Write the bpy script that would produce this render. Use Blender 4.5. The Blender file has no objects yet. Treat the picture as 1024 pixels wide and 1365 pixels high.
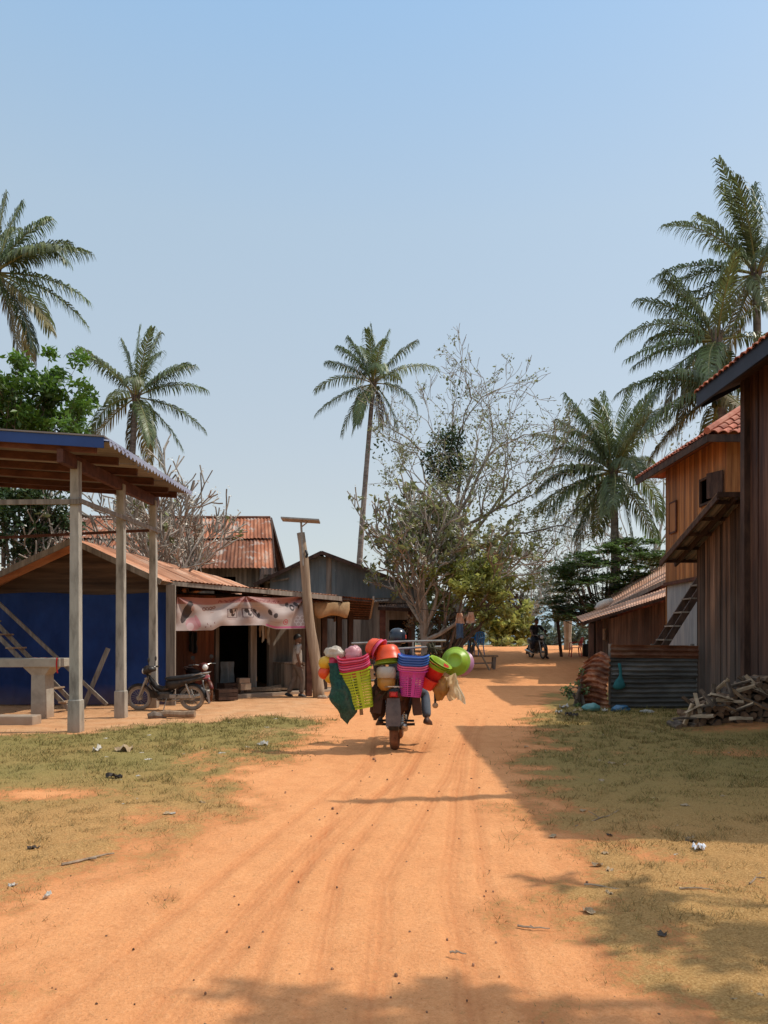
import bpy, math, random
import numpy as np
from mathutils import Vector, Matrix, noise as mnoise
sc = bpy.context.scene
COL = sc.collection
R = random.Random(11)
PI = math.pi
F, HZ, CH = 1025.0, 850.0, 1.6
V = Vector
def at(px, py, Y):
    "pixel of the photograph at depth Y -> point of the place"
    return V(((px-512)*Y/F, Y, CH+(HZ-py)*Y/F))
def sm(a, b, x):
    t = min(1, max(0, (x-a)/(b-a))); return t*t*(3-2*t)
def lerp(a, b, t): return a+(b-a)*t
def hz(x, y):
    "height of the ground"
    z = 1.12*sm(19, 41, y)
    if y > 47: z -= 5*sm(47, 95, y)
    if y > 95: z -= 3*sm(95, 600, y)
    return z

# ------------------------------------------------------------------ mesh builder
class MB:
    def __init__(s): s.v = []; s.f = []; s.var = []; s.mi = []; s.cv = .5; s.cm = 0; s.col = None
    def face(s, idx): s.f.append(tuple(idx)); s.var.append(s.cv); s.mi.append(s.cm)
    def add(s, vs): b = len(s.v); s.v.extend(vs); return b
    def rv(s, a=0., b=1.): s.cv = R.uniform(a, b); return s
    def hexa(s, p):
        "8 points, bottom ring then top ring, counter-clockwise from above"
        b = s.add(p)
        for q in ((3,2,1,0),(4,5,6,7),(0,1,5,4),(1,2,6,5),(2,3,7,6),(3,0,4,7)): s.face([b+i for i in q])
    def box(s, c, d, M=None):
        c = V(c); x, y, z = d[0]/2, d[1]/2, d[2]/2
        p = [V(q) for q in ((-x,-y,-z),(x,-y,-z),(x,y,-z),(-x,y,-z),(-x,-y,z),(x,-y,z),(x,y,z),(-x,y,z))]
        s.hexa([c+(M@q if M else q) for q in p])
    def bbox(s, c, d, bv=.01, M=None):
        "box with chamfered vertical and horizontal edges"
        c = V(c); x, y, z = d[0]/2, d[1]/2, d[2]/2; bv = min(bv, x*.9, y*.9, z*.9)
        def ring(ix, zz):
            a, b = x-ix, y-ix; k = bv
            return [V(q) for q in ((-a+k,-b,zz),(a-k,-b,zz),(a,-b+k,zz),(a,b-k,zz),(a-k,b,zz),(-a+k,b,zz),(-a,b-k,zz),(-a,-b+k,zz))]
        rs = [ring(bv*.7, -z), ring(0, -z+bv), ring(0, z-bv), ring(bv*.7, z)]
        s.loft([[c+(M@q if M else q) for q in r] for r in rs])
    def bar(s, p0, p1, w, h=None, up=V((0,0,1)), w1=None, bv=0):
        p0, p1 = V(p0), V(p1); h = h or w; t = (p1-p0); L = t.length
        if L < 1e-6: return
        t.normalize(); sd = t.cross(up)
        if sd.length < 1e-3: sd = t.cross(V((0,1,0)))
        sd.normalize(); u = sd.cross(t)
        k = (w1/w) if w1 else 1
        def ring(p, k): return [p-sd*w*k/2-u*h*k/2, p+sd*w*k/2-u*h*k/2, p+sd*w*k/2+u*h*k/2, p-sd*w*k/2+u*h*k/2]
        s.loft([ring(p0, 1), ring(p1, k)])
    def loft(s, rings, cap=True, closed=True):
        n = len(rings[0]); b = [s.add(r) for r in rings]
        for i in range(len(rings)-1):
            for j in range(n if closed else n-1):
                k = (j+1) % n; s.face((b[i]+j, b[i]+k, b[i+1]+k, b[i+1]+j))
        if cap and closed:
            s.face([b[0]+j for j in reversed(range(n))]); s.face([b[-1]+j for j in range(n)])
    def tube(s, pts, rad, n=8, cap=True):
        pts = [V(p) for p in pts]; m = len(pts)
        if not hasattr(rad, '__len__'): rad = [rad]*m
        prev = None; rings = []
        for i, p in enumerate(pts):
            t = (pts[min(i+1, m-1)]-pts[max(i-1, 0)])
            if t.length < 1e-9: t = V((0,0,1))
            t.normalize()
            if prev is None:
                a = V((0,0,1)) if abs(t.z) < .9 else V((1,0,0)); sd = t.cross(a).normalized()
            else:
                sd = prev-t*prev.dot(t)
                if sd.length < 1e-6: sd = t.orthogonal()
                sd.normalize()
            prev = sd; u = t.cross(sd)
            rings.append([p+(sd*math.cos(2*PI*j/n)+u*math.sin(2*PI*j/n))*rad[i] for j in range(n)])
        s.loft(rings, cap)
    def lathe(s, prof, n=24, M=None, cap=True, a0=0, a1=2*PI):
        "profile of (radius, height) about local z"
        full = abs(a1-a0-2*PI) < 1e-6
        rings = []
        for r, z in prof:
            ring = [V((max(r, 1e-4)*math.cos(a0+(a1-a0)*j/(n if full else n-1)), max(r, 1e-4)*math.sin(a0+(a1-a0)*j/(n if full else n-1)), z)) for j in range(n)]
            rings.append([M@q for q in ring] if M else ring)
        s.loft(rings, cap and full, full)
    def torus(s, c, ax, Rr, r, n=32, m=8, sq=1):
        c = V(c); ax = V(ax).normalized(); a = ax.orthogonal().normalized(); b = ax.cross(a)
        base = len(s.v)
        for i in range(n):
            d = a*math.cos(2*PI*i/n)+b*math.sin(2*PI*i/n)
            for j in range(m):
                t = 2*PI*j/m; s.v.append(c+d*(Rr+r*math.cos(t))+ax*r*sq*math.sin(t))
        for i in range(n):
            for j in range(m):
                k, l = (i+1) % n, (j+1) % m
                s.face((base+i*m+j, base+k*m+j, base+k*m+l, base+i*m+l))
    def ball(s, c, r, n=14, m=9, M=None):
        c = V(c); r = V(r) if hasattr(r, '__len__') else V((r,r,r))
        rings = []
        for i in range(m+1):
            t = -PI/2+PI*i/m
            ring = []
            for j in range(n):
                a = 2*PI*j/n; q = V((r.x*max(math.cos(t), 1e-3)*math.cos(a), r.y*max(math.cos(t), 1e-3)*math.sin(a), r.z*math.sin(t)))
                ring.append(c+(M@q if M else q))
            rings.append(ring)
        s.loft(rings)
    def grid(s, fn, nu, nv, varfn=None):
        b = len(s.v)
        for j in range(nv+1):
            for i in range(nu+1): s.v.append(V(fn(i/nu, j/nv)))
        for j in range(nv):
            for i in range(nu):
                if varfn: s.cv = varfn((i+.5)/nu, (j+.5)/nv)
                q = b+j*(nu+1)+i; s.face((q, q+1, q+nu+2, q+nu+1))
    def corr(s, A, B, Cc, D, pitch=.076, amp=.012, nv=3, sag=0., sheet=.8, seg=6, vr=(0,1), lift=.006):
        "corrugated sheets; waves across A->B, ridges run A->D; several sheets side by side"
        A, B, Cc, D = V(A), V(B), V(Cc), V(D)
        W = ((B-A).length+(Cc-D).length)/2; N = (B-A).cross(D-A).normalized()
        ns = max(1, round(W/sheet))
        for k in range(ns):
            s.rv(*vr); u0, u1 = k/ns, (k+1)/ns+.02/W
            n = max(4, int(W/ns/pitch*seg)); zo = (k % 2)*lift+R.uniform(-.004, .004); e = R.uniform(-.03, .03)
            def fn(u, v):
                uu = u0+(u1-u0)*u; p = A.lerp(B, uu).lerp(D.lerp(Cc, uu), v*1.0+e*(1-v)*.5)
                return p+N*(amp*math.sin(2*PI*uu*W/pitch)+zo-sag*math.sin(PI*v)+.006*mnoise.noise(p*1.7))
            s.grid(fn, n, nv)
    def tiles(s, A, B, Cc, D, pitch=.22, row=.3, amp=.035, seg=6):
        A, B, Cc, D = V(A), V(B), V(Cc), V(D)
        W = (B-A).length; L = (D-A).length; N = (B-A).cross(D-A).normalized()
        nu = max(1, round(W/pitch)); nv = max(1, round(L/row))
        for j in range(nv):
            for i in range(nu):
                s.rv(); e = R.uniform(-.006, .006)
                def fn(u, v):
                    uu = (i+u)/nu; vv = (j+v*1.06)/nv; p = A.lerp(B, uu).lerp(D.lerp(Cc, uu), vv)
                    w = math.sin(PI*u); return p+N*(amp*w*1.3+.03*(1-v)+e)
                s.grid(fn, seg, 1)
                b = len(s.v)                                  # front edge of the tile
                s.v.extend([A.lerp(B, (i+q/seg)/nu).lerp(D.lerp(Cc, (i+q/seg)/nu), j/nv)+N*(amp*math.sin(PI*q/seg)*1.3+.03+e-.02) for q in range(seg+1)])
                o = b-2*(seg+1)
                for q in range(seg): s.face((o+q, b+q, b+q+1, o+q+1))
    def planks(s, P, U, W, z0, z1, board=.16, th=.022, Nn=None, gap=.003, holes=(), jit=.006, vr=(0,1), ragged=0):
        "vertical boards along U from P; z0/z1 numbers or functions of distance; holes=(s0,s1,za,zb)"
        P, U = V(P), V(U).normalized(); Nn = V(Nn) if Nn else U.cross(V((0,0,1))).normalized()
        f0 = z0 if callable(z0) else (lambda q: z0); f1 = z1 if callable(z1) else (lambda q: z1)
        x = 0.
        while x < W-.01:
            b = min(board*R.uniform(.75, 1.25), W-x)
            if W-x-b < .04: b = W-x
            s.rv(*vr); o = R.uniform(-jit, jit); c = x+b/2; tl = R.uniform(-1, 1)*.004
            cuts = [(za, zb) for (h0, h1, za, zb) in holes if h0 < c < h1]
            lo = [f0(x)-ragged*R.random(), f0(x+b)-ragged*R.random()]; hi = [f1(x), f1(x+b)]
            segs = []; cur = lo
            for za, zb in sorted(cuts):
                if za > min(cur): segs.append((cur, [za, za]))
                cur = [zb, zb]
            if cur[0] < hi[0] or cur[1] < hi[1]: segs.append((cur, hi))
            for l, h in segs:
                a, e = P+U*(x+gap/2)+Nn*o, P+U*(x+b-gap/2)+Nn*(o+tl)
                t = -Nn*th
                q = lambda p, z: V((p.x, p.y, z))
                s.hexa([q(a, l[0]), q(e, l[1]), q(e+t, l[1]), q(a+t, l[0]), q(a, h[0]), q(e, h[1]), q(e+t, h[1]), q(a+t, h[0])])
            x += b
    def build(s, name, m, parent=None, loc=None, smooth=False, local=False):
        "link as ONE object; vertices are in world space unless local"
        off = V((0,0,0))
        if not local:
            if parent is not None: off = ORG[parent.name]
            elif loc is not None: off = V(loc)
        me = bpy.data.meshes.new(name)
        me.from_pydata([(p[0]-off[0], p[1]-off[1], p[2]-off[2]) for p in s.v], [], s.f)
        ms = m if isinstance(m, (list, tuple)) else [m]
        for mm in ms: me.materials.append(mm)
        if len(ms) > 1: me.polygons.foreach_set('material_index', s.mi)
        a = me.attributes.new('var', 'FLOAT', 'FACE'); a.data.foreach_set('value', s.var)
        if smooth: me.polygons.foreach_set('use_smooth', [True]*len(s.f))
        if s.col is not None:
            ca = me.attributes.new('paint', 'FLOAT_COLOR', 'FACE'); ca.data.foreach_set('color', np.asarray(s.col, dtype=np.float32).ravel())
        me.update()
        o = bpy.data.objects.new(name, me); COL.objects.link(o)
        if parent is not None: o.parent = parent; ORG[o.name] = off
        elif loc is not None: o.location = loc; ORG[o.name] = V(loc)
        else: ORG[o.name] = V((0,0,0))
        return o
ORG = {}
def tag(o, label=None, cat=None, group=None, kind=None):
    if label: o['label'] = label
    if cat: o['category'] = cat
    if group: o['group'] = group
    if kind: o['kind'] = kind
    return o
def thing(name, label, cat, loc=(0,0,0), rotz=0., group=None):
    o = bpy.data.objects.new(name, None); COL.objects.link(o); o.location = loc; o.rotation_euler = (0,0,rotz)
    o.empty_display_size = .1; ORG[o.name] = V(loc)
    return tag(o, label, cat, group)
def dup(root, loc=None, rot=None, label=None, group=None, parent=None, scale=None):
    c = root.copy(); COL.objects.link(c)
    if parent is not None: c.parent = parent
    if loc is not None: c.location = loc
    if rot is not None: c.rotation_euler = rot
    if scale is not None: c.scale = scale
    if label: c['label'] = label
    if group: c['group'] = group
    for ch in root.children: dup(ch, parent=c)
    return c
def rotM(x=0, y=0, z=0):
    return Matrix.Rotation(z, 3, 'Z')@Matrix.Rotation(y, 3, 'Y')@Matrix.Rotation(x, 3, 'X')
class XF:
    "rotation then move, usable as M in lathe"
    def __init__(s, loc, M=None): s.l = V(loc); s.M = M or Matrix.Identity(3)
    def __matmul__(s, q): return s.l+s.M@q

# ------------------------------------------------------------------ materials
def srgb(r, g, b): return tuple(((c/255)/12.92 if c/255 <= .04045 else ((c/255+.055)/1.055)**2.4) for c in (r, g, b))
def pmat(name, cols, scale=(4,4,4), rough=.8, bump=.15, metal=0., varamt=.5, detail=5, dist=.0, dirt=None, spec=.3, trans=0., sheen=None, alpha=1., nscale=1., ncontrast=1., speck=None, coord='Object'):
    m = bpy.data.materials.new(name); m.use_nodes = True; nt = m.node_tree; N = nt.nodes; L = nt.links
    bs = N['Principled BSDF']; out = N['Material Output']
    tc = N.new('ShaderNodeTexCoord'); mp = N.new('ShaderNodeMapping'); mp.inputs['Scale'].default_value = scale
    L.new(tc.outputs[coord], mp.inputs['Vector'])
    nz = N.new('ShaderNodeTexNoise'); nz.inputs['Scale'].default_value = nscale; nz.inputs['Detail'].default_value = detail; nz.inputs['Distortion'].default_value = dist
    nz.inputs['Roughness'].default_value = .62
    L.new(mp.outputs[0], nz.inputs['Vector'])
    rp = N.new('ShaderNodeValToRGB'); L.new(nz.outputs['Fac'], rp.inputs[0])
    if not isinstance(cols[0][0], (tuple, list)) and len(cols[0]) == 3: cols = [(.3+.4*i/max(1, len(cols)-1), c) for i, c in enumerate(cols)]
    el = rp.color_ramp.elements
    while len(el) < len(cols): el.new(.5)
    for e, (p, c) in zip(el, cols): e.position = p
    for e, (p, c) in zip(el, cols): e.color = (*c, 1)
    col = rp.outputs[0]
    if varamt:
        atn = N.new('ShaderNodeAttribute'); atn.attribute_name = 'var'
        mr = N.new('ShaderNodeMapRange'); mr.inputs['To Min'].default_value = 1-varamt; mr.inputs['To Max'].default_value = 1+varamt
        L.new(atn.outputs['Fac'], mr.inputs['Value'])
        mx = N.new('ShaderNodeVectorMath'); mx.operation = 'SCALE'; L.new(col, mx.inputs[0]); L.new(mr.outputs[0], mx.inputs['Scale']); col = mx.outputs[0]
    if speck:
        n2 = N.new('ShaderNodeTexNoise'); n2.inputs['Scale'].default_value = speck[1]; n2.inputs['Detail'].default_value = 4
        L.new(tc.outputs[coord], n2.inputs['Vector'])
        r2 = N.new('ShaderNodeMapRange'); r2.inputs['From Min'].default_value = speck[2]; r2.inputs['From Max'].default_value = speck[2]+.12; L.new(n2.outputs['Fac'], r2.inputs['Value'])
        ml = N.new('ShaderNodeMath'); ml.operation = 'MULTIPLY'; ml.inputs[1].default_value = speck[3] if len(speck) > 3 else .8; L.new(r2.outputs[0], ml.inputs[0])
        m2 = N.new('ShaderNodeMix'); m2.data_type = 'RGBA'; L.new(ml.outputs[0], m2.inputs['Factor']); L.new(col, m2.inputs['A']); m2.inputs['B'].default_value = (*speck[0], 1); col = m2.outputs['Result']
    if dirt:                       # (colour, z where full, z where none, strength)
        sx = N.new('ShaderNodeSeparateXYZ'); L.new(tc.outputs['Object'], sx.inputs[0])
        n3 = N.new('ShaderNodeTexNoise'); n3.inputs['Scale'].default_value = 1.7; n3.inputs['Detail'].default_value = 6; L.new(tc.outputs['Object'], n3.inputs['Vector'])
        ad = N.new('ShaderNodeMath'); ad.operation = 'MULTIPLY_ADD'; L.new(n3.outputs['Fac'], ad.inputs[0]); ad.inputs[1].default_value = (dirt[1]-dirt[2])*.9; L.new(sx.outputs['Z'], ad.inputs[2])
        r3 = N.new('ShaderNodeMapRange'); r3.inputs['From Min'].default_value = dirt[1]+(dirt[1]-dirt[2])*.45; r3.inputs['From Max'].default_value = dirt[2]+(dirt[1]-dirt[2])*.45
        r3.inputs['To Min'].default_value = dirt[3]; r3.inputs['To Max'].default_value = 0; L.new(ad.outputs[0], r3.inputs['Value'])
        m3 = N.new('ShaderNodeMix'); m3.data_type = 'RGBA'; L.new(r3.outputs[0], m3.inputs['Factor']); L.new(col, m3.inputs['A']); m3.inputs['B'].default_value = (*dirt[0], 1); col = m3.outputs['Result']
    L.new(col, bs.inputs['Base Color'])
    bs.inputs['Roughness'].default_value = rough; bs.inputs['Metallic'].default_value = metal; bs.inputs['Specular IOR Level'].default_value = spec
    if bump:
        bp = N.new('ShaderNodeBump'); bp.inputs['Strength'].default_value = bump; bp.inputs['Distance'].default_value = .02
        L.new(nz.outputs['Fac'], bp.inputs['Height']); L.new(bp.outputs[0], bs.inputs['Normal'])
    last = bs.outputs[0]
    if trans:
        tr = N.new('ShaderNodeBsdfTranslucent'); L.new(col, tr.inputs['Color'])
        ms = N.new('ShaderNodeMixShader'); ms.inputs[0].default_value = trans; L.new(last, ms.inputs[1]); L.new(tr.outputs[0], ms.inputs[2]); last = ms.outputs[0]
    if alpha < 1:
        tp = N.new('ShaderNodeBsdfTransparent'); ms = N.new('ShaderNodeMixShader'); ms.inputs[0].default_value = alpha
        L.new(tp.outputs[0], ms.inputs[1]); L.new(last, ms.inputs[2]); last = ms.outputs[0]
    L.new(last, out.inputs['Surface'])
    return m
wv = (9, 9, .7)
M = {}
M['plank_brown'] = pmat('brown_boards', [(.035,.02,.013), (.13,.07,.042), (.27,.16,.10)], (13,13,.6), .8, .35, varamt=.75, dirt=((.13,.11,.095), .0, 2.8, .7))
M['plank_dark'] = pmat('dark_red_boards', [(.024,.011,.008), (.075,.033,.021), (.14,.075,.048)], wv, .65, .25, varamt=.5, dirt=((.06,.05,.045), 0, 3.2, .7))
M['plank_gold'] = pmat('golden_boards', [(.20,.065,.018), (.36,.14,.04), (.47,.21,.07)], (11,11,.6), .6, .2, varamt=.4)
M['plank_grey'] = pmat('grey_boards', [(.09,.08,.068), (.2,.175,.145), (.3,.265,.215)], wv, .85, .3, varamt=.45, dirt=((.2,.115,.06), 0, .7, .6))
M['plank_blue'] = pmat('blue_grey_boards', [(.10,.125,.135), (.16,.19,.20), (.23,.245,.25)], (3,3,.5), .8, .2, varamt=.22)
M['plank_red'] = pmat('red_brown_boards', [(.075,.024,.012), (.135,.045,.022), (.19,.075,.035)], wv, .7, .25, varamt=.45, dirt=((.2,.11,.06), 0, .5, .6))
M['plank_gable'] = pmat('brown_gable_boards', [(.05,.03,.02), (.1,.06,.038), (.15,.095,.06)], (.8,8,8), .8, .25, varamt=.4)
M['pale_board'] = pmat('pale_lower_boards', [(.2,.21,.22), (.3,.31,.31), (.38,.37,.35)], (5,5,.6), .85, .2, varamt=.25, dirt=((.2,.12,.08), 0, .7, .6))
M['timber'] = pmat('weathered_timber', [(.13,.105,.085), (.23,.195,.16), (.33,.285,.24)], (14,14,.9), .85, .35, varamt=.25)
M['timber_warm'] = pmat('warm_timber', [(.16,.1,.06), (.27,.18,.115), (.36,.26,.17)], (14,14,.9), .85, .3, varamt=.35)
M['timber_dark'] = pmat('dark_timber', [(.025,.014,.010), (.06,.032,.022), (.1,.055,.036)], (7,7,2), .75, .3, varamt=.4)
M['timber_red'] = pmat('red_timber', [(.05,.018,.012), (.1,.036,.022), (.15,.06,.035)], (3,6,6), .7, .25, varamt=.35)
M['log'] = pmat('round_pole_wood', [(.17,.11,.07), (.3,.22,.15), (.41,.32,.23)], (10,10,.8), .85, .4, varamt=.2)
M['concrete'] = pmat('raw_concrete', [(.25,.22,.18), (.36,.32,.26), (.43,.39,.32)], (3,3,3), .9, .25, varamt=.15, detail=8, dirt=((.34,.19,.1), 0, .35, .65))
M['concrete_post'] = pmat('concrete_post', [(.15,.13,.11), (.35,.32,.27), (.46,.42,.36)], (6,6,1.6), .9, .3, varamt=.2, detail=8, dirt=((.32,.2,.11), 0, .6, .5))
M['rust'] = pmat('rusted_iron_sheet', [(.28,(.10,.035,.018)), (.45,(.25,.085,.04)), (.58,(.34,.135,.07)), (.72,(.36,.27,.21))], (2.6,.7,.7), .75, .15, metal=.0, varamt=.55, detail=9, speck=((.45,.39,.34), 2.2, .56, .8))
M['rust_dark'] = pmat('dark_rusted_sheet', [(.3,(.05,.022,.014)), (.5,(.16,.06,.03)), (.7,(.28,.16,.1))], (1.5,1.5,2.5), .8, .2, varamt=.5, detail=9)
M['roof_orange'] = pmat('orange_sheet_roof', [(.3,(.30,.12,.06)), (.5,(.47,.215,.115)), (.72,(.56,.37,.26))], (1.2,1.2,1.2), .7, .1, varamt=.3, detail=8)
M['zinc_grey'] = pmat('grey_zinc_sheet', [(.3,(.05,.048,.044)), (.5,(.125,.12,.11)), (.64,(.2,.19,.175)), (.74,(.17,.1,.06))], (.7,.7,2.5), .5, .1, metal=.25, varamt=.4, detail=8)
M['zinc_under'] = pmat('roof_sheet_underside', [(.16,.13,.12), (.27,.24,.22)], (1,1,1), .7, .1, varamt=.3)
M['zinc_blue'] = pmat('blue_roof_sheet', [(.32,.34,.48), (.48,.5,.62)], (1,1,1), .5, .1, varamt=.3)
M['blue_fascia'] = pmat('blue_metal_fascia', [(.016,.04,.15), (.026,.068,.23)], (1,1,1), .45, .05, varamt=.15)
M['navy'] = pmat('navy_fascia', [(.010,.012,.025), (.02,.024,.045)], (2,2,2), .55, .1, varamt=.2)
M['tile'] = pmat('red_clay_tile', [(.26,.07,.04), (.42,.13,.075), (.5,.22,.14)], (3,3,3), .75, .2, varamt=.35)
M['tarp_blue'] = pmat('blue_tarpaulin', [(.004,.019,.09), (.008,.032,.145), (.015,.052,.21)], (.8,.8,.5), .6, .1, varamt=.15, spec=.2, dirt=((.16,.1,.07), 0, .5, .6))
M['black'] = pmat('black_plastic', [(.012,.012,.013), (.025,.024,.024)], (8,8,8), .45, .1, varamt=.2)
M['dark'] = pmat('interior_shade_black', [(.008,.007,.006), (.02,.016,.013)], (2,2,2), .9, .1, varamt=.2)  # near-black colour stands in for the shade inside rooms
M['rubber'] = pmat('dusty_rubber', [(.03,.026,.022), (.12,.085,.06)], (9,9,9), .9, .2, varamt=.2)
M['tyre_dust'] = pmat('dust_caked_tyre', [(.2,.15,.11), (.33,.26,.2)], (9,9,9), .9, .2, varamt=.2)
M['tyre_red'] = pmat('red_dust_tyre', [(.09,.04,.022), (.22,.1,.05)], (9,9,9), .9, .2, varamt=.2)
M['chrome'] = pmat('worn_chrome', [(.4,.38,.35), (.6,.57,.52)], (6,6,6), .35, .05, metal=.8, varamt=.1)
M['alu'] = pmat('dull_aluminium', [(.25,.23,.2), (.4,.37,.33)], (9,9,9), .5, .15, metal=.5, varamt=.15)
M['engine'] = pmat('oily_engine', [(.05,.045,.04), (.14,.12,.1)], (12,12,12), .55, .2, metal=.4, varamt=.2)
M['seat'] = pmat('seat_vinyl', [(.014,.014,.016), (.04,.038,.038)], (8,8,8), .5, .15, varamt=.1)
M['red_plastic'] = pmat('red_plastic', [(.45,.02,.02), (.55,.035,.03)], (3,3,3), .35, .03, varamt=.2, spec=.5)
M['bark'] = pmat('bark', [(.07,.05,.038), (.15,.115,.09), (.25,.2,.16)], (9,9,2), .9, .5, varamt=.3)
M['bark_pale'] = pmat('pale_bark', [(.17,.14,.11), (.29,.25,.205), (.4,.36,.31)], (6,6,3), .9, .4, varamt=.3)
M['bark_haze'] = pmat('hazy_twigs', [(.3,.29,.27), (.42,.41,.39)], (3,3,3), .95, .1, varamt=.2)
M['palm_trunk'] = pmat('palm_trunk', [(.12,.095,.085), (.22,.185,.165), (.32,.28,.25)], (2,2,7), .9, .4, varamt=.3)
def leafm(n, a, b, tr=.3, va=.7): return pmat(n, [a, b], (.35,.35,.35), .42, 0, varamt=va, trans=tr, spec=.5, nscale=1.0)
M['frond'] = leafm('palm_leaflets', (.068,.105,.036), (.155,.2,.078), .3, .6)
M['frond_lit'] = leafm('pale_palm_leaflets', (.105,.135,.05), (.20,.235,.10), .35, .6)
M['leaf_mist'] = leafm('misty_leaves', (.13,.17,.12), (.22,.26,.17), .25, .45)
M['roof_peach'] = pmat('sunlit_sheet_roof', [(.3,(.46,.22,.13)), (.5,(.62,.34,.22)), (.72,(.66,.46,.36))], (1.2,1.2,1.2), .7, .1, varamt=.2, detail=8)  # lighter copy of the orange sheet, sunlight put into its colour
M['frond_old'] = leafm('old_palm_leaflets', (.16,.135,.05), (.25,.2,.085), .25, .5)
M['frond_dead'] = leafm('dead_palm_leaflets', (.12,.085,.05), (.2,.15,.1), .15, .5)
M['rachis'] = pmat('frond_midrib', [(.16,.17,.06), (.28,.25,.1)], (2,2,2), .6, .05, varamt=.2)
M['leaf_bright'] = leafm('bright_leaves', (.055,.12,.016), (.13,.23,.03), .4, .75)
M['leaf_dark'] = leafm('dark_leaves', (.022,.048,.014), (.06,.10,.028), .2, .75)
M['leaf_acacia'] = leafm('feathery_leaves', (.075,.135,.04), (.16,.235,.075), .3, .75)
M['leaf_yellow'] = leafm('yellow_green_leaves', (.22,.25,.055), (.38,.38,.11), .5, .7)
M['leaf_pale'] = leafm('pale_olive_leaves', (.14,.16,.055), (.26,.27,.11), .4, .6)
M['leaf_olive'] = leafm('olive_leaves', (.08,.10,.028), (.17,.18,.055), .3, .75)
M['leaf_brown'] = leafm('dry_brown_leaves', (.12,.075,.04), (.24,.17,.1), .2, .7)
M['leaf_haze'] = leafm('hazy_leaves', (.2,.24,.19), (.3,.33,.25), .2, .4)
M['petal'] = leafm('white_petals', (.7,.66,.55), (.8,.78,.7), .2, .2)
M['skin'] = pmat('brown_skin', [(.13,.065,.04), (.18,.09,.055)], (5,5,5), .55, .03, varamt=0)
M['hair'] = pmat('black_hair', [(.008,.007,.006), (.02,.016,.013)], (40,40,6), .5, .3, varamt=.2)
def plas(n, c, rough=.38, tr=.0, va=.12, k=.12): return pmat(n, [tuple(x*(1-k) for x in c), tuple(min(1, x*(1+k)) for x in c)], (5,5,5), rough, .03, varamt=va, spec=.45, trans=tr, speck=((.42,.25,.15), 9, .62, .35))
def cloth(n, c, tr=0.): return pmat(n, [tuple(x*.75 for x in c), tuple(min(1, x*1.15) for x in c)], (7,7,7), .9, .25, varamt=.25, trans=tr)
# ------------------------------------------------------------------ camera, sky, sun
cam = bpy.data.cameras.new('camera'); co = bpy.data.objects.new('camera', cam); COL.objects.link(co); sc.camera = co
co.location = (0, 0, CH); co.rotation_euler = (PI/2, 0, 0)
cam.sensor_fit = 'HORIZONTAL'; cam.sensor_width = 36; cam.lens = 36*F/1024
cam.shift_y = (HZ-682.5)/1024; cam.clip_start = .05; cam.clip_end = 9000
SUN_EL, SUN_AZ = math.radians(53.5), math.radians(8)       # azimuth from +X towards +Y
w = bpy.data.worlds.new('World'); sc.world = w; w.use_nodes = True
nt = w.node_tree; bg = nt.nodes['Background']; sky = nt.nodes.new('ShaderNodeTexSky'); sky.sky_type = 'NISHITA'; sky.sun_disc = False
sky.sun_elevation = SUN_EL; sky.sun_rotation = PI/2-SUN_AZ; sky.air_density = 1.0; sky.dust_density = 2.2; sky.ozone_density = 1.6; sky.altitude = 0
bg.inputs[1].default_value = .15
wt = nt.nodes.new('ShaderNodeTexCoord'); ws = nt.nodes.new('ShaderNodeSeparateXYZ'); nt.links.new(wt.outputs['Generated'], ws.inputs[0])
wr = nt.nodes.new('ShaderNodeValToRGB'); nt.links.new(ws.outputs['Z'], wr.inputs[0])          # dry season haze over the clear sky; unseen top brightened as fill light
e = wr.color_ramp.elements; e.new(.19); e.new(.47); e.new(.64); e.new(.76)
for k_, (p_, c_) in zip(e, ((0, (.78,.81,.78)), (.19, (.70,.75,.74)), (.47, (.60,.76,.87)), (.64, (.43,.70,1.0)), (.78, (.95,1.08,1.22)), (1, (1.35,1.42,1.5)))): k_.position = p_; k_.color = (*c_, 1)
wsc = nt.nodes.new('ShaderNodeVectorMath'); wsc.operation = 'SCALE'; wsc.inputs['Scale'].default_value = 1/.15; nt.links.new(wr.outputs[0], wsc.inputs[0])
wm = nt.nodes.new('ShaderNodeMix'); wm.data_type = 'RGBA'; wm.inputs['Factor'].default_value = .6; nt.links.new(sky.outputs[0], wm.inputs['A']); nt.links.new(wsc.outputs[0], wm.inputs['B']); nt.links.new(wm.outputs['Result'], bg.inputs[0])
sl = bpy.data.lights.new('sun', 'SUN'); so = bpy.data.objects.new('sun', sl); COL.objects.link(so)
sl.energy = 3.35; sl.angle = math.radians(.55); sl.color = (1, .93, .82)
sd = V((math.cos(SUN_EL)*math.cos(SUN_AZ), math.cos(SUN_EL)*math.sin(SUN_AZ), math.sin(SUN_EL)))
so.rotation_euler = sd.to_track_quat('Z', 'Y').to_euler(); so.location = (30, 5, 40)
sc.view_settings.view_transform = 'Standard'; sc.view_settings.look = 'None'; sc.view_settings.exposure = 0; sc.view_settings.gamma = 1
sc.cycles.max_bounces = 6; sc.cycles.transparent_max_bounces = 8

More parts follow.
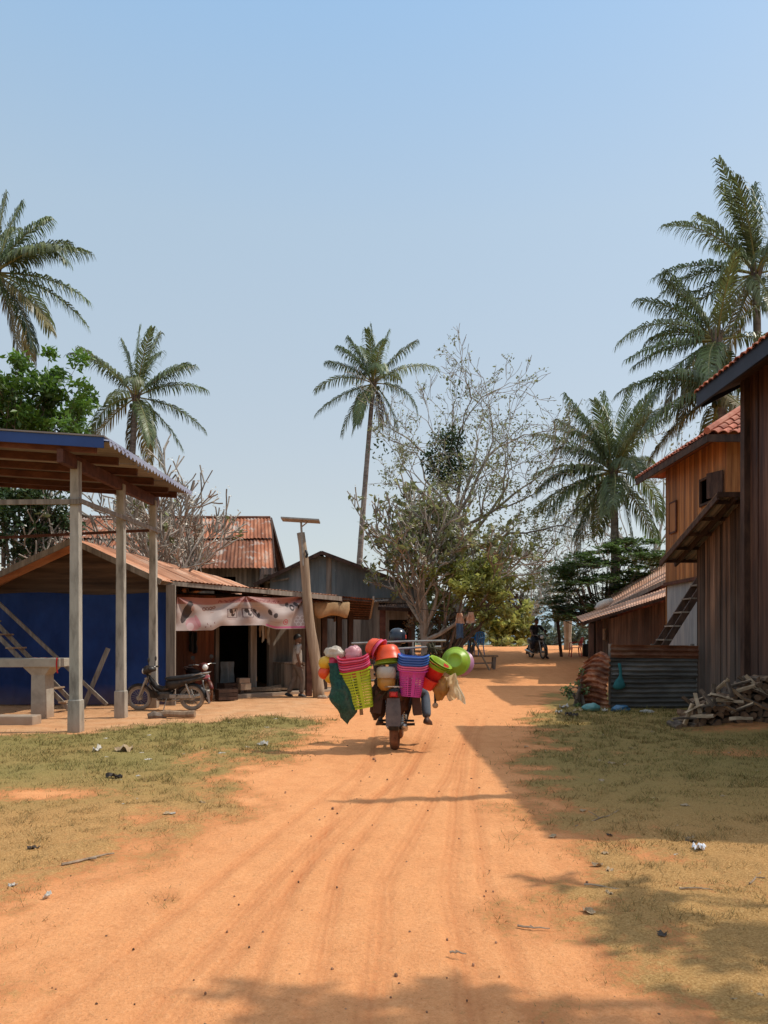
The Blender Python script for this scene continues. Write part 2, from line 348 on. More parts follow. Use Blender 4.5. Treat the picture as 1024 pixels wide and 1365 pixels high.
# ------------------------------------------------------------------ ground and road: one sheet, cut along the road's edge
def vn(x, y, seed=0):
    xi, yi = np.floor(x).astype(np.int64), np.floor(y).astype(np.int64); xf, yf = x-xi, y-yi
    def h(a, b):
        n = (a*374761393+b*668265263+seed*974711) & 0x7fffffff; n = ((n ^ (n >> 13))*1274126177) & 0x7fffffff
        return ((n ^ (n >> 16)) & 0xffff)/65535.
    u, q = xf*xf*(3-2*xf), yf*yf*(3-2*yf)
    return (h(xi, yi)*(1-u)+h(xi+1, yi)*u)*(1-q)+(h(xi, yi+1)*(1-u)+h(xi+1, yi+1)*u)*q
def fbm(x, y, seed=0, o=4):
    t = 0; a = .5
    for k in range(o): t = t+a*vn(x*2**k, y*2**k, seed+k); a *= .5
    return t/(1-.5**o)
def nsm(a, b, x): t = np.clip((x-a)/(b-a), 0, 1); return t*t*(3-2*t)
YL = [-30, 0, 3.2, 4.3, 5.9, 8.2, 11, 15, 20, 26, 32, 40, 46, 60, 100, 4000]
XL = [-3.5, -2.7, -2.3, -2.15, -1.8, -1.7, -1.5, -1.3, -1.1, .3, 2.6, 4.4, 5.3, 7, 10, 10]
XR = [.6, .9, 1.05, 1.2, 1.42, 1.62, 2.1, 3.0, 4.1, 6.0, 8.2, 10.6, 11.6, 13, 16, 16]
def ground_masks(x, y):
    xl = np.interp(y, YL, XL); xr = np.interp(y, YL, XR)
    n1 = fbm(x*.9, y*.9, 3)-.5; n2 = fbm(x*3.1, y*3.1, 9)-.5; n3 = fbm(x*.35+7, y*.35, 21)-.5
    gb = np.interp(x, [-60, -9, -6, -5, -4, -3, -1.5], [12.4, 12.5, 12.6, 13.1, 14.6, 15.4, 15.8])
    left = nsm(-.3, 1.0, xl+.25-x+n1*1.5+n2*1.1)*nsm(-.5, 1.2, gb-y+n1*1.8+n2*1.2)*(x < 1)
    for (bx, by, rx, ry, st) in ((-3.5, 7.8, 1.1, .42, .85), (-2.5, 10.3, .35, 1.0, .6), (-2.0, 12.6, .3, 1.2, .5)):
        d = ((x-bx)/rx)**2+((y-by)/ry)**2; left = left*(1-st*np.exp(-d*1.2+n2*1.2))
    right = nsm(-.3, 1.1, x-xr+.25+n1*1.6+n2*1.2)*nsm(-.5, 1.5, 22.5-y+n1*2+(x-4)*.0)*(x > -1)
    for (bx, by, rx, ry, st) in ((4.9, 10.6, .9, .5, .7), (2.1, 4.9, .6, .25, .35), (6.2, 13.0, 1.3, .5, .8)):
        d = ((x-bx)/rx)**2+((y-by)/ry)**2; right = right*(1-st*np.exp(-d*1.2+n2*1.2))
    far = nsm(48, 62, y)+nsm(24, 30, y)*nsm(.5, 3, np.maximum(xl-3.5-x, x-xr-3.5)); far = np.clip(far, 0, 1)
    g = np.clip(left+right+far*.8, 0, 1)
    g = g*(.72+.7*np.clip(n2+.5+n1*.4, 0, 1)*.9)
    green = np.where(x < (xl+xr)/2, nsm(6.2, 11.5, y+n1*3+n3*3), .15+.55*nsm(6, 9.5, y+n1*3))
    green = np.clip(green+n3*.5, 0, 1)
    return xl, xr, np.clip(g, 0, 1), green, n1, n2
TRACKS = [([3.0, 4.2, 6.07, 7.1, 9.1, 12, 16], [-1.05, -.86, -.56, -.3, .28, .75, 1.2], .06), ([3, 4.2, 5.5, 8.2, 11, 15], [-.34, -.33, -.3, .18, .55, 1.0], .055),
          ([3, 5, 7, 9.3, 11, 15], [-.08, .0, .36, .8, 1.05, 1.7], .07), ([3, 5, 8, 12, 17], [.35, .42, .75, 1.3, 2.1], .065), ([3, 4.5, 7, 10], [-.62, -.6, -.45, -.15], .045), ([3, 4.2, 6, 8, 11, 15], [-.9, -.72, -.42, .0, .4, .85], .05), ([3, 5, 8, 12, 17], [.62, .66, .92, 1.45, 2.3], .05), ([3, 4.5, 6.5, 9, 13], [-1.5, -1.2, -.85, -.35, .1], .05)]
def tracks(x, y):
    t = 0
    for ys, xs, wd in TRACKS:
        c = np.interp(y, ys, xs)+.05*(fbm(y*.8, y*0+wd*30, 5)-.5); d = (x-c)/wd
        t = t+np.exp(-d*d*d*d)*(.62+.38*np.cos(d*7.5))*(.45+.9*fbm(y*1.3, y*0+wd*90, 8))*nsm(17, 13, y)
    return t
def hzn(x, y):
    z = 1.12*nsm(19, 41, y)-5*nsm(47, 95, y)-3*nsm(95, 600, y); return z
gx = np.concatenate([-np.geomspace(4000, 9.2, 46), np.arange(-9, -2.81, .055), np.arange(-2.8, 3.2, .02), np.arange(3.2, 9.01, .055), np.geomspace(9.2, 4000, 46)])
gy = np.concatenate([np.array([-60, -30, -12, -6, -3, -1, .2, 1.2]), np.arange(1.8, 9, .05), np.arange(9, 26, .075), np.arange(26, 60, .35), np.geomspace(60, 6000, 40)])
X, Y = np.meshgrid(gx, gy)
xl, xr, gm, gg, n1, n2 = ground_masks(X, Y)
tk = tracks(X, Y)
near = nsm(45, 20, Y)
Z = hzn(X, Y)+near*(.022*(fbm(X*.7, Y*.7, 31)-.5)+.022*(fbm(X*4, Y*4, 33)-.5)*(1+gm)+.016*(fbm(X*11, Y*11, 35)-.5)*(1+gm)+gm*.02-.011*tk)
Z = Z+nsm(1.5, .2, np.hypot(X-6.4, (Y-13.2)*1.2))*.12+(fbm(X*.01, Y*.01, 77)-.5)*6*nsm(120, 600, Y)
nx, ny = len(gx), len(gy)
verts = np.stack([X.ravel(), Y.ravel(), Z.ravel()], 1)
q = (np.arange(ny-1)[:, None]*nx+np.arange(nx-1)[None, :]).ravel()
quads = np.stack([q, q+1, q+nx+1, q+nx], 1)
cx = (X[:-1, :-1]+X[1:, 1:])/2; cy = (Y[:-1, :-1]+Y[1:, 1:])/2
cl, cr, _, _, c1, c2 = ground_masks(cx, cy)
road_m = ((cx > cl+c1*.5-.1) & (cx < cr-c1*.5+.1) & (cy < 75) & (cy > -31)).ravel()
def ground_material():
    m = bpy.data.materials.new('laterite_and_grass'); m.use_nodes = True; nt = m.node_tree; N, L = nt.nodes, nt.links; bs = N['Principled BSDF']
    tc = N.new('ShaderNodeTexCoord')
    def nz(sc_, det=6, rough=.6, vec=None):
        n = N.new('ShaderNodeTexNoise'); n.inputs['Scale'].default_value = sc_; n.inputs['Detail'].default_value = det; n.inputs['Roughness'].default_value = rough
        L.new(vec or tc.outputs['Object'], n.inputs['Vector']); return n.outputs['Fac']
    def ramp(f, st):
        r = N.new('ShaderNodeValToRGB'); L.new(f, r.inputs[0]); e = r.color_ramp.elements
        while len(e) < len(st): e.new(.5)
        for k, (p, c) in zip(e, st): k.position = p
        for k, (p, c) in zip(e, st): k.color = (*c, 1)
        return r.outputs[0]
    def mix(f, a, b, bt='MIX'):
        x = N.new('ShaderNodeMix'); x.data_type = 'RGBA'; x.blend_type = bt
        for s_, v_ in (('Factor', f), ('A', a), ('B', b)):
            if isinstance(v_, (int, float)): x.inputs[s_].default_value = v_
            elif isinstance(v_, tuple): x.inputs[s_].default_value = (*v_, 1)
            else: L.new(v_, x.inputs[s_])
        return x.outputs['Result']
    def math_(op, a, b=None, c=None):
        x = N.new('ShaderNodeMath'); x.operation = op
        for i, v_ in enumerate((a, b, c)):
            if v_ is None: continue
            if isinstance(v_, (int, float)): x.inputs[i].default_value = v_
            else: L.new(v_, x.inputs[i])
        return x.outputs[0]
    def att(n):
        a = N.new('ShaderNodeAttribute'); a.attribute_name = n; return a.outputs['Fac']
    mp = N.new('ShaderNodeMapping'); mp.inputs['Scale'].default_value = (5, .9, 1); L.new(tc.outputs['Object'], mp.inputs['Vector'])
    streak = nz(1, 6, .6, mp.outputs[0])
    dirt = ramp(nz(.55, 8, .65), [(.3, (.58, .225, .085)), (.5, (.72, .315, .125)), (.7, (.78, .375, .165))])
    dirt = mix(.5, dirt, ramp(streak, [(.3, (.55, .205, .078)), (.55, (.73, .32, .13)), (.75, (.80, .40, .185))]))
    fine = nz(38, 6, .7)
    mot = nz(3.2, 8, .72); dirt = mix(.38, dirt, ramp(mot, [(.34, (.44, .16, .06)), (.5, (.72, .32, .13)), (.66, (.84, .42, .19))]))
    dirt = mix(.38, dirt, ramp(fine, [(.34, (.40, .14, .05)), (.47, (.70, .30, .12)), (.56, (.74, .335, .14)), (.68, (.88, .47, .24))]))
    dirt = mix(.18, dirt, ramp(nz(120, 4, .7), [(.36, (.42, .15, .055)), (.5, (.72, .32, .13)), (.64, (.9, .5, .26))]))
    dirt = mix(math_('MULTIPLY', att('rut'), .5), dirt, (.52, .185, .07))
    edge = N.new('ShaderNodeMapRange'); edge.inputs['From Min'].default_value = .03; edge.inputs['From Max'].default_value = .4; edge.inputs['To Max'].default_value = .65; L.new(att('grass'), edge.inputs['Value']); dirt = mix(edge.outputs[0], dirt, (.46, .165, .06))
    dirt = mix(math_('MULTIPLY', att('apron'), .75), dirt, ramp(nz(2.2, 8, .75), [(.35, (.34, .195, .1)), (.5, (.52, .33, .18)), (.65, (.62, .43, .26))]))
    grit = math_('GREATER_THAN', nz(70, 3, .5), .69); dirt = mix(math_('MULTIPLY', grit, .45), dirt, (.16, .075, .04))
    straw = ramp(nz(75, 5, .75), [(.3, (.20, .10, .034)), (.5, (.43, .235, .085)), (.7, (.62, .39, .17))])
    grn = ramp(nz(70, 5, .75), [(.3, (.095, .074, .023)), (.5, (.24, .187, .06)), (.7, (.41, .325, .135))])
    gcol = mix(att('green'), straw, grn)
    gf = math_('ADD', att('grass'), math_('MULTIPLY_ADD', nz(13, 8, .8), 2.6, -1.28))
    mr = N.new('ShaderNodeMapRange'); mr.interpolation_type = 'SMOOTHSTEP'; mr.inputs['From Min'].default_value = .15; mr.inputs['From Max'].default_value = .85; L.new(gf, mr.inputs['Value'])
    col = mix(mr.outputs[0], dirt, gcol)
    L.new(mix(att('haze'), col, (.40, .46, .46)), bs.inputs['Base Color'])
    bs.inputs['Roughness'].default_value = .95; bs.inputs['Specular IOR Level'].default_value = .1
    bp = N.new('ShaderNodeBump'); bp.inputs['Strength'].default_value = .8; bp.inputs['Distance'].default_value = .022
    L.new(math_('ADD', math_('MULTIPLY', fine, .8), math_('ADD', nz(9, 8, .7), math_('MULTIPLY', streak, .4))), bp.inputs['Height']); L.new(bp.outputs[0], bs.inputs['Normal'])
    return m
M['ground'] = ground_material()
def sub(name, mask):
    f = quads[mask]; used = np.unique(f); mp_ = np.full(len(verts), -1); mp_[used] = np.arange(len(used))
    me = bpy.data.meshes.new(name); me.from_pydata(verts[used].tolist(), [], mp_[f].tolist()); me.materials.append(M['ground'])
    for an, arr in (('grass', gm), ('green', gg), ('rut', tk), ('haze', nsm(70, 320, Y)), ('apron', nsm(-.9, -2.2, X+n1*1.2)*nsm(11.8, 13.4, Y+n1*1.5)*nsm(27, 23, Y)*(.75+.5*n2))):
        a = me.attributes.new(an, 'FLOAT', 'POINT'); a.data.foreach_set('value', np.ascontiguousarray(arr.ravel()[used], dtype=np.float32))
    me.polygons.foreach_set('use_smooth', [True]*len(f))
    o = bpy.data.objects.new(name, me); COL.objects.link(o); o['kind'] = 'structure'; return o
sub('road', road_m); sub('ground', ~road_m)

# grass blades: nobody could count them
def blades(name, n, seed, mat, gsel, xr_, yr_, hmin, hmax, wd):
    rg = np.random.default_rng(seed)
    x = rg.uniform(*xr_, n*6); y = yr_[0]+(yr_[1]-yr_[0])*rg.random(n*6)**1.5
    vis = np.abs(x) < y*.53+.6; x, y = x[vis], y[vis]
    _, _, g, gr, _, m2 = ground_masks(x, y)
    clump = fbm(x*6, y*6, 55)
    keep = (rg.random(len(x)) < g*nsm(.36, .6, clump)*np.where(gsel, gr, 1.1-gr)); x, y, g, clump = x[keep][:n], y[keep][:n], g[keep][:n], clump[keep][:n]
    n = len(x); z = hzn(x, y)
    z = z+(.022*(fbm(x*.7, y*.7, 31)-.5)+.022*(fbm(x*4, y*4, 33)-.5)*(1+g)+g*.02)-.012
    h = rg.uniform(hmin, hmax, n)*(.4+1.1*clump)*(.55+y/11)*np.where(fbm(x*2.3, y*2.3, 91) > .66, 1.7, 1); a = rg.uniform(0, 2*PI, n); ln = rg.uniform(.3, 1.5, n)*h; b = rg.uniform(0, 2*PI, n)
    v = np.zeros((n, 3, 3)); wd = wd*(.55+y/11); dx, dy = np.cos(a)*wd, np.sin(a)*wd
    v[:, 0] = np.stack([x-dx, y-dy, z], 1); v[:, 1] = np.stack([x+dx, y+dy, z], 1); v[:, 2] = np.stack([x+np.cos(b)*ln, y+np.sin(b)*ln, z+h], 1)
    me = bpy.data.meshes.new(name); me.from_pydata(v.reshape(-1, 3).tolist(), [], np.arange(n*3).reshape(-1, 3).tolist()); me.materials.append(mat)
    at_ = me.attributes.new('var', 'FLOAT', 'FACE'); at_.data.foreach_set('value', rg.random(n).astype(np.float32))
    o = bpy.data.objects.new(name, me); COL.objects.link(o); return o
M['blade_straw'] = pmat('straw_grass', [(.24,.15,.05), (.42,.29,.12)], (1,1,1), .8, 0, varamt=.5, trans=.2)
M['blade_green'] = pmat('green_grass', [(.15,.125,.036), (.29,.24,.08)], (1,1,1), .8, 0, varamt=.5, trans=.2)
tag(blades('dry_grass', 110000, 3, M['blade_straw'], False, (-9, 9), (2.6, 15), .010, .034, .003), 'short dry straw coloured grass thinly covering the verges', 'grass', kind='stuff')
tag(blades('green_grass', 65000, 4, M['blade_green'], True, (-9, 9), (2.6, 17), .012, .04, .0035), 'short green grass growing on the verges beside the dirt road', 'grass', kind='stuff')
# pebbles on the road
def pebbles(n):
    mb = MB(); rg = random.Random(5)
    for i in range(n):
        y = 2.8+14*rg.random()**1.6; x = rg.uniform(-.54*y-.3, .54*y+.3); s_ = rg.uniform(.003, .009)*(1 if rg.random() < .96 else 1.7)*min(1.6, .55+y*.1); mb.cv = rg.random()
        p = [V((x+math.cos(a)*s_*rg.uniform(.7, 1.2), y+math.sin(a)*s_*rg.uniform(.7, 1.2), 0)) for a in (0, 1.3, 2.5, 3.8, 5)]
        top = [q.lerp(V((x, y, 0)), .45)+V((0, 0, s_*.9)) for q in p]
        z = hz(x, y)+.022*(float(fbm(np.array([x*.7]), np.array([y*.7]), 31)[0])-.5)
        mb.loft([[q+V((0, 0, z-.005)) for q in p], [q+V((0, 0, z+s_*.35)) for q in p], [q+V((0, 0, z)) for q in top]])
    o = mb.build('pebbles', pmat('dark_gravel', [(.09,.045,.025), (.36,.19,.11)], (20,20,20), .9, .1, varamt=.6)); return tag(o, 'small dark pebbles and clods scattered over the red dirt', 'pebbles', kind='stuff')
pebbles(420)
# ------------------------------------------------------------------ open pavilion on the left
PX = -5.25
t = thing('open_pavilion', 'open wooden pavilion on tall posts with blue metal edged roof', 'pavilion', (PX, 13.1, 0))
for px_ in (PX, -9.6):
    for y, top in ((13.1, 4.60), (15.35, 4.66), (17.5, 4.72)):
        mb = MB(); z1 = top+(.27 if px_ < -9 else 0)
        mb.loft([[V((px_+sx*w_, y+sy*w_, z)) for sx, sy in ((-1,-1),(1,-1),(1,1),(-1,1))] for w_, z in ((.105, -.05), (.1, .53), (.082, .55), (.07, z1))])
        po = mb.build('post', M['concrete_post'], t)
for px_, dz in ((PX, 0), (-9.6, .27)):
    mb = MB(); mb.rv(); mb.loft([[V((px_+sx*.05, y, z+dz+sz*.11)) for sx, sz in ((-1,-1),(1,-1),(1,1),(-1,1))] for y, z in ((12.45, 4.55), (17.75, 4.72))]); mb.build('beam', M['timber_red'], t)
roofz = lambda x, y: 4.76+(-4.55-x)*.064+(y-12.4)*.03
for y in (12.62, 13.65, 14.7, 15.75, 16.8, 17.5):
    mb = MB(); mb.rv(); mb.bar((-11, y, roofz(-11, y)-.08), (-4.72, y, roofz(-4.72, y)-.08), .07, .13); mb.build('purlin', M['timber_red'], t)
mb = MB(); mb.corr((-4.5, 12.42, roofz(-4.5, 12.42)), (-4.5, 17.7, roofz(-4.5, 17.7)), (-11, 17.7, roofz(-11, 17.7)), (-11, 12.42, roofz(-11, 12.42)), .2, .022, 4, sheet=.9, seg=8); mb.build('roof', [M['zinc_under']], t)
mb = MB(); mb.corr((-4.44, 12.4, roofz(-4.44, 12.4)+.02), (-4.44, 17.72, roofz(-4.44, 17.7)+.02), (-4.62, 17.72, roofz(-4.62, 17.7)+.03), (-4.62, 12.4, roofz(-4.62, 12.4)+.03), .2, .028, 1, sheet=9, seg=10); mb.grid(lambda u, v: V((-4.43+.004*v, lerp(12.4, 17.72, u), roofz(-4.44, lerp(12.4, 17.72, u))+.06-v*(.1+.03*math.sin(2*PI*u*26.6)))), 220, 1); mb.build('roof_edge', M['zinc_blue'], t)
mb = MB(); mb.loft([[V((x, 12.39+dy, roofz(x, 12.4)+z)) for dy, z in ((0, -.1), (.025, -.1), (.025, .07), (0, .07))] for x in (-11, -4.52)]); mb.build('fascia', M['blue_fascia'], t)
mb = MB(); mb.loft([[V((x, 12.37+dy, roofz(x, 12.4)+z)) for dy, z in ((0, .075), (.25, .09), (.25, .1), (0, .1))] for x in (-11, -4.50)]); mb.build('ridge_flashing', M['zinc_under'], t)
mb = MB(); mb.bar((-10, 13.0, 3.86), (PX+.1, 13.0, 3.9), .04, .085); mb.build('rail', M['timber'], t)
mb = MB(); mb.bar((PX+.1, 13.0, 3.92), (PX+.1, 17.6, 4.03), .035, .08); mb.build('rail', M['timber'], t)
mb = MB(); mb.bar((-9.6, 17.6, 3.85), (PX, 17.6, 4.06), .04, .06); mb.build('rail', M['timber_red'], t)

# concrete table, step
t = thing('concrete_table', 'grey concrete table on one flared pedestal under the pavilion', 'table', (-6.83, 15.35, 0))
mb = MB(); mb.bbox((-7.75, 15.37, 1.105), (2.78, .58, .17), .012); mb.build('tabletop', M['concrete'], t)
mb = MB(); mb.loft([[V((-6.83+sx*w_, 15.38+sy*d_, z)) for sx, sy in ((-1,-1),(1,-1),(1,1),(-1,1))] for w_, d_, z in ((.145, .2, -.03), (.135, .2, .86), (.27, .26, 1.018))]); mb.build('pedestal', M['concrete'], t)
mb = MB(); mb.bbox((-7.75, 14.17, .07), (2.72, .36, .2), .015); tag(mb.build('concrete_step', M['concrete'], loc=(-7.75, 14.17, 0)), 'low concrete block lying on the dirt before the table', 'step')
mb = MB()
def rib(u, v):
    s_ = u*1.35; x = -6.44+.025*v
    if s_ < .65: return V((-7.05+.62*s_/.65+.03*v, 15.12+.045*v+.02*math.sin(9*s_), 1.197+.012*abs(math.sin(14*s_))))
    return V((-6.42+.03*v+.015*math.sin(5*s_), 15.068, 1.198-(s_-.65)*.42))
mb.grid(rib, 34, 1); tag(mb.build('red_ribbon', cloth('red_ribbon_cloth', (.5,.03,.03)), loc=(-6.7, 15.1, 1.19)), 'thin red ribbon lying over the end of the concrete table', 'ribbon')
# ladder, pole, plank against the tarpaulin
t = thing('wooden_ladder', 'grey wooden stair ladder with flat treads beside the concrete table', 'ladder', (-6.75, 16.65, 0))
for y in (16.42, 16.88):
    mb = MB(); mb.bar((-6.68, y, .02), (-9.0, y, 2.42), .045, .09, up=V((1,0,1))); mb.build('side_rail', M['timber'], t)
for k in range(8):
    f = .07+k*.121; mb = MB(); p = V((lerp(-6.68, -9.0, f), 16.65, lerp(.02, 2.42, f)+.03)); mb.rv(); mb.bbox(p, (.17, .62, .035), .006); mb.build('tread', M['timber_warm'], t)
mb = MB(); mb.bar((-8.95, 17.35, 2.62), (-6.2, 17.2, .1), .055, .075); tag(mb.build('timber_pole', M['timber'], loc=(-6.2, 17.2, 0)), 'long grey timber pole slanting down across the blue tarpaulin', 'pole')
mb = MB(); mb.bar((-6.78, 17.32, .02), (-6.28, 17.5, 1.36), .1, .03, up=V((0,1,0))); tag(mb.build('leaning_plank', M['timber'], loc=(-6.75, 17.3, 0)), 'short grey plank leaning upright beyond the front post', 'plank')

# ------------------------------------------------------------------ village shop (gabled, with long canopy)
S0, SU, SN = V((-5.3, 18.0, 0)), V((.781, .625, 0)), V((-.625, .781, 0))
def sp(s_, d=0, z=0): return S0+SU*s_+SN*d+V((0,0,z))
shop = thing('village_shop', 'low wooden shop with rusty orange gable roof and long front canopy', 'shop', (-5.0, 20, 0))
GA, GB, GC = V((-7.13, 18.35, 3.83)), V((-5.2, 18.35, 2.93)), V((-9.5, 18.35, 2.75))
mb = MB()                                              # gable end boards
for k in range(11):
    z0, z1 = 2.5+k*.125, 2.5+(k+1)*.125; mb.rv()
    def xs(z): return (lerp(-9.4, -7.13, (z-2.7)/1.13) if z > 2.7 else -9.4, lerp(-5.25, -7.13, (z-2.9)/.93) if z > 2.9 else -5.2)
    a, b = xs(z0), xs(min(z1, 3.8)); zz = min(z1, 3.8)
    if a[1]-a[0] < .05: continue
    o = 18.35-R.uniform(0, .012)
    mb.hexa([V((a[0],o,z0)), V((a[1],o,z0)), V((a[1],o+.03,z0)), V((a[0],o+.03,z0)), V((b[0],o,zz)), V((b[1],o,zz)), V((b[1],o+.03,zz)), V((b[0],o+.03,zz))])
mb.build('gable', M['plank_gable'], shop)
mb = MB(); mb.planks((-9.4, 18.42, 0), (1,0,0), 4.2, 0, 2.6, .2); mb.planks((-9.4, 26, 0), (1,0,0), 6.5, 0, 2.9, .2); mb.planks((-9.4, 26, 0), (0,-1,0), 7.6, 0, 2.7, .2); mb.build('rear_wall', M['plank_grey'], shop)
mb = MB(); A0 = V((-7.13, 17.55, 3.87)); A1 = V((-5.4, 27, 3.62))
mb.corr((-5.12, 17.6, 2.93), (-3.3, 27, 2.78), A1, A0, .1, .013, 3, sheet=.85, seg=5)
mb.corr(A0, A1, (-8.2, 27, 2.6), (-9.6, 17.6, 2.72), .1, .013, 3, sheet=.85, seg=5); mb.build('roof', M['roof_orange'], shop)
for e, w_ in (((-5.1, 17.56, 2.87), .12), ((-9.65, 17.56, 2.64), .12)):
    mb = MB(); mb.bar((-7.13, 17.56, 3.81), e, .05, .13); mb.build('barge_board', M['timber'], shop)
# facade along the yawed line, 1.9 m behind the canopy edge
D_ = 1.95; FZ = .12
def fac(mb, s0, s1, **k): mb.planks(sp(s0, D_, 0), SU, s1-s0, k.pop('z0', FZ), k.pop('z1', 2.75), Nn=-SN, **k)
mb = MB(); fac(mb, .35, 2.45, board=.19); mb.build('wall', M['plank_red'], shop)
mb = MB(); fac(mb, 4.12, 6.0, board=.24); mb.build('wall', M['plank_grey'], shop)
mb = MB(); fac(mb, 2.45, 4.12, z0=2.12, z1=2.75, board=.3); mb.build('lintel', M['timber_dark'], shop)
for s0, s1 in ((2.40, 2.50), (3.47, 3.66), (4.06, 4.2)):
    mb = MB(); mb.rv(); a = sp((s0+s1)/2, D_-.03, 0); mb.box(a+V((0,0,1.15)), (s1-s0, .14, 2.06), rotM(z=math.atan2(.625, .781))); mb.build('door_post', M['timber'], shop)
mb = MB()                                              # room behind the openings, its shade put into near-black boards
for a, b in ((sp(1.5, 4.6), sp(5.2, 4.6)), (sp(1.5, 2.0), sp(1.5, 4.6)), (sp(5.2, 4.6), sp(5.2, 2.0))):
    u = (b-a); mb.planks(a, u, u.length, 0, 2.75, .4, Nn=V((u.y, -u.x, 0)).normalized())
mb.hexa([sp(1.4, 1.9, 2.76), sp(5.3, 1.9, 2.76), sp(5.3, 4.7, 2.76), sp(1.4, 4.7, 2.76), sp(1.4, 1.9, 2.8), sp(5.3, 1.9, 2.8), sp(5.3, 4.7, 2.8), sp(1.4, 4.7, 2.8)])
mb.build('interior_shade', M['dark'], shop)
mb = MB(); mb.hexa([sp(.2, .75, -.05), sp(6.2, .75, -.05), sp(6.2, 4.6, -.05), sp(.2, 4.6, -.05), sp(.2, .75, .11), sp(6.2, .75, .1), sp(6.2, 4.6, .12), sp(.2, 4.6, .12)]); mb.build('floor_slab', M['concrete'], shop)
# canopy
def cz(s_): return lerp(2.97, 2.76, s_/5.12)
mb = MB(); mb.corr(sp(-.1, -.05, cz(-.1)), sp(5.12, -.05, cz(5.12)), sp(5.12, 2.3, cz(5.12)+.1), sp(-.1, 2.3, cz(-.1)+.12), .1, .012, 2, sheet=.9, seg=5); mb.build('canopy', M['roof_orange'], shop)
mb = MB(); mb.bar(sp(-.15, -.03, cz(-.15)-.075), sp(3.0, -.03, cz(3.0)-.075), .04, .1); mb.rv(); mb.bar(sp(2.9, -.045, cz(2.9)-.07), sp(5.25, -.045, cz(5.25)-.08), .035, .12); mb.build('canopy_edge', M['timber'], shop)
mb = MB()
for k in range(7): s_ = .2+k*.8; mb.rv(); mb.bar(sp(s_, 0, cz(s_)-.09), sp(s_, 2.2, cz(s_)+.02), .05, .09)
mb.build('canopy_rafters', M['timber_dark'], shop)
# side bay of the canopy at the right, sloping back
FL, FR, BR, BL = V((-2.0, 20.9, 2.80)), V((-.35, 22.1, 2.72)), V((-.5, 25, 2.24)), V((-2.7, 24.6, 2.3))
mb = MB(); mb.corr(FL, FR, BR, BL, .1, .012, 2, sheet=.8, seg=5); mb.build('side_canopy', M['rust'], shop)
mb = MB()
for k in range(9): f = .03+k*.118; mb.rv(); mb.bar(FL.lerp(BL, f)-V((0,0,.05)), FR.lerp(BR, f)-V((0,0,.05)), .06, .06)
for f in (.02, .5): mb.bar(FL.lerp(FR, f)-V((0,0,.12)), BL.lerp(BR, f)-V((0,0,.12)), .06, .08)
mb.build('canopy_rafters', M['timber_dark'], shop)
mb = MB(); mb.bar(FR+V((.05,-.05,.02)), BR+V((.05,-.05,.02)), .05, .1); mb.build('barge_board', M['timber'], shop)
for (px_, y, h, m_) in ((432, 22.3, 2.5, 'timber_dark'), (452, 23.2, 2.45, 'timber_dark'), (467, 24.0, 2.35, 'timber_dark'), (411.5, 20.75, 2.72, 'timber_red')):
    p = at(px_, 850, y); mb = MB(); mb.rv(); mb.box((p.x, p.y, h/2+hz(p.x, p.y)-.02), (.15, .15, h), rotM(z=.4)); mb.build('canopy_post', M[m_], shop)
p = at(228, 850, 18.12); mb = MB(); mb.box((p.x, p.y, 1.42), (.21, .09, 2.85)); mb.build('canopy_post', M['timber'], shop)
# blue tarpaulin hung under the gable
mb = MB()
def tarp(u, v):
    x = lerp(-10.4, -5.02, u); s_ = .02*math.sin(x*7+2*mnoise.noise(V((x, v*2, 3))))*(1-v*.6)+.09*mnoise.noise(V((x*1.6, v*2.2, 0)))+.05*abs(mnoise.noise(V((x*2.5+v*2, v*5, 7))))+.02*mnoise.noise(V((x*9, v*8, 3)))
    return V((x, 18.2-s_-.05*(1-v), .02+v*(2.62+.03*math.sin(x*2.1))))
mb.grid(tarp, 150, 40); tag(mb.build('blue_tarpaulin', M['tarp_blue'], loc=(-7.7, 18.2, 0), smooth=True), 'dark blue tarpaulin hung as a wall below the shop gable', 'tarpaulin')
# rolled awning cloth
mb = MB(); a, b = V((-1.95, 21.15, 0)), V((-.98, 21.75, 0))
rings = []
for i in range(15):
    f = i/14; p = a.lerp(b, f); sag = .17*math.sin(PI*min(1, max(0, f)))**.3+.06+.05*math.sin(f*7+1)
    rings.append([p+V((.02*math.sin(9*f), -.13*math.sin(2*PI*j/12)*(.4+sag*2), 2.6-sag+sag*math.cos(2*PI*j/12)+.03*mnoise.noise(V((f*6, j*.9, 1))))) for j in range(12)])
mb.loft(rings); tag(mb.build('rolled_awning', cloth('ochre_awning_cloth', (.42,.27,.14), .15), loc=(-1.45, 21.4, 2.1), smooth=True), 'ochre cloth awning bunched up under the shop side canopy', 'awning')
# cabinet, sacks, boxes on the shop floor
t = thing('wooden_cabinet', 'low wooden cabinet of upright boards against the grey wall', 'cabinet', sp(4.75, 1.55, FZ), math.atan2(.625, .781))
mb = MB()
for k in range(5): mb.rv(); mb.box((-.4+k*.2, -.24, .38), (.19, .03, .72))
for k in range(3): mb.rv(); mb.box((.5, -.15+k*.19, .38), (.03, .18, .72)); mb.box((-.5, -.15+k*.19, .38), (.03, .18, .72))
mb.build('body', M['plank_grey'], t, local=True)
mb = MB(); mb.bbox((0, 0, .765), (1.12, .6, .04), .008); mb.build('top', M['timber'], t, local=True)
mb = MB()
for k in range(5):
    mb.rv(); mb.bar(sp(2.95+k*.17, 1.25+.12*(k % 3), .16+.05*(k % 2)), sp(3.9+k*.12, .95+.2*(k % 3), .17+.04*(k % 3)), .14, .05)
tag(mb.build('plank_pile', M['timber_warm'], loc=sp(3.4, 1.2, .12)), 'pile of short rough planks lying on the shop floor', 'planks')
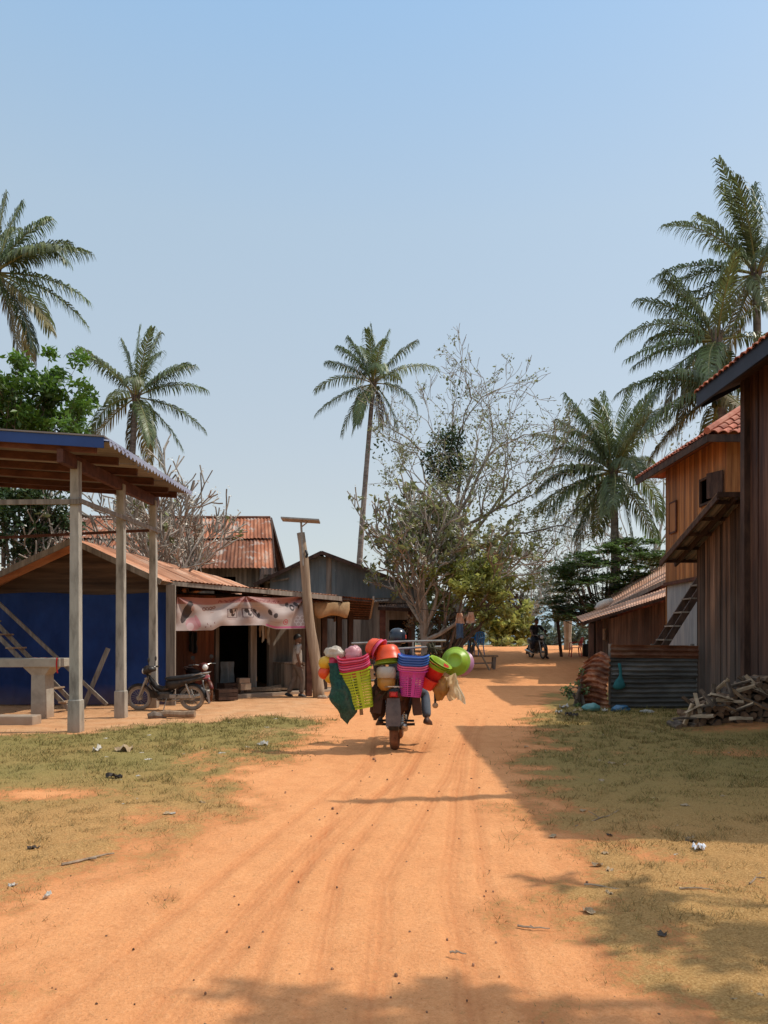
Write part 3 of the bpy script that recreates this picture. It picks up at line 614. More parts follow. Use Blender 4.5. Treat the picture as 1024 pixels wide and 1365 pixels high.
mb = MB(); mb.cv = .5; mb.bbox(sp(2.75, .95, .3), (.32, .3, .18), .01, rotM(z=.7)); mb.bbox(sp(2.75, .95, .46), (.3, .28, .13), .01, rotM(z=.5)); tag(mb.build('cardboard_box', cloth('cardboard', (.36,.25,.17)), loc=sp(2.75, .95, .12)), 'small brown cardboard box by the shop doorway', 'box')
def crate(p, rz, lab, m_='timber_dark', d=(.5, .34, .28)):
    t = thing('crate', lab, 'crate', p, rz, 'dark crates before the shop door'); 
    for side in ((0, -d[1]/2, 0), (0, d[1]/2, 0)):
        mb = MB()
        for k in range(3): mb.rv(); mb.box((0, side[1], .05+k*d[2]/3), (d[0], .02, d[2]/3-.015))
        mb.build('side_slats', M[m_], t, local=True)
    for sx in (-1, 1):
        mb = MB(); mb.box((sx*(d[0]/2-.015), 0, d[2]/2), (.025, d[1]-.03, d[2])); mb.build('end_panel', M[m_], t, local=True)
    mb = MB(); mb.box((0, 0, .015), (d[0]-.06, d[1]-.03, .02)); mb.build('bottom', M[m_], t, local=True)
    return t
crate(sp(1.95, .35, .02), .5, 'dark wooden crate on the dirt behind the parked motorbike')
crate(sp(2.4, 1.1, .12), .8, 'dark wooden crate on the shop floor beside the cardboard box')
# clothes-like bundle and packets in the doorway
def drape(name, lab, cat, m_, P, U, W, H, amp=.04, seed=0, group=None, flare=0.):
    mb = MB(); P, U = V(P), V(U).normalized(); Nn = U.cross(V((0,0,1)))
    mb.grid(lambda u, v: P+U*(W*(u-.5)*(1+flare*v)+.03*mnoise.noise(V((v*3, u*2, seed))))-V((0,0,H*v*(1+.06*math.sin(5*u+seed))))+Nn*amp*(math.sin(u*11+seed)+1.5*mnoise.noise(V((u*3, v*2, seed+5)))), 18, 14)
    return tag(mb.build(name, m_, loc=P-V((0,0,H)), smooth=True), lab, cat, group)
drape('grey_cloth', 'grey cloth hanging over a stand in the shop doorway', 'cloth', cloth('grey_cloth_weave', (.16,.17,.17)), sp(2.55, 1.5, .95), SU, .42, .8, .05, 2)
drape('dark_bag', 'black bag hanging on the red brown shop wall', 'bag', M['black'], sp(1.75, 1.85, 1.75), SU, .22, .55, .03, 5)
for k in range(4):
    drape('packet_strip', 'strip of small pale packets hanging in the narrow doorway', 'packets', cloth('pale_packets%d' % (k % 2), (.55,.52,.45) if k % 2 else (.42,.3,.2)), sp(3.72+k*.085, 1.75, 2.05-.03*k), SU, .07, .42+.12*(k % 2), .01, k, 'packet strips in the doorway')
# banner: printed vinyl, its print painted on a fine mesh in the sheet's own coordinates
def banner():
    W_, H_ = 330, 84; img = np.zeros((H_, W_, 3)); uu, vv = np.meshgrid((np.arange(W_)+.5)/W_, (np.arange(H_)+.5)/H_)   # v from bottom
    img[:] = (.40, .315, .285); a = 4.05
    img += (fbm(uu*9, vv*3, 4)-.5)[..., None]*.10
    img[vv > .8] = (.30, .125, .105)
    def ell(cu, cv_, ru, rv_, c, k=1., rot=0):
        du, dv = (uu-cu)*a, vv-cv_; x = du*math.cos(rot)+dv*math.sin(rot); y = -du*math.sin(rot)+dv*math.cos(rot)
        m_ = (x/ru)**2+(y/rv_)**2 < 1; img[m_] = img[m_]*(1-k)+np.array(c)*k
    def ring(cu, cv_, r, wd, c):
        d = np.hypot((uu-cu)*a, vv-cv_); m_ = np.abs(d-r) < wd; img[m_] = c
    def rect(u0, u1, v0, v1, c): m_ = (uu > u0) & (uu < u1) & (vv > v0) & (vv < v1); img[m_] = c
    def frame(u0, u1, v0, v1, c, t_=.006):
        rect(u0, u1, v0, v1, c); rect(u0+t_, u1-t_, v0+t_*a, v1-t_*a, (.44, .38, .355))
    dk = (.05, .032, .03)
    for k in range(38):                                   # illegible curly heading
        ell(.30+k*.0125, .875+.02*math.sin(k*2.3), .017+.009*math.sin(k*1.7), .042, (.16, .02, .02), .9, k)
    ell(.085, .62, .12, .28, dk, 1, -.25); ell(.06, .42, .09, .2, dk, 1, -.3); ell(.115, .67, .05, .09, (.34, .2, .16))
    ell(.12, .2, .2, .2, (.5, .22, .24), .8, .2); ell(.15, .28, .05, .2, (.42, .16, .18), .8, .3); ell(.1, .12, .1, .12, (.56, .4, .4))
    for k in range(4): ring(.20+k*.024, .66+.012*k, .045-.004*k, .016, (.20, .09, .06))
    rect(.245, .27, .54, .56, (.33, .2, .17))
    for u0 in (.36, .475):
        frame(u0, u0+.085, .27, .60, (.12, .06, .06)); ell(u0+.03, .5, .055, .09, dk, 1, .5); ell(u0+.05, .4, .07, .08, dk); ell(u0+.055, .45, .03, .05, (.5, .4, .38)); ell(u0+.065, .52, .03, .05, dk); ell(u0+.03, .4, .02, .04, (.55, .47, .44))
        rect(u0+.01, u0+.075, .215, .235, (.33, .22, .2))
    ell(.585, .5, .05, .1, dk, 1, .7); ell(.61, .36, .055, .1, dk); ell(.605, .47, .03, .06, (.5, .42, .4)); ell(.685, .5, .055, .1, dk, 1, .4); ell(.725, .42, .06, .085, dk, 1, -.4); ell(.705, .47, .025, .04, (.5, .42, .4))
    rect(.59, .65, .215, .235, (.33, .22, .2)); rect(.68, .76, .2, .22, (.33, .22, .2)); rect(.41, .66, .15, .17, (.4, .28, .26))
    ell(.835, .76, .06, .08, dk); ell(.865, .66, .07, .1, dk); ell(.9, .76, .055, .08, dk, 1, .5); ell(.925, .68, .05, .06, dk); ell(.866, .66, .03, .045, (.4, .3, .28))
    ring(.81, .22, .075, .013, (.45, .08, .1)); rect(.803, .817, .19, .25, (.45, .1, .12)); rect(.808, .825, .2, .215, (.45, .1, .12))
    for k in range(6): ring(.93+.03*math.cos(k*PI/3), .24+.11*math.sin(k*PI/3), .06, .007, (.66, .6, .58))
    for k, (u_, v_) in enumerate(((.215, .2), (.235, .13), (.262, .21), (.2, .1))): ell(u_, v_, .022, .03, (.2, .1, .09)); ell(u_+.003, v_, .01, .012, (.5, .4, .36))
    rect(.66, 1, .02, .085, (.5, .12, .24))
    for k in range(5): rect(.42, .8, .66-.09*k+.0, .667-.09*k, (.5, .36, .32)) if k in (0, 1) else None
    img *= (1-.1*fbm(uu*3, vv*3, 14)[..., None])
    mb = MB(); L0, L1 = .42, 4.13
    def pos(u, v):
        s_ = lerp(L0, L1, u)
        top = lerp(2.56, 2.71, u)-.05*abs(math.sin(PI*2*min(1, abs(u-.5)*2)))*0-.035*(1-math.cos(4*PI*u))*.5
        bot = lerp(1.76, 1.84, u)+.11*sm(.24, .32, u)*(1-sm(.62, .75, u))*1.
        du = (u-.5)*4.0; dv = 1-v; fold = 0                         # folds fan out from where it is tied up
        r_ = math.hypot(du, dv*1.0)+.02; ang = math.atan2(du, dv+.02)
        fold += .035*math.sin(ang*7+.6)*math.exp(-r_*.5)*min(1, r_*2)
        r2 = math.hypot((u-1)*4, 1-v)+.02; fold += .03*math.sin(math.atan2((1-u)*4, 1-v+.02)*9)*math.exp(-r2*.9)
        r3 = math.hypot(u*4, 1-v)+.02; fold += .022*math.sin(math.atan2(u*4, 1-v+.02)*8+1)*math.exp(-r3*.9)
        fold += .02*mnoise.noise(V((u*9, v*3, 2)))
        return sp(s_, -.07-fold*2.4, lerp(bot, top, v))
    mb.grid(pos, W_, H_); mb.col = np.concatenate([np.clip(img, 0, 1), np.ones((H_, W_, 1))], 2).reshape(-1, 4)
    m = bpy.data.materials.new('printed_vinyl'); m.use_nodes = True; nt = m.node_tree; at_ = nt.nodes.new('ShaderNodeAttribute'); at_.attribute_name = 'paint'
    nt.links.new(at_.outputs['Color'], nt.nodes['Principled BSDF'].inputs['Base Color']); nt.nodes['Principled BSDF'].inputs['Roughness'].default_value = .6
    return tag(mb.build('shop_banner', m, loc=sp(2.3, 0, 1.8), smooth=True), 'wrinkled pinkish white printed banner hung along the shop canopy', 'banner')
banner()

# ------------------------------------------------------------------ house with the big rusty roof
hb = thing('stilt_house', 'stilt house with a big two tier rusted iron roof', 'house', (-9, 31, hz(0, 31)))
rl, rr = V((-13.9, 33, 6.75)), V((-4.9, 33, 6.72)); el_, er = V((-14.3, 29.5, 4.25)), V((-4.25, 29.6, 4.3))
mb = MB(); ml, mr_ = el_.lerp(rl, .52), er.lerp(rr, .52)
mb.corr(ml+V((0,0,.1)), mr_+V((0,0,.1)), rr+V((0,0,.02)), rl+V((0,0,.02)), .15, .02, 2, sheet=.75, seg=4); mb.build('upper_roof', M['rust'], hb)
mb = MB(); mb.corr(el_, er, er.lerp(rr, .56), el_.lerp(rl, .56), .15, .02, 2, sheet=.75, seg=4); mb.build('lower_roof', M['rust'], hb)
mb = MB(); mb.corr(rr, rl, rl+V((-.3,3.4,-2.4)), rr+V((.3,3.4,-2.4)), .15, .02, 2, sheet=.75, seg=4); mb.build('rear_roof', M['rust'], hb)
mb = MB(); mb.tube([rl+V((0,0,.03)), rr+V((.02,0,.03))], .07, 8); mb.build('ridge_cap', M['rust_dark'], hb)
for a, b in ((er+V((.06,0,-.08)), rr+V((.06,0,-.05))), (rr+V((.06,.0,-.05)), rr+V((.36,3.4,-2.45)))):
    mb = MB(); mb.bar(a, b, .05, .2); mb.build('barge_board', M['timber_dark'], hb)
gz = hz(0, 30.5)
mb = MB(); mb.planks((-13.6, 30.3, 0), (1,0,0), 8.7, gz+1.3, 4.75, .2, holes=((6.9, 7.7, 3.0, 4.0), (3, 3.8, 3.0, 4.0))); mb.build('front_wall', M['plank_grey'], hb)
mb = MB(); mb.planks((-4.92, 30.3, 0), (0,1,0), 5.6, gz+1.3, lambda q: 4.7+2*(1-abs(q/2.75-1)), .2); mb.build('side_wall', M['timber_dark'], hb)
mb = MB(); mb.planks((-13.6, 35.8, 0), (1,0,0), 8.7, gz+1.3, 4.75, .3); mb.planks((-13.6, 30.3, 0), (0,1,0), 5.6, gz+1.3, lambda q: 4.7+2*(1-abs(q/2.75-1)), .3); mb.box((-9.2, 33, gz+1.35), (8.7, 5.4, .1)); mb.build('rear_wall', M['timber_dark'], hb)
for x in (-13.3, -11, -8.6, -6.5, -5.1):
    for y in (30.5, 35.5): mb = MB(); mb.rv(); mb.box((x, y, gz+.6), (.2, .2, 1.5)); mb.build('stilt', M['timber_dark'], hb)
mb = MB(); mb.planks((-4.75, 30.4, 0), (1,0,0), .9, 3.4, 4.1, .2); mb.box((-4.1, 30.2, 3.95), (1.3, .12, .1)); mb.bar((-4.6, 30.1, 3.75), (-3.7, 29.9, 3.9), .1, .06); mb.build('side_lean_to', M['plank_grey'], hb)

# ------------------------------------------------------------------ blue-grey gabled house
hc = thing('gabled_house', 'plain blue grey boarded house with a wide low gable', 'house', (-1.5, 30, hz(0, 30)))
y0 = 30.; gz = hz(0, 30)-.05; ax_, az_ = -2.4, 4.93
def groof(x): return az_-(abs(x-ax_))*(.48 if x < ax_ else .373)
mb = MB(); mb.planks((-4.45, y0, 0), (1,0,0), 5.7, 3.15, lambda q: groof(-4.45+q)-.06, .62, jit=.004, gap=.004); mb.build('gable_wall', M['plank_blue'], hc)
mb = MB(); mb.planks((-4.4, y0+.05, 0), (1,0,0), 5.6, gz, 3.2, .27, holes=((4.7, 5.35, gz, 2.3),), ragged=.05); mb.build('lower_wall', M['plank_grey'], hc)
mb = MB(); mb.box((-2.15, y0-.03, 3.95), (.2, .05, 1.6)); mb.build('gable_strut', M['timber'], hc)
mb = MB(); mb.planks((1.22, y0, 0), (0,1,0), 7, gz, groof(1.22)-.05, .27); mb.build('side_wall', M['plank_grey'], hc)
mb = MB(); mb.planks((-4.4, y0, 0), (0,1,0), 7, gz, groof(-4.4)-.05, .3); mb.planks((-4.4, y0+7, 0), (1,0,0), 5.6, gz, lambda q: groof(-4.4+q)-.06, .3); mb.build('rear_wall', M['plank_grey'], hc)
a, b = V((ax_, y0-.45, az_)), V((ax_, y0+7.3, az_)); rx, lx = 1.62, -5.0
mb = MB(); mb.corr((rx, y0-.45, groof(rx)), (rx, y0+7.3, groof(rx)), b, a, .15, .015, 2, seg=4); mb.corr(a, b, (lx, y0+7.3, groof(lx)), (lx, y0-.45, groof(lx)), .15, .015, 2, seg=4); mb.build('roof', M['zinc_under'], hc)
for e in (rx, lx):
    mb = MB(); mb.bar(a+V((0,-.03,-.06)), V((e, y0-.48, groof(e)-.06)), .04, .14); mb.build('barge_board', M['timber_dark'], hc)
# lean-to porch at its right end
mb = MB(); mb.corr((-.55, 29.0, 2.95), (.15, 29.0, 3.0), (.15, 29.95, 3.12), (-.55, 29.95, 3.08), .1, .012, 1, seg=4); mb.build('porch_roof', M['zinc_under'], hc)
mb = MB(); mb.corr((-.2, 28.0, 2.72), (1.15, 28.0, 2.66), (1.15, 29.95, 2.95), (-.2, 29.95, 2.95), .1, .012, 1, seg=4); mb.bar((-.22, 27.98, 2.66), (1.18, 27.98, 2.6), .04, .12); mb.build('porch_roof', M['timber_dark'], hc)
for x, y, w_ in ((-.05, 28.3, .22), (.95, 28.3, .12)):
    g = hz(0, y); mb = MB(); mb.rv(); mb.box((x, y, (g+2.65)/2), (w_, .12, 2.65-g)); mb.build('porch_post', M['timber_red'], hc)
mb = MB(); mb.box((.55, 30.6, 1.6), (1.2, .05, 2.2)); mb.build('interior_shade', M['dark'], hc)  # near-black panel standing in for the shade inside the doorway

# ------------------------------------------------------------------ leaning pole with solar lamp panel
t = thing('leaning_pole', 'rough leaning tree trunk pole topped by a flat solar panel', 'pole', (-1.74, 20.4, 0))
mb = MB(); pts, rd = [], []
for i in range(13):
    f = i/12; pts.append(V((lerp(-1.72, -2.22, f)+.025*math.sin(f*9), 20.4, lerp(-.1, 4.38, f)))); rd.append(lerp(.155, .105, f)*(1+.06*math.sin(i*2.1)))
mb.tube(pts, rd, 12); mb.build('trunk', M['log'], t, smooth=True)
mb = MB(); mb.tube([(-2.13, 20.3, 3.5), (-2.19, 20.3, 4.66)], .028, 8); mb.tube([(-2.18, 20.3, 4.52), (-1.98, 20.3, 4.68)], .018, 6); mb.build('mast', M['alu'], t)
mb = MB(); mb.box((-2.2, 20.3, 4.70), (1.0, .45, .04), rotM(y=.06, x=-.05)); mb.build('solar_panel', M['alu'], t)
mb = MB(); mb.tube([(-2.06, 20.28, 3.9), (-2.02, 20.24, 3.8), (-2.05, 20.25, 3.7)], .035, 6); mb.build('lamp', M['black'], t)
mb = MB()
for k in range(5): mb.rv(); a = 1.1*k; mb.ball((-1.5+.17*math.cos(a), 20.3+.16*math.sin(a)-.1, .03), (.09, .07, .06), 7, 5)
tag(mb.build('stone_heap', M['concrete'], loc=(-1.5, 20.2, 0)), 'little heap of stones at the foot of the leaning pole', 'stones')
# ------------------------------------------------------------------ near timber house on the right
nh = thing('timber_house', 'tall dark red timber house with tiled roof nearest on the right', 'house', (9, 10.5, 0))
NX, N0, N1, EZ = 6.70, 7.2, 14.15, 6.12
mb = MB(); mb.planks((NX, N1, 0), (0,-1,0), N1-N0, .02, EZ+.35, .19, Nn=(-1,0,0), jit=.012); mb.build('road_wall', M['plank_dark'], nh)
def nr(x): return EZ+.12+(x-5.95)*.52 if x < 9.7 else EZ+.12+(9.7-5.95)*.52-(x-9.7)*.52
mb = MB(); mb.planks((NX, N1, 0), (1,0,0), 6, .02, lambda q: nr(NX+q)-.1, .19, Nn=(0,1,0)); mb.build('far_gable_wall', M['plank_dark'], nh)
mb = MB(); mb.planks((NX, N0, 0), (1,0,0), 6, .02, lambda q: nr(NX+q)-.1, .25, Nn=(0,-1,0)); mb.planks((NX+6, N1, 0), (0,-1,0), N1-N0, .02, EZ+.3, .3, Nn=(1,0,0)); mb.build('rear_wall', M['plank_dark'], nh)
mb = MB(); mb.box((NX-.03, N1-.01, 3.2), (.16, .16, 6.4)); mb.build('corner_post', M['timber_dark'], nh)
E0, E1 = N0-.5, N1+.45; RZ = nr(9.7)
mb = MB(); mb.tiles((5.9, E1, nr(5.9)), (5.9, E0, nr(5.9)), (9.7, E0, RZ), (9.7, E1, RZ), .21, .32); mb.tiles((13.5, E0, nr(13.5)), (13.5, E1, nr(13.5)), (9.7, E1, RZ), (9.7, E0, RZ), .42, .64, seg=4)
mb.build('roof', M['tile'], nh)
mb = MB(); mb.box((5.955, (E0+E1)/2, EZ+.015), (.05, E1-E0, .31)); mb.build('fascia', M['navy'], nh)
for s_ in (-1, 1):
    mb = MB(); mb.bar((9.7, E1-.02, RZ-.16), (9.7+s_*3.72, E1-.02, EZ-.05), .05, .24); mb.build('barge_board', M['navy'], nh)
mb = MB(); mb.hexa([V((6.0, E0, EZ-.06)), V((NX+.1, E0, EZ+.3)), V((NX+.1, E1-.05, EZ+.3)), V((6.0, E1-.05, EZ-.06)), V((6.0, E0, EZ-.03)), V((NX+.1, E0, EZ+.33)), V((NX+.1, E1-.05, EZ+.33)), V((6.0, E1-.05, EZ-.03))]); mb.build('soffit', M['timber_dark'], nh)
up = thing('shadow_pole', 'tall wooden pole added out of view beside the near timber house for its shadow', 'pole', (6.1, 8.42, 0))  # unseen pole added to cast the thin shadow across the road
mb = MB(); mb.tube([(6.1, 8.42, -.2), (6.1, 8.42, 4), (6.1, 8.42, 8.7)], [.14, .125, .1], 10); mb.build('shaft', M['log'], up, smooth=True)
mb = MB(); mb.bar((5.5, 8.36, 8.2), (6.7, 8.48, 8.2), .09, .1); mb.build('crossarm', M['timber'], up)

# ------------------------------------------------------------------ brown kitchen shed with sloping sheet roof seen from below
sh = thing('plank_shed', 'weathered brown plank shed with sloping corrugated roof beside timber house', 'shed', (8, 16, 0))
SX = 7.0; sz = lambda y: 4.42-(y-14.75)*.325
mb = MB(); mb.planks((SX, 17.2, 0), (0,-1,0), 2.95, .08, lambda q: sz(17.2-q)-.06, .135, Nn=(-1,0,0), ragged=.06, jit=.012); mb.build('road_wall', M['plank_brown'], sh)
mb = MB(); mb.planks((SX, 17.2, 0), (1,0,0), 3, .08, sz(17.2)-.06, .15, Nn=(0,1,0)); mb.planks((SX+3, 17.2, 0), (0,-1,0), 2.9, .08, 3.3, .3); mb.build('rear_wall', M['plank_brown'], sh)
mb = MB(); mb.corr((6.42, 17.95, sz(17.95)), (10.2, 17.95, sz(17.95)), (10.2, 14.85, sz(14.85)), (6.42, 14.85, sz(14.85)), .13, .016, 4, sheet=.8, seg=6); mb.build('roof', M['zinc_under'], sh)
for k in range(5):
    y = 17.8-k*.68; mb = MB(); mb.rv(); mb.bar((6.44, y, sz(y)-.06), (10, y, sz(y)-.06), .06, .07); mb.build('purlin', M['timber_dark'], sh)
for x in (6.45, 6.8):
    mb = MB(); mb.rv(); mb.bar((x, 17.95, sz(17.95)-.075), (x, 14.85, sz(14.85)-.075), .05, .11); mb.build('rafter', M['timber_dark'], sh)
mb = MB(); mb.bar((6.44, 14.86, sz(14.86)-.02), (7.1, 14.86, sz(14.86)-.02), .04, .1); mb.build('roof_edge', M['timber_dark'], sh)

# ------------------------------------------------------------------ golden boarded house behind the shed
gh = thing('golden_house', 'golden boarded upper storey house with red tiled hip roof', 'house', (11, 21.5, 0))
GX, G0, G1, GE = 8.68, 19.45, 23.7, 6.52
mb = MB(); mb.planks((GX, G1, 0), (0,-1,0), G1-G0, 3.25, GE+.4, .13, Nn=(-1,0,0), holes=((2.7, 3.6, 5.22, 5.86),), jit=.003); mb.build('road_wall', M['plank_gold'], gh)
mb = MB(); mb.planks((GX, G0, 0), (1,0,0), 6, 3.25, GE+.4, .13, Nn=(0,-1,0), jit=.003); mb.build('near_wall', M['plank_gold'], gh)
mb = MB(); mb.planks((GX, G1, 0), (1,0,0), 6, 0, GE+.4, .3, Nn=(0,1,0)); mb.planks((GX+6, G0, 0), (0,1,0), G1-G0, 0, GE+.4, .3, Nn=(1,0,0)); mb.build('rear_wall', M['plank_gold'], gh)
mb = MB(); mb.planks((GX+.04, G1, 0), (0,-1,0), G1-G0, -.05, 3.25, .8, Nn=(-1,0,0), jit=.004); mb.planks((GX+.04, G0+.04, 0), (1,0,0), 6, -.05, 3.25, .8, Nn=(0,-1,0)); mb.build('lower_wall', M['pale_board'], gh)
mb = MB(); mb.box((GX-.02, (G0+G1)/2, 3.24), (.07, G1-G0+.1, .1)); mb.build('floor_beam', M['timber_red'], gh)
mb = MB(); mb.box((GX+.6, (G0+G1)/2-.5, 5.5), (.05, 3.2, 2)); mb.build('interior_shade', M['dark'], gh)  # near-black panel painted as the shade behind the window
wf = MB()
for y in (G1-2.68, G1-3.62): wf.box((GX-.03, y, 5.54), (.06, .06, .76))
for z in (5.2, 5.88): wf.box((GX-.03, G1-3.15, z), (.06, .9, .06))
fr = wf.build('window', M['timber_dark'], gh)
mb = MB(); mb.box((GX-.16, G1-3.9, 5.54), (.035, .5, .66), rotM(z=.45)); mb.build('shutter', M['timber_dark'], fr)
mb = MB(); mb.box((GX-.025, G1-.68, 5.2), (.03, .5, .86)); f2 = mb.build('window', M['plank_gold'], gh)
mb = MB()
for y in (G1-.42, G1-.94): mb.box((GX-.035, y, 5.2), (.03, .05, .92))
for z in (4.75, 5.65): mb.box((GX-.035, G1-.68, z), (.03, .56, .05))
mb.build('frame', M['timber_red'], f2)
ex, ey0, ey1, hxr, rz2 = 7.93, 18.85, 24.25, 12.2, 8.6
A, B = V((ex, ey1, GE+.08)), V((ex, ey0, GE+.08)); P0, P1 = V((hxr-1.2, ey0+2.5, rz2)), V((hxr-1.2, ey1-2.3, rz2))
mb = MB(); mb.tiles(A, B, P0, P1, .2, .3); Cn = V((16, ey0, GE+.08)); mb.tiles(B, Cn, V((14, ey0+2.5, rz2)), P0, .25, .33, amp=.05); mb.tiles(Cn, V((16, ey1, GE+.08)), V((14, ey1-2.3, rz2)), V((14, ey0+2.5, rz2)), .4, .5, seg=4); mb.tiles(V((16, ey1, GE+.08)), A, P1, V((14, ey1-2.3, rz2)), .4, .5, seg=4); mb.build('roof', M['tile'], gh)
mb = MB(); mb.tube([B+V((-.02,-.02,.07)), P0+V((0,0,.06))], .09, 8); mb.tube([P0+V((0,0,.06)), P1+V((0,0,.06))], .09, 8); mb.build('hip_ridge', M['tile'], gh)
mb = MB(); mb.box((ex+.03, (ey0+ey1)/2, GE-.02), (.05, ey1-ey0, .18)); mb.build('fascia', M['timber_dark'], gh)
mb = MB(); mb.box((ex+4, ey0+.03, GE-.02), (8, .05, .18)); mb.build('fascia', M['timber_dark'], gh)
mb = MB()
for k in range(6): mb.rv(); x0 = ex+.06+k*.125; mb.box((x0+.06, (ey0+ey1)/2, GE-.02+R.uniform(0, .008)+k*.05), (.122, ey1-ey0-.1, .02), rotM(y=-.35))
for k in range(5): mb.rv(); mb.box((ex+4.5, ey0+.12+k*.12, GE+.0+k*.05), (7, .118, .02), rotM(x=.35))
mb.build('soffit', pmat('soffit_boards', [(.14,.045,.02), (.24,.085,.035)], (2,2,2), .7, .1, varamt=.25), gh)
# steep stair ladder up to the golden house
t = thing('stair_ladder', 'steep grey wooden stair rising to the golden house behind fence', 'ladder', (7.0, 18.9, 0))
a, b = V((6.1, 18.9, .3)), V((7.85, 18.9, 3.05))
for d in (-.27, .27):
    mb = MB(); mb.bar(a+V((0, d, 0)), b+V((0, d, 0)), .05, .15, up=V((-1,0,.6))); mb.build('side_rail', M['timber_dark'], t)
for k in range(8):
    mb = MB(); p = a.lerp(b, .08+.122*k); mb.rv(); mb.box(p+V((0,0,.02)), (.19, .6, .035)); mb.build('tread', M['timber'], t)

# ------------------------------------------------------------------ low plank building beyond
lb = thing('low_plank_house', 'low brown plank house with two orange sheet roofs beyond fence', 'house', (9, 26, hz(0, 26)))
def Lp(px, py, y): return at(px, py, y)
LY = 25.0
mb = MB(); a, b = Lp(812, 850, LY), Lp(892, 850, LY); mb.planks((a.x, LY, 0), (1,0,0), b.x-a.x+1, 0, lambda q: lerp(2.2, 2.95, q/2.4), .2, Nn=(0,-1,0), jit=.012); mb.planks((a.x, LY, 0), (0,1,0), .9, .3, 2.3, .2, Nn=(-1,0,0)); mb.build('wall', M['plank_brown'], lb)
mb = MB(); mb.planks((a.x+.6, LY+4, 0), (1,0,0), 3.4, .1, lambda q: 2.3+q*.3, .3); mb.build('rear_wall', M['plank_brown'], lb)
fl, fr_, br_, bl_ = Lp(776, 829, LY-.7), Lp(894, 793, LY-.7), Lp(900, 778, LY+4.2), Lp(768, 822, LY+4.2)
mb = MB(); mb.corr(fl, fr_, br_, bl_, .1, .008, 2, sheet=1.6, seg=8, lift=.002); mb.build('lower_roof', M['roof_peach'], lb, smooth=True)
mb = MB(); dz_ = V((0,0,.06)); mb.bar(fl-dz_, fr_-dz_, .05, .07)
for k in range(1, 4): mb.rv(); f = k/4; mb.bar(fl.lerp(bl_, f)-dz_, fr_.lerp(br_, f)-dz_, .06, .08)
mb.build('rafters', M['timber_dark'], lb)
U_ = 28.4; ufl, ufr, ubr, ubl = Lp(797, 816, U_), Lp(890, 771, U_), Lp(892, 746, U_+3.6), Lp(790, 808, U_+3.6)
mb = MB(); mb.planks((ufl.x+.6, U_+.25, 0), (1,0,0), 2.6, 1.5, lambda q: lerp(ufl.z, ufr.z, (q+.6)/(ufr.x-ufl.x))-.04, .2, Nn=(0,-1,0), jit=.01); mb.build('upper_wall', M['plank_red'], lb)
mb = MB(); mb.corr(ufl, ufr, ubr, ubl, .1, .008, 2, sheet=1.6, seg=8, lift=.002); mb.build('upper_roof', M['roof_peach'], lb, smooth=True)
mb = MB(); mb.bar(ufl-V((0,.03,.07)), ufr-V((0,.03,.07)), .04, .14); mb.build('barge_board', M['timber'], lb)
for px_, y, w_, h_ in ((788, LY-.5, .14, 2.1), (799, LY-.1, .17, 2.2), (795, LY+3.6, .14, 2.3)):
    p = Lp(px_, 850, y); mb = MB(); mb.rv(); mb.box((p.x, y, h_/2+hz(p.x, y)/2-.05), (w_, w_, h_-hz(p.x, y))); mb.build('porch_post', M['timber_dark'], lb)
p = Lp(804, 850, LY+.6); mb = MB(); mb.box((p.x+1.6, LY+3.4, 1.2), (2.6, .05, 2.4)); mb.build('interior_shade', M['dark'], lb)  # near-black panel painted as the shade under the porch roof
drape('pale_cloth', 'pale cloth hanging under the porch of the low plank house', 'cloth', cloth('pale_porch_cloth', (.5,.38,.27), .2), Lp(806, 838, LY+.3), (1,.2,0), .42, .4, .04, 3)
mb = MB()
rings = []
for i in range(9):
    f = i/8; p = Lp(793, 814, LY+1.2).lerp(Lp(818, 804, LY+1.6), f)+V((0,0,.1)); r_ = .15*(math.sin(PI*f)**.4+.12)
    rings.append([p+V((0, r_*math.cos(2*PI*j/10), r_*(.9+.5*mnoise.noise(V((f*5, j, 3))))*math.sin(2*PI*j/10))) for j in range(10)])
mb.loft(rings); tag(mb.build('rolled_sheet', cloth('pale_sheet', (.5,.47,.42)), loc=Lp(806, 809, LY+1.4), smooth=True), 'rolled pale sheet lying on the lowest orange roof', 'sheet')

# ------------------------------------------------------------------ corrugated fence and rusted wrap
fe = thing('corrugated_fence', 'dark grey fence of horizontal corrugated zinc sheets', 'fence', (6.0, 17.25, 0))
def fsheet(z0, z1, x0, x1, y, tilt, n):
    mb = MB(); mb.rv(); H = z1-z0; nw = H/.108
    mb.grid(lambda u, v: V((lerp(x0, x1, u), y+.022*math.sin(2*PI*v*nw+n)+.03*mnoise.noise(V((u*3, v*1.2, n)))-.012*math.sin(PI*u)*v, z0+H*v+tilt*u+.012*mnoise.noise(V((u*4, 0, n+9))))), 24, int(nw*8), lambda u, v: .5+.5*mnoise.noise(V((u*1.3, v*2.5, n)))); return mb
fsheet(.0, .82, 5.08, 7.0, 17.2, .01, 1).build('sheet', M['zinc_grey'], fe, smooth=True)
fsheet(.76, 1.28, 5.07, 7.0, 17.16, -.01, 4).build('sheet', M['zinc_grey'], fe, smooth=True)
fsheet(1.16, 1.45, 5.05, 7.0, 17.12, -.03, 7).build('sheet', M['rust_dark'], fe, smooth=True)
for x in (5.1, 6.05, 6.95): mb = MB(); mb.rv(); mb.tube([(x, 17.33, -.1), (x, 17.33, 1.46)], .045, 7); mb.build('post', M['timber'], fe)
mb = MB()
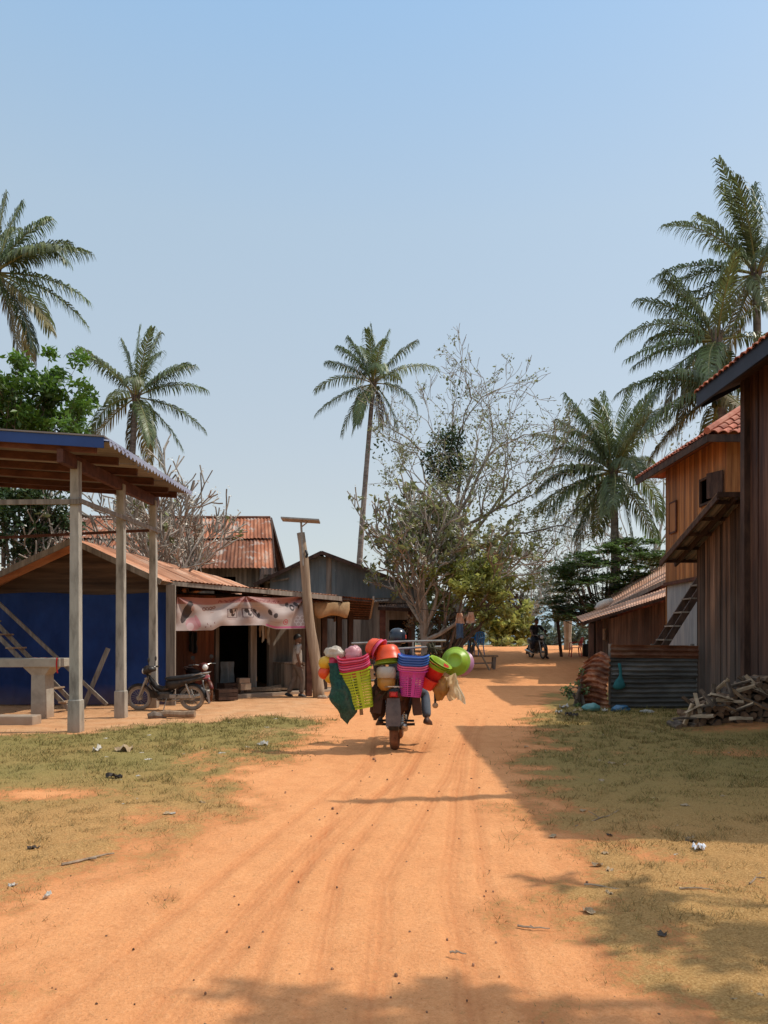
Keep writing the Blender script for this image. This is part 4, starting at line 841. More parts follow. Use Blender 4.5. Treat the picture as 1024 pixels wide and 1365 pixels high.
def wrap(u, v):
    x = 5.04-.42*u-.03*math.sin(v*5); y = 17.1+.95*u**1.3; top = 1.34-.18*abs(u-.45)*2-.1*u
    q = V((x, y, 0)); Nn = V((-.85, -.5, 0)).normalized()
    return q+Nn*(.03*math.sin(2*PI*v*10.5+2*mnoise.noise(V((u*2, v*3, 5))))+.1*mnoise.noise(V((u*2.2, v*2.6, 1)))+.09*math.sin(PI*v))+V((0,0,.0+v*top+.05*mnoise.noise(V((u*4, v*2, 8)))))
mb.grid(wrap, 24, 90, lambda u, v: .5+.55*mnoise.noise(V((u*2.5, v*5, 3))))
tag(mb.build('rusted_sheet', pmat('flaking_rust_sheet', [(.3,(.05,.018,.011)), (.45,(.14,.048,.025)), (.6,(.28,.13,.07)), (.72,(.42,.32,.22))], (4,4,7), .9, .35, varamt=.7, detail=9), loc=(4.85, 17.5, 0), smooth=True), 'crumpled rusted corrugated sheet propped at the left fence end', 'sheet')
# bag on the fence
mb = MB(); rings = []
for i in range(12):
    f = i/11; r_ = .035+.10*sm(.45, .85, f)*(1-sm(.9, 1.02, f)*.7); z = 1.03-.58*f
    rings.append([V((5.22+.03*math.sin(f*4)+r_*math.cos(2*PI*j/12)*(1+.35*mnoise.noise(V((f*4, j, 2)))), 17.06+r_*.5*math.sin(2*PI*j/12), z)) for j in range(12)])
mb.loft(rings); tag(mb.build('teal_bag', cloth('teal_bag_film', (.03,.15,.16)), loc=(5.22, 17.06, .45), smooth=True), 'knotted teal bag hanging on the corrugated fence', 'bag')

# ------------------------------------------------------------------ firewood heap: every log a thing
def logmesh(name, kind, L, r, pale):
    mb = MB(); n = 9
    if kind == 'round': sec = [(r*math.cos(2*PI*j/n)*R.uniform(.85, 1.1), r*math.sin(2*PI*j/n)*R.uniform(.85, 1.1)) for j in range(n)]
    elif kind == 'half': sec = [(r*math.cos(PI*j/6), r*math.sin(PI*j/6)-.3*r) for j in range(7)]
    else: sec = [(-.9*r, -.45*r), (-.1*r, -.62*r), (1.0*r, -.4*r), (.35*r, .45*r), (-.25*r, .75*r)]
    rings = [[V((x*(1+.1*math.sin(3*t+x*40)), L*(t-.5), z*(1+.08*math.cos(4*t))+.01*math.sin(5*t))) for x, z in sec] for t in (0, .25, .5, .75, 1)]
    mb.cm = 0; k = len(sec); bi = [mb.add(q) for q in rings]
    for i in range(4):
        for j in range(k): mb.cm = 0 if (kind == 'round' or j < k//2) else 1; mb.cv = R.random(); mb.face((bi[i]+j, bi[i]+(j+1) % k, bi[i+1]+(j+1) % k, bi[i+1]+j))
    mb.cm = 1; mb.face([bi[0]+j for j in range(k)]); mb.face([bi[4]+j for j in reversed(range(k))])
    return mb, [M['log_bark'], M['log_pale'] if pale else M['log_end']]
M['log_bark'] = pmat('firewood_bark', [(.04,.026,.018), (.1,.07,.05), (.17,.125,.09)], (14,3,14), .95, .5, varamt=.4)
M['log_end'] = pmat('firewood_end', [(.12,.07,.042), (.25,.155,.095)], (14,14,14), .9, .3, varamt=.4)
M['log_pale'] = pmat('split_wood_face', [(.26,.18,.11), (.42,.3,.19), (.54,.42,.29)], (16,3,16), .85, .3, varamt=.3)
protos = []
for kind, L, r_, pale in (('round', .5, .06, 0), ('split', .52, .075, 0), ('half', .48, .07, 0), ('split', .38, .04, 1), ('half', .42, .034, 1)): protos.append(logmesh('firewood_log', kind, L, r_, pale))
built = {}
def log(k, loc, rot, lab, grp):
    if k not in built: mb, ms = protos[k]; built[k] = o = mb.build('firewood_log', ms, local=True)
    else: o = built[k].copy(); COL.objects.link(o)
    o.location = loc; o.rotation_euler = rot; tag(o, lab, 'log', grp)
G1_ = 'dark logs in the firewood heap'; G2_ = 'pale split sticks on the firewood heap'
def htop(x): return .9*sm(4.9, 6.1, x)*(.82+.18*math.sin(x*5))
row = 0; z = .06
while z < .95:
    x = 5.0+(.06 if row % 2 else 0)
    while x < 7.0:
        if z < htop(x): log(R.choice((0, 0, 1, 2, 2)), (x+R.uniform(-.02, .02), 13.55+R.uniform(-.08, .08)+z*.12, z+R.uniform(-.015, .015)), (R.uniform(-.12, .12), R.uniform(0, 6), R.uniform(-.2, .2)), 'dark weathered log stacked end on inside the firewood heap', G1_)
        x += .118
    z += .10; row += 1
for (px_, py_, y, el, az, k) in ((952, 926, 13.2, -.9, .3, 3), (930, 938, 13.2, -.6, .2, 4), (943, 931, 13.15, -.5, .5, 3), (918, 952, 13.1, 1.3, .2, 3), (912, 958, 13.0, .05, 1.7, 4), (935, 932, 13.4, .4, .6, 4), (960, 915, 13.4, .7, .5, 3), (972, 917, 13.3, -.75, .4, 3), (985, 912, 13.4, .35, .9, 4), (997, 911, 13.4, -.5, .9, 3), (1006, 912, 13.4, -.5, .6, 4), (950, 941, 13.1, .1, 1.2, 4), (975, 935, 13.1, .0, .9, 3), (988, 958, 12.95, .05, 1.4, 3), (962, 929, 13.1, -.2, 1.3, 3), (925, 945, 13.1, -.3, -1.0, 4), (1018, 925, 13.2, -.3, .8, 3), (957, 933, 13.15, .25, .7, 3), (966, 941, 13.1, -.15, .4, 4), (980, 922, 13.3, -.5, 1.0, 4), (992, 918, 13.3, .3, .5, 3), (936, 955, 13.0, .1, .5, 3), (990, 944, 13.0, .3, .3, 4), (922, 938, 13.3, -.5, .9, 3), (1008, 938, 13.05, -.2, .5, 4)):
    p = at(px_, py_, y); dv = V((math.sin(az)*math.cos(el)+.3*math.sin(el), -math.cos(az)*math.cos(el)*.5, math.sin(el))).normalized()
    log(k, p, V((0,1,0)).rotation_difference(dv).to_euler(), 'pale split stick lying loose over the front of the firewood heap', G2_)

# ------------------------------------------------------------------ far end of the road: pole with slab roof, chair, barrel
pz = hz(0, 33)
t = thing('roadside_canopy', 'small flat canopy on a dark slanting pole at the road bend', 'canopy', (7.5, 33, pz))
mb = MB(); mb.tube([(7.62, 33, pz-.1), (7.42, 33, 2.6)], .07, 7); mb.build('post', M['timber_dark'], t)
mb = MB(); mb.tube([(9.7, 33.3, pz-.1), (9.7, 33.3, 2.55)], .06, 7); mb.build('post', M['timber_dark'], t)
mb = MB(); mb.corr((7.3, 32.4, 2.62), (9.9, 32.4, 2.5), (9.9, 34.4, 2.72), (7.3, 34.4, 2.8), .1, .014, 1, seg=4); mb.box((8.6, 32.45, 2.5), (2.6, .06, .14), rotM(y=.045)); mb.build('roof', M['rust_dark'], t)
p = at(757, 868, 37); mb = MB(); mb.loft([[V((p.x+r_*math.cos(a), 37+r_*math.sin(a), z)) for a in np.linspace(0, 2*PI, 9)[:-1]] for r_, z in ((.2, hz(0,37)-.1), (.17, 1.6), (.22, 2.4))]); tag(mb.build('pale_post', M['concrete'], loc=(p.x, 37, hz(0, 37))), 'thick pale post standing beyond the roadside canopy', 'post')
def plastic_chair(loc, rz, m_, lab, nm='plastic_chair', sc_=1.):
    t = thing(nm, lab, 'chair', loc, rz); t.scale = (sc_,)*3
    mb = MB(); mb.grid(lambda u, v: V((.42*(u-.5), .42*(v-.5), .43-.015*math.sin(PI*u)*math.sin(PI*v))), 6, 6); mb.bbox((0, 0, .415), (.44, .44, .02), .008); mb.build('seat', m_, t, local=True)
    mb = MB()
    for k in range(5): x = -.16+.08*k; mb.loft([[V((-.2-.10*f-.02*math.cos(x*9), x+dx, .45+.40*f)) for dx in (-.022, .022)]+[V((-.215-.10*f-.02*math.cos(x*9), x+dx, .45+.40*f)) for dx in (.022, -.022)] for f in (0, .5, 1)])
    mb.tube([(-.2, -.2, .43), (-.28, -.2, .74), (-.32, -.12, .85), (-.33, 0, .87), (-.32, .12, .85), (-.28, .2, .74), (-.2, .2, .43)], .02, 6); mb.build('backrest', m_, t, local=True)
    for sx in (-1, 1):
        mb = MB(); mb.tube([(-.27, sx*.21, .66), (.05, sx*.24, .65), (.19, sx*.23, .62), (.2, sx*.21, .43)], .019, 6); mb.build('armrest', m_, t, local=True)
        for sy in (-1, 1): mb = MB(); mb.bar((sy*.18, sx*.18, .43), (sy*.23, sx*.22, 0), .045, .03, w1=.03); mb.build('leg', m_, t, local=True)
    return t
p = at(767, 873, 33); plastic_chair((p.x, 33, hz(0, 33)-.03), PI, M['red_plastic'], 'red plastic armchair standing empty under the roadside canopy')
mb = MB(); mb.lathe([(.0, 0), (.24, .0), (.26, .05), (.27, .45), (.25, .55), (.2, .57), (0, .57)], 14, XF((8.8, 33.1, hz(0, 33)-.02))); tag(mb.build('dark_barrel', M['black'], loc=(8.8, 33.1, hz(0, 33)), smooth=True), 'squat black barrel beside the red chair', 'barrel')
mb = MB(); mb.lathe([(.0, 0), (.16, .0), (.18, .05), (.17, .4), (.1, .5), (.05, .55), (0, .55)], 14, XF((6.5, 24.3, hz(0,24.3)))); tag(mb.build('red_drum', M['red_plastic'], loc=(6.5, 24.3, hz(0,24.3)), smooth=True), 'small red drum by the porch post of the low house', 'drum')

# left of the far road: bench, chair, clothes
bz = hz(0, 28.5)
t = thing('rough_bench', 'rough wooden bench at the left roadside under the hedge', 'bench', (3.5, 28.5, bz))
mb = MB(); mb.box((3.45, 28.5, bz+.47), (1.5, .5, .07)); mb.build('seat', M['timber_warm'], t)
for x in (2.85, 4.05):
    for y in (28.32, 28.68): mb = MB(); mb.rv(); mb.bar((x, y, bz-.03), (x+.03, y, bz+.45), .1); mb.build('leg', M['timber'], t)
mb = MB(); mb.bar((2.9, 28.3, bz+.2), (4.0, 28.3, bz+.22), .06, .05); mb.build('stretcher', M['timber'], t)
plastic_chair((3.42, 28.5, bz+.5), -2.2, plas('blue_chair_plastic', (.04,.22,.5)), 'blue plastic chair standing on the rough roadside bench')
mb = MB(); mb.tube([(2.55, 28.2, bz-.1), (2.6, 28.2, 2.4)], .06, 7); tag(mb.build('hedge_post', M['log'], loc=(2.55, 28.2, bz)), 'short grey post between the dry creeper and the bench', 'post')
mb = MB(); mb.tube([(3.85, 28.0, bz-.05), (3.3, 28.2, 1.5)], .035, 6); tag(mb.build('leaning_stick', M['log'], loc=(3.85, 28, bz)), 'thin pale stick leaning against the rough bench', 'stick')
mb = MB(); mb.tube([at(560, 812, 25.7), at(612, 817, 25.7), at(668, 810, 25.9)], .012, 5); tag(mb.build('clothes_line', M['black'], loc=at(612, 817, 25.7)), 'thin line strung between hedge and trees holding washing', 'clothes line')
drape('peach_shirt', 'left one of two peach shirts hanging to dry by the hedge', 'shirt', cloth('peach_cotton', (.6,.36,.24), .2), at(613, 817, 25.65), (1,.1,0), .17, .38, .05, 1, flare=1.1)
drape('peach_shirt', 'right one of two peach shirts hanging to dry by the hedge', 'shirt', cloth('pale_peach_cotton', (.64,.42,.3), .2), at(628, 816, 25.68), (1,.2,0), .17, .36, .05, 6, flare=1.1)
drape('blue_trousers', 'blue trousers hanging to dry below the peach shirts', 'trousers', cloth('blue_denim', (.07,.12,.2)), at(613, 831, 25.6), (1,.1,0), .24, .5, .03, 8)
# ------------------------------------------------------------------ coconut palms
def frond_mesh(base, az, e0, droop, L, ll, rg, nleaf=44, tw=0.):
    mb = MB(); lf = MB()
    n = 14; pts = [V(base)]; dirs = []; fb = rg.uniform(.3, .7)
    for i in range(n):
        f = (i+.5)/n; el = e0-droop*f**1.35; a = az+tw*f
        d = V((math.cos(a)*math.cos(el), math.sin(a)*math.cos(el), math.sin(el))); dirs.append(d); pts.append(pts[-1]+d*L/n)
    mb.tube(pts, [lerp(.045, .006, (i/n)**.8) for i in range(n+1)], 5)
    for i in range(nleaf):
        f = .13+.87*(i+rg.random()*.6)/nleaf; g = min(f*n, n-.01); k = int(g); p = pts[k].lerp(pts[k+1], g-k); T = dirs[k]
        S = T.cross(V((0,0,1)))
        if S.length < .1: S = V((math.sin(az), -math.cos(az), 0))
        S.normalize(); U = S.cross(T)
        l = 1.15*ll*min(1, (math.sin(PI*(.1+.82*f))**.55))*rg.uniform(.85, 1.1)
        for sd_ in (-1, 1):
            fa = math.radians(lerp(22, 58, f))+rg.uniform(-.12, .12)
            d = (S*sd_*math.cos(fa)+T*math.sin(fa)+U*rg.uniform(-.05, .22)).normalized()
            gr = rg.uniform(.9, 2.0)
            p1 = p+d*l*.45; d2 = (d-V((0,0,1))*gr).normalized(); p2 = p1+d2*l*.33; d3 = (d2-V((0,0,1))*gr*1.0).normalized(); p3 = p2+d3*l*.3
            wv_ = (T-d*T.dot(d)).normalized()*.027
            b = lf.add([p-wv_*.6, p+wv_*.6, p1+wv_, p1-wv_, p2+wv_*.75, p2-wv_*.75, p3]); lf.cv = min(1, max(0, rg.gauss(fb, .2)))
            lf.face((b, b+1, b+2, b+3)); lf.face((b+3, b+2, b+4, b+5)); lf.face((b+5, b+4, b+6))
    return mb, lf
def palm(lab, X_, Y_, gz, cx, cy, cz_, L, seed, fronds=None, n=24, r0=.2, r1=.13, ll=.85, nuts=True, emax=82, emin=-50, dead=2, nleaf=54):
    rg = random.Random(seed); t = thing('coconut_palm', lab, 'palm', (X_, Y_, gz), 0, 'coconut palms around the village')
    mb = MB(); pts, rd = [], []
    N_ = 26
    for i in range(N_+1):
        f = i/N_; pts.append(V((lerp(X_, cx, f**1.25), lerp(Y_, cy, f**1.25), lerp(gz-.2, cz_, f)))); rd.append(lerp(r0, r1, f)*(1.35 if i == 0 else 1)*(1+.05*(i % 2)))
    mb.tube(pts, rd, 10); mb.build('trunk', M['palm_trunk'], t, smooth=True)
    c = V((cx, cy, cz_)); lst = fronds or []
    ga = 2.39996
    for i in range(n):
        f = i/max(1, n-1); e = math.radians(lerp(emax, emin, f**.95))+rg.uniform(-.15, .15)
        lst.append((rg.random()*.5+i*ga, e, rg.uniform(.5, 1.25)*(1. if f < .6 else .7), L*rg.uniform(.88, 1.08)*(1 if f > .12 else .85), 0))
    for k, (az, e, dr, l_, dd) in enumerate(lst):
        b0 = c+V((math.cos(az)*r1*.8, math.sin(az)*r1*.8, .12*math.sin(e)-.05)); stem, lf = frond_mesh(b0, az, e, dr, l_, ll, rg, tw=rg.uniform(-.25, .25), nleaf=nleaf)
        old = e < math.radians(-25) and rg.random() < .4
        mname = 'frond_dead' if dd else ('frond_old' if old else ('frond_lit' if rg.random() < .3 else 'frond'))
        nf = len(stem.v); stem.cm = 0; o = stem.add(lf.v); stem.cm = 1
        for fc, vr in zip(lf.f, lf.var): stem.cv = vr; stem.face([i_+o for i_ in fc])
        stem.build('frond', [M['rachis'], M[mname]], t)
    if nuts:
        for k in range(9):
            mb = MB(); a = k*2.1; mb.rv(); mb.ball(c+V((math.cos(a)*.28, math.sin(a)*.28, -.32-.12*(k % 3))), (.11, .11, .14), 8, 6); mb.build('coconut', M['leaf_olive'], t, smooth=True)
    mb = MB()
    for k in range(14):                                        # fibrous crown base
        a = k*2.4; mb.rv(); mb.bar(c+V((math.cos(a)*r1, math.sin(a)*r1, -.35)), c+V((math.cos(a)*.3, math.sin(a)*.3, .35)), .09, .03, w1=.03)
    mb.build('crown_fibre', M['bark'], t)
d2 = math.radians
GEN = [(0, 24, 1.2, 1), (0, -10, .7, 1), (0, -38, .5, .93), (0, -60, .3, .88), (PI, 50, .5, .9), (PI, 10, 1.4, .92), (PI, -42, .5, .85), (PI, -74, .2, .85), (PI, 76, .3, .8), (0, 88, .2, .85), (0, 73, .35, .8), (0, 58, .55, .78), (0, 42, .7, .8),
       (1.2, 64, .6, .85), (-1.2, 66, .6, .85), (-1.4, 20, 1.2, .9), (1.4, 14, 1.2, .9), (-1.3, -32, .6, .85), (1.6, -45, .5, .85), (-2, 45, .9, .9), (2.1, 40, .9, .9)]
def fr(seed, L, mir=0, drop=(), add=()):
    rg = random.Random(seed); o = []
    for k, (a, e, dr, l) in enumerate(GEN):
        if k in drop: continue
        a = (PI-a) if mir else a
        o.append((a+rg.uniform(-.35, .35), d2(e+rg.uniform(-9, 9)), dr*rg.uniform(.75, 1.25), L*l*rg.uniform(.9, 1.08), 0))
    return o+[(a, d2(e), dr, l, dd) for a, e, dr, l, dd in add]
c = at(-8, 362, 28); palm('tall coconut palm at the left edge, crown half out of frame', c.x-.3, 28.3, hz(0,28), c.x, 28, c.z, 4.3, 3, fronds=fr(1, 3.6, 0, add=((-.05, 32, .8, 3.5, 0), (-.35, 20, .75, 3.4, 0), (.1, 2, .75, 3.5, 0), (-.3, -34, .4, 3.2, 0))), n=0, ll=.72)
c = at(181, 528, 38); palm('coconut palm rising behind the pavilion roof with drooping fronds', c.x-.6, 38, hz(0,38), c.x, 38, c.z, 3.9, 8, n=0, fronds=fr(2, 3.8), ll=.72)
c = at(498, 510, 45); palm('slender coconut palm with a long leaning trunk behind gabled house', at(473, 760, 45).x, 45, 1.0, c.x, 45, c.z, 3.7, 21, n=0, fronds=fr(3, 3.7, 1, drop=(7, 18), add=((.05, 36, 1.0, 3.9, 0), (-.3, -66, .2, 2.6, 1), (.5, -78, .1, 2.4, 1), (PI, -70, .2, 2.3, 1))), r0=.2, r1=.12, ll=.75)
c = at(1008, 364, 30); palm('tall coconut palm towering above the roof of the near timber house', c.x+.4, 30.3, .6, c.x, 30, c.z, 4.2, 33, n=0, fronds=fr(4, 4.1, 1, drop=(7, 12), add=((PI, 52, 1.2, 4.3, 0), (PI+.1, 14, .8, 4.2, 0), (PI-.2, -5, .8, 3.9, 0), (PI+.5, 72, .5, 4.3, 0))), ll=.78)
c = at(955, 452, 29); palm('coconut palm with shaggy lower fronds between the tall palm and red roof', c.x+.3, 29.2, .55, c.x, 29, c.z, 3.9, 44, n=0, fronds=fr(5, 3.8, 1, drop=(3, 8, 9, 13, 15, 18, 19), add=((PI, 22, .9, 2.5, 0), (PI, -5, .6, 3.4, 0), (PI+.2, -28, .6, 3.8, 0), (PI+.4, -55, .3, 3.6, 0), (PI-.5, -65, .2, 3.6, 0))), ll=.78)
c = at(962, 520, 27.5); palm('coconut palm with sweeping fronds just above the golden house', c.x+.3, 27.7, .4, c.x, 27.5, c.z, 3.8, 45, n=0, fronds=fr(6, 3.4, 1, drop=(3, 8, 9, 10, 11, 12, 13, 14, 16, 19), add=((PI, 22, .95, 3.7, 0), (PI+.2, -5, .9, 3.4, 0), (PI-.2, -30, .6, 3.3, 0))), ll=.75)
c = at(818, 628, 34); palm('short bushy coconut palm above the feathery tree, upright fronds', c.x+.2, 34.2, .75, c.x, 34, c.z, 4.1, 52, n=10, fronds=fr(7, 3.9, 1, add=((PI, 38, .6, 3.9, 0), (PI, 12, 1.1, 3.6, 0), (PI+.2, -12, .9, 3.7, 0), (0, 70, .3, 3.9, 0), (PI, 66, .3, 3.9, 0), (.5, 80, .2, 4.0, 0))), ll=.85, r0=.25, emin=-55, dead=2)

# ------------------------------------------------------------------ broadleaf and bare trees
def leafq(mb, p, size, rg, up=.4, cv=None):
    a = rg.uniform(0, 2*PI); nrm = V((rg.gauss(0, 1), rg.gauss(0, 1), rg.gauss(0, 1)+up*2)).normalized()
    d = nrm.orthogonal().normalized(); d = Matrix.Rotation(a, 3, nrm)@d; s_ = nrm.cross(d)
    l = size*rg.uniform(.7, 1.3); w_ = l*.24
    b = mb.add([p, p+d*l*.5+s_*w_-nrm*l*.06, p+d*l, p+d*l*.5-s_*w_-nrm*l*.06]); mb.cv = min(1, max(0, rg.gauss(.5, .22))) if cv is None else min(1, max(0, cv+rg.gauss(0, .13)))
    mb.face((b, b+1, b+2, b+3))
def clump(mb, c, r, n, size, rg, cv=None, flat=1.):
    for _ in range(n):
        while True:
            q = V((rg.uniform(-1, 1), rg.uniform(-1, 1), rg.uniform(-1, 1)))
            if q.length < 1: break
        k = q.length; q = q*(.55+.45*k); q = V((q.x*r, q.y*r, q.z*r*flat))
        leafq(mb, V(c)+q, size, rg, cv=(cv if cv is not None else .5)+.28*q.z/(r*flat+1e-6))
def branch(mb, p, d, L, r, depth, rg, tips, spread=.6, up=.12, nseg=4, kids=(2, 4), shrink=.72, wob=.16, minr=.008, ns=None):
    pts = [p]; rd = [r]; dd = d.normalized()
    for i in range(nseg):
        dd = (dd+V((rg.gauss(0, wob), rg.gauss(0, wob), rg.gauss(0, wob)+up))).normalized(); pts.append(pts[-1]+dd*L/nseg); rd.append(max(minr, lerp(r, r*.62, (i+1)/nseg)))
    mb.cv = rg.random(); mb.tube(pts, rd, ns or (7 if r > .06 else 4), cap=depth == 0)
    if depth == 0: tips.append((pts[-1], dd)); return
    for k in range(rg.randint(*kids)):
        i = nseg if k == 0 else rg.randint(max(1, nseg//2), nseg); a = rg.uniform(0, 2*PI); o = dd.orthogonal().normalized(); o = Matrix.Rotation(a, 3, dd)@o
        nd = (dd+o*spread*rg.uniform(.6, 1.4)).normalized(); branch(mb, pts[i], nd, L*shrink*rg.uniform(.8, 1.2), max(minr, rd[i]*(.85 if k == 0 else .68)), depth-1, rg, tips, spread, up, nseg, kids, shrink, wob, minr)
    if depth <= 1: tips.append((pts[-1], dd))
# big sparse tree by the road
rg = random.Random(6); b = V((3.25, 34, .8)); t = thing('tall_sparse_tree', 'tall half bare tree with thin leaves beside the road', 'tree', b); mb = MB(); tips = []
mb.tube([b-V((0,0,.2)), b+V((.05,0,2)), b+V((-.1,.1,4.2)), b+V((.0,0,6.4))], [.27, .22, .19, .16], 9)
for (h, az, el, L) in ((6.4, 1.5, 82, 3.2), (6.3, 3.0, 62, 3.0), (6.2, .2, 58, 3.1), (5.6, -.6, 35, 3.2), (5.0, .1, 26, 3.3), (5.2, 3.3, 40, 2.6), (4.2, .2, 14, 3.0), (4.4, -1.5, 35, 2.8), (4.9, 1.7, 35, 2.8), (3.6, .4, 10, 2.4), (5.8, 2.2, 50, 2.8), (6, -.9, 60, 2.8)):
    p = b+V((-.05, 0, h)); d = V((math.cos(az)*math.cos(d2(el)), math.sin(az)*math.cos(d2(el)), math.sin(d2(el))))
    branch(mb, p, d, L*.92, .085, 5, rg, tips, .66, .05, 3, (2, 3), .70, .16, .009)
mb.build('trunk', M['bark_pale'], t)
lf = MB()
for p, d in tips:
    if rg.random() < (.95 if p.z < 11.5 else .55):
        for _ in range(rg.randint(2, 6)): leafq(lf, p-d*rg.random()*.3+V((rg.gauss(0, .07), rg.gauss(0, .07), rg.gauss(0, .07))), .13, rg)
for px_, py_, r_ in ((650, 690, .9), (690, 720, .8), (665, 740, .9), (625, 700, .7), (705, 690, .6), (560, 690, .6), (640, 620, .6), (670, 650, .6)):
    c_ = at(px_, py_, 33.5+rg.uniform(-1, 1))
    for _ in range(14): clump(lf, c_+V((rg.gauss(0, .7), rg.gauss(0, .6), rg.gauss(0, .6)))*r_, .3, 18, .15, rg, .65)
for k in range(60):
    px_, py_ = rg.uniform(550, 725), rg.uniform(560, 770); c_ = at(px_, py_, 34+rg.uniform(-1.6, 1.6)); near_ = min(tips, key=lambda q_: (q_[0]-c_).length)[0]
    clump(lf, near_, .42, 26, .13, rg, .6)
lf.build('crown', M['leaf_pale'], t)
lf = MB()
for p in (at(590, 588, 33.7), at(600, 610, 33.7), at(575, 612, 33.7), at(598, 640, 33.7), at(612, 625, 33.7), at(585, 630, 33.7), at(605, 585, 33.7)): clump(lf, p, .6, 300, .17, rg, .5)
for p in (at(505, 600, 33.6), at(610, 520, 33.8)): clump(lf, p, .55, 30, .2, rg, .6)
lf.build('climbing_vine', M['leaf_dark'], t)
# frangipanis: forked thick twigs, white flowers at the tips
def frangipani(lab, b, H, wid, seed, leaf=.25, flower=.7, depth=5, squash=1., zmin=None):
    rg = random.Random(seed); t = thing('frangipani_tree', lab, 'tree', b); mb = MB(); tips = []; b = V(b)
    mb.tube([b-V((0,0,.2)), b+V((.05, 0, H*.14)), b+V((-.03, .05, H*.27))], [.17, .14, .13], 8)
    for k in range(8):
        a = k*2.4+.3; el = d2(rg.choice((22, 38, 55, 75))); d = V((math.cos(a)*math.cos(el)*wid, math.sin(a)*math.cos(el)*wid*.7, math.sin(el)))
        branch(mb, b+V((0, 0, H*rg.uniform(.18, .27))), d, H*.26*d.length**.5, .085, depth, rg, tips, .66, .1, 3, (2, 3), .76, .09, .022, None)
    mb.build('trunk', M['bark_pale'], t)
    lf = MB(); fl = MB()
    for p, d in tips:
        if rg.random() < leaf:
            for _ in range(4): leafq(lf, p+V((rg.gauss(0, .06), rg.gauss(0, .06), rg.gauss(0, .05))), .26, rg)
        if rg.random() < flower:
            for _ in range(4): leafq(fl, p+d*.06+V((rg.gauss(0, .05), rg.gauss(0, .05), rg.gauss(0, .04))), .09, rg, 1.)
    o = lf.add(fl.v); lf.cm = 1
    for f, vr in zip(fl.f, fl.var): lf.cv = vr; lf.face([i+o for i in f])
    lf.build('crown', [M['leaf_pale'], M['petal']], t)
    return t
frangipani('pale stemmed frangipani with white flowers beside the grey gabled house', (1.4, 27, .35), 6.3, 1.25, 12, leaf=.6, flower=.55)
frangipani('leafless frangipani with white tips behind the shop roof', (-7.2, 25, .2), 6.5, 1.45, 5, leaf=.02, flower=.45)
frangipani('leafless frangipani close behind the blue tarpaulin wall', (-10.3, 24, .15), 6.0, 1.1, 7, leaf=.03, flower=.35, depth=4)
def bush(name, lab, cat, base, blobs, m_, seed, size=.16, dens=170, stems=5, stem_m='bark', group=None, flat=.8):
    rg = random.Random(seed); base = V(base); t = thing(name, lab, cat, base, 0, group); mb = MB(); lf = MB()
    for (c, r) in blobs:
        c = V(c); mb.cv = rg.random(); q = base.lerp(c, .5)+V((rg.gauss(0, .1), rg.gauss(0, .1), .1)); mb.tube([base+V((rg.gauss(0, .08), rg.gauss(0, .08), -.1)), q, c], [.05+r*.03, .035+r*.015, .012], 5)
        for _ in range(max(3, int(r*9))):
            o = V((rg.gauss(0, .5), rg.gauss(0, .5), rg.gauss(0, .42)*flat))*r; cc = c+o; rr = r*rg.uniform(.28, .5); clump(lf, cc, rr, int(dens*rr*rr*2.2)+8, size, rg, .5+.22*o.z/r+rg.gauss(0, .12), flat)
            mb.tube([c.lerp(base, .15), cc], [.014, .006], 3)
    mb.build('trunk', M[stem_m], t); lf.build('crown', M[m_], t); return t
A_ = lambda px, py, y: at(px, py, y)
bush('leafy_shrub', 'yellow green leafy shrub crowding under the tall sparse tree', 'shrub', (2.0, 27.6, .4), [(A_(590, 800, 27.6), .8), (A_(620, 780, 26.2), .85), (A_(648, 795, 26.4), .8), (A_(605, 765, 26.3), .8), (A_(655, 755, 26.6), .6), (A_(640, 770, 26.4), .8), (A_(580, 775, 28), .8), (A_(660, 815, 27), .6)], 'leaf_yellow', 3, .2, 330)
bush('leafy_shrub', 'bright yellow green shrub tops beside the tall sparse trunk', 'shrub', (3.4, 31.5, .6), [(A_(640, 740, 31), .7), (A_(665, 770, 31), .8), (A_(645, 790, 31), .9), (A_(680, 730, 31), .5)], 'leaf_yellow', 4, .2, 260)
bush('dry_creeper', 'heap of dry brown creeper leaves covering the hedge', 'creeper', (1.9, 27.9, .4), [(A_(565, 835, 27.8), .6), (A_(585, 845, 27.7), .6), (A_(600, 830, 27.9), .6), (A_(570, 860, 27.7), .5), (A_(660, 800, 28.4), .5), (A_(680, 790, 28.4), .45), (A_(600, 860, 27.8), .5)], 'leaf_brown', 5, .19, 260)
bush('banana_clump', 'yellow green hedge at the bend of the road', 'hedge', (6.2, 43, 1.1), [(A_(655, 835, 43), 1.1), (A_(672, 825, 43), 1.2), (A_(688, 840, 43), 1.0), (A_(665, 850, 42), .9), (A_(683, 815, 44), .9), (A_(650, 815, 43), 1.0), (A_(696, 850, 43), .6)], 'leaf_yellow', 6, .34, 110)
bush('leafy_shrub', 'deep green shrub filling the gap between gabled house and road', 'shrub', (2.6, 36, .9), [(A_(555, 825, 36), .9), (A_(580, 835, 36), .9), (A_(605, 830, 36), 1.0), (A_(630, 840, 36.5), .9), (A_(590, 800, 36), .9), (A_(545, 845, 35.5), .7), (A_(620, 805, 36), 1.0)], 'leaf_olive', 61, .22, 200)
bush('hazy_shrub', 'pale hazy shrubs low at the far end of the road', 'shrub', (8.2, 58, -.6), [(A_(700, 850, 58), 1.1), (A_(725, 855, 58), 1.0), (A_(745, 848, 58), 1.2), (A_(770, 845, 58), 1.3), (A_(795, 840, 58), 1.3), (A_(715, 838, 60), .9)], 'leaf_mist', 62, .4, 45)
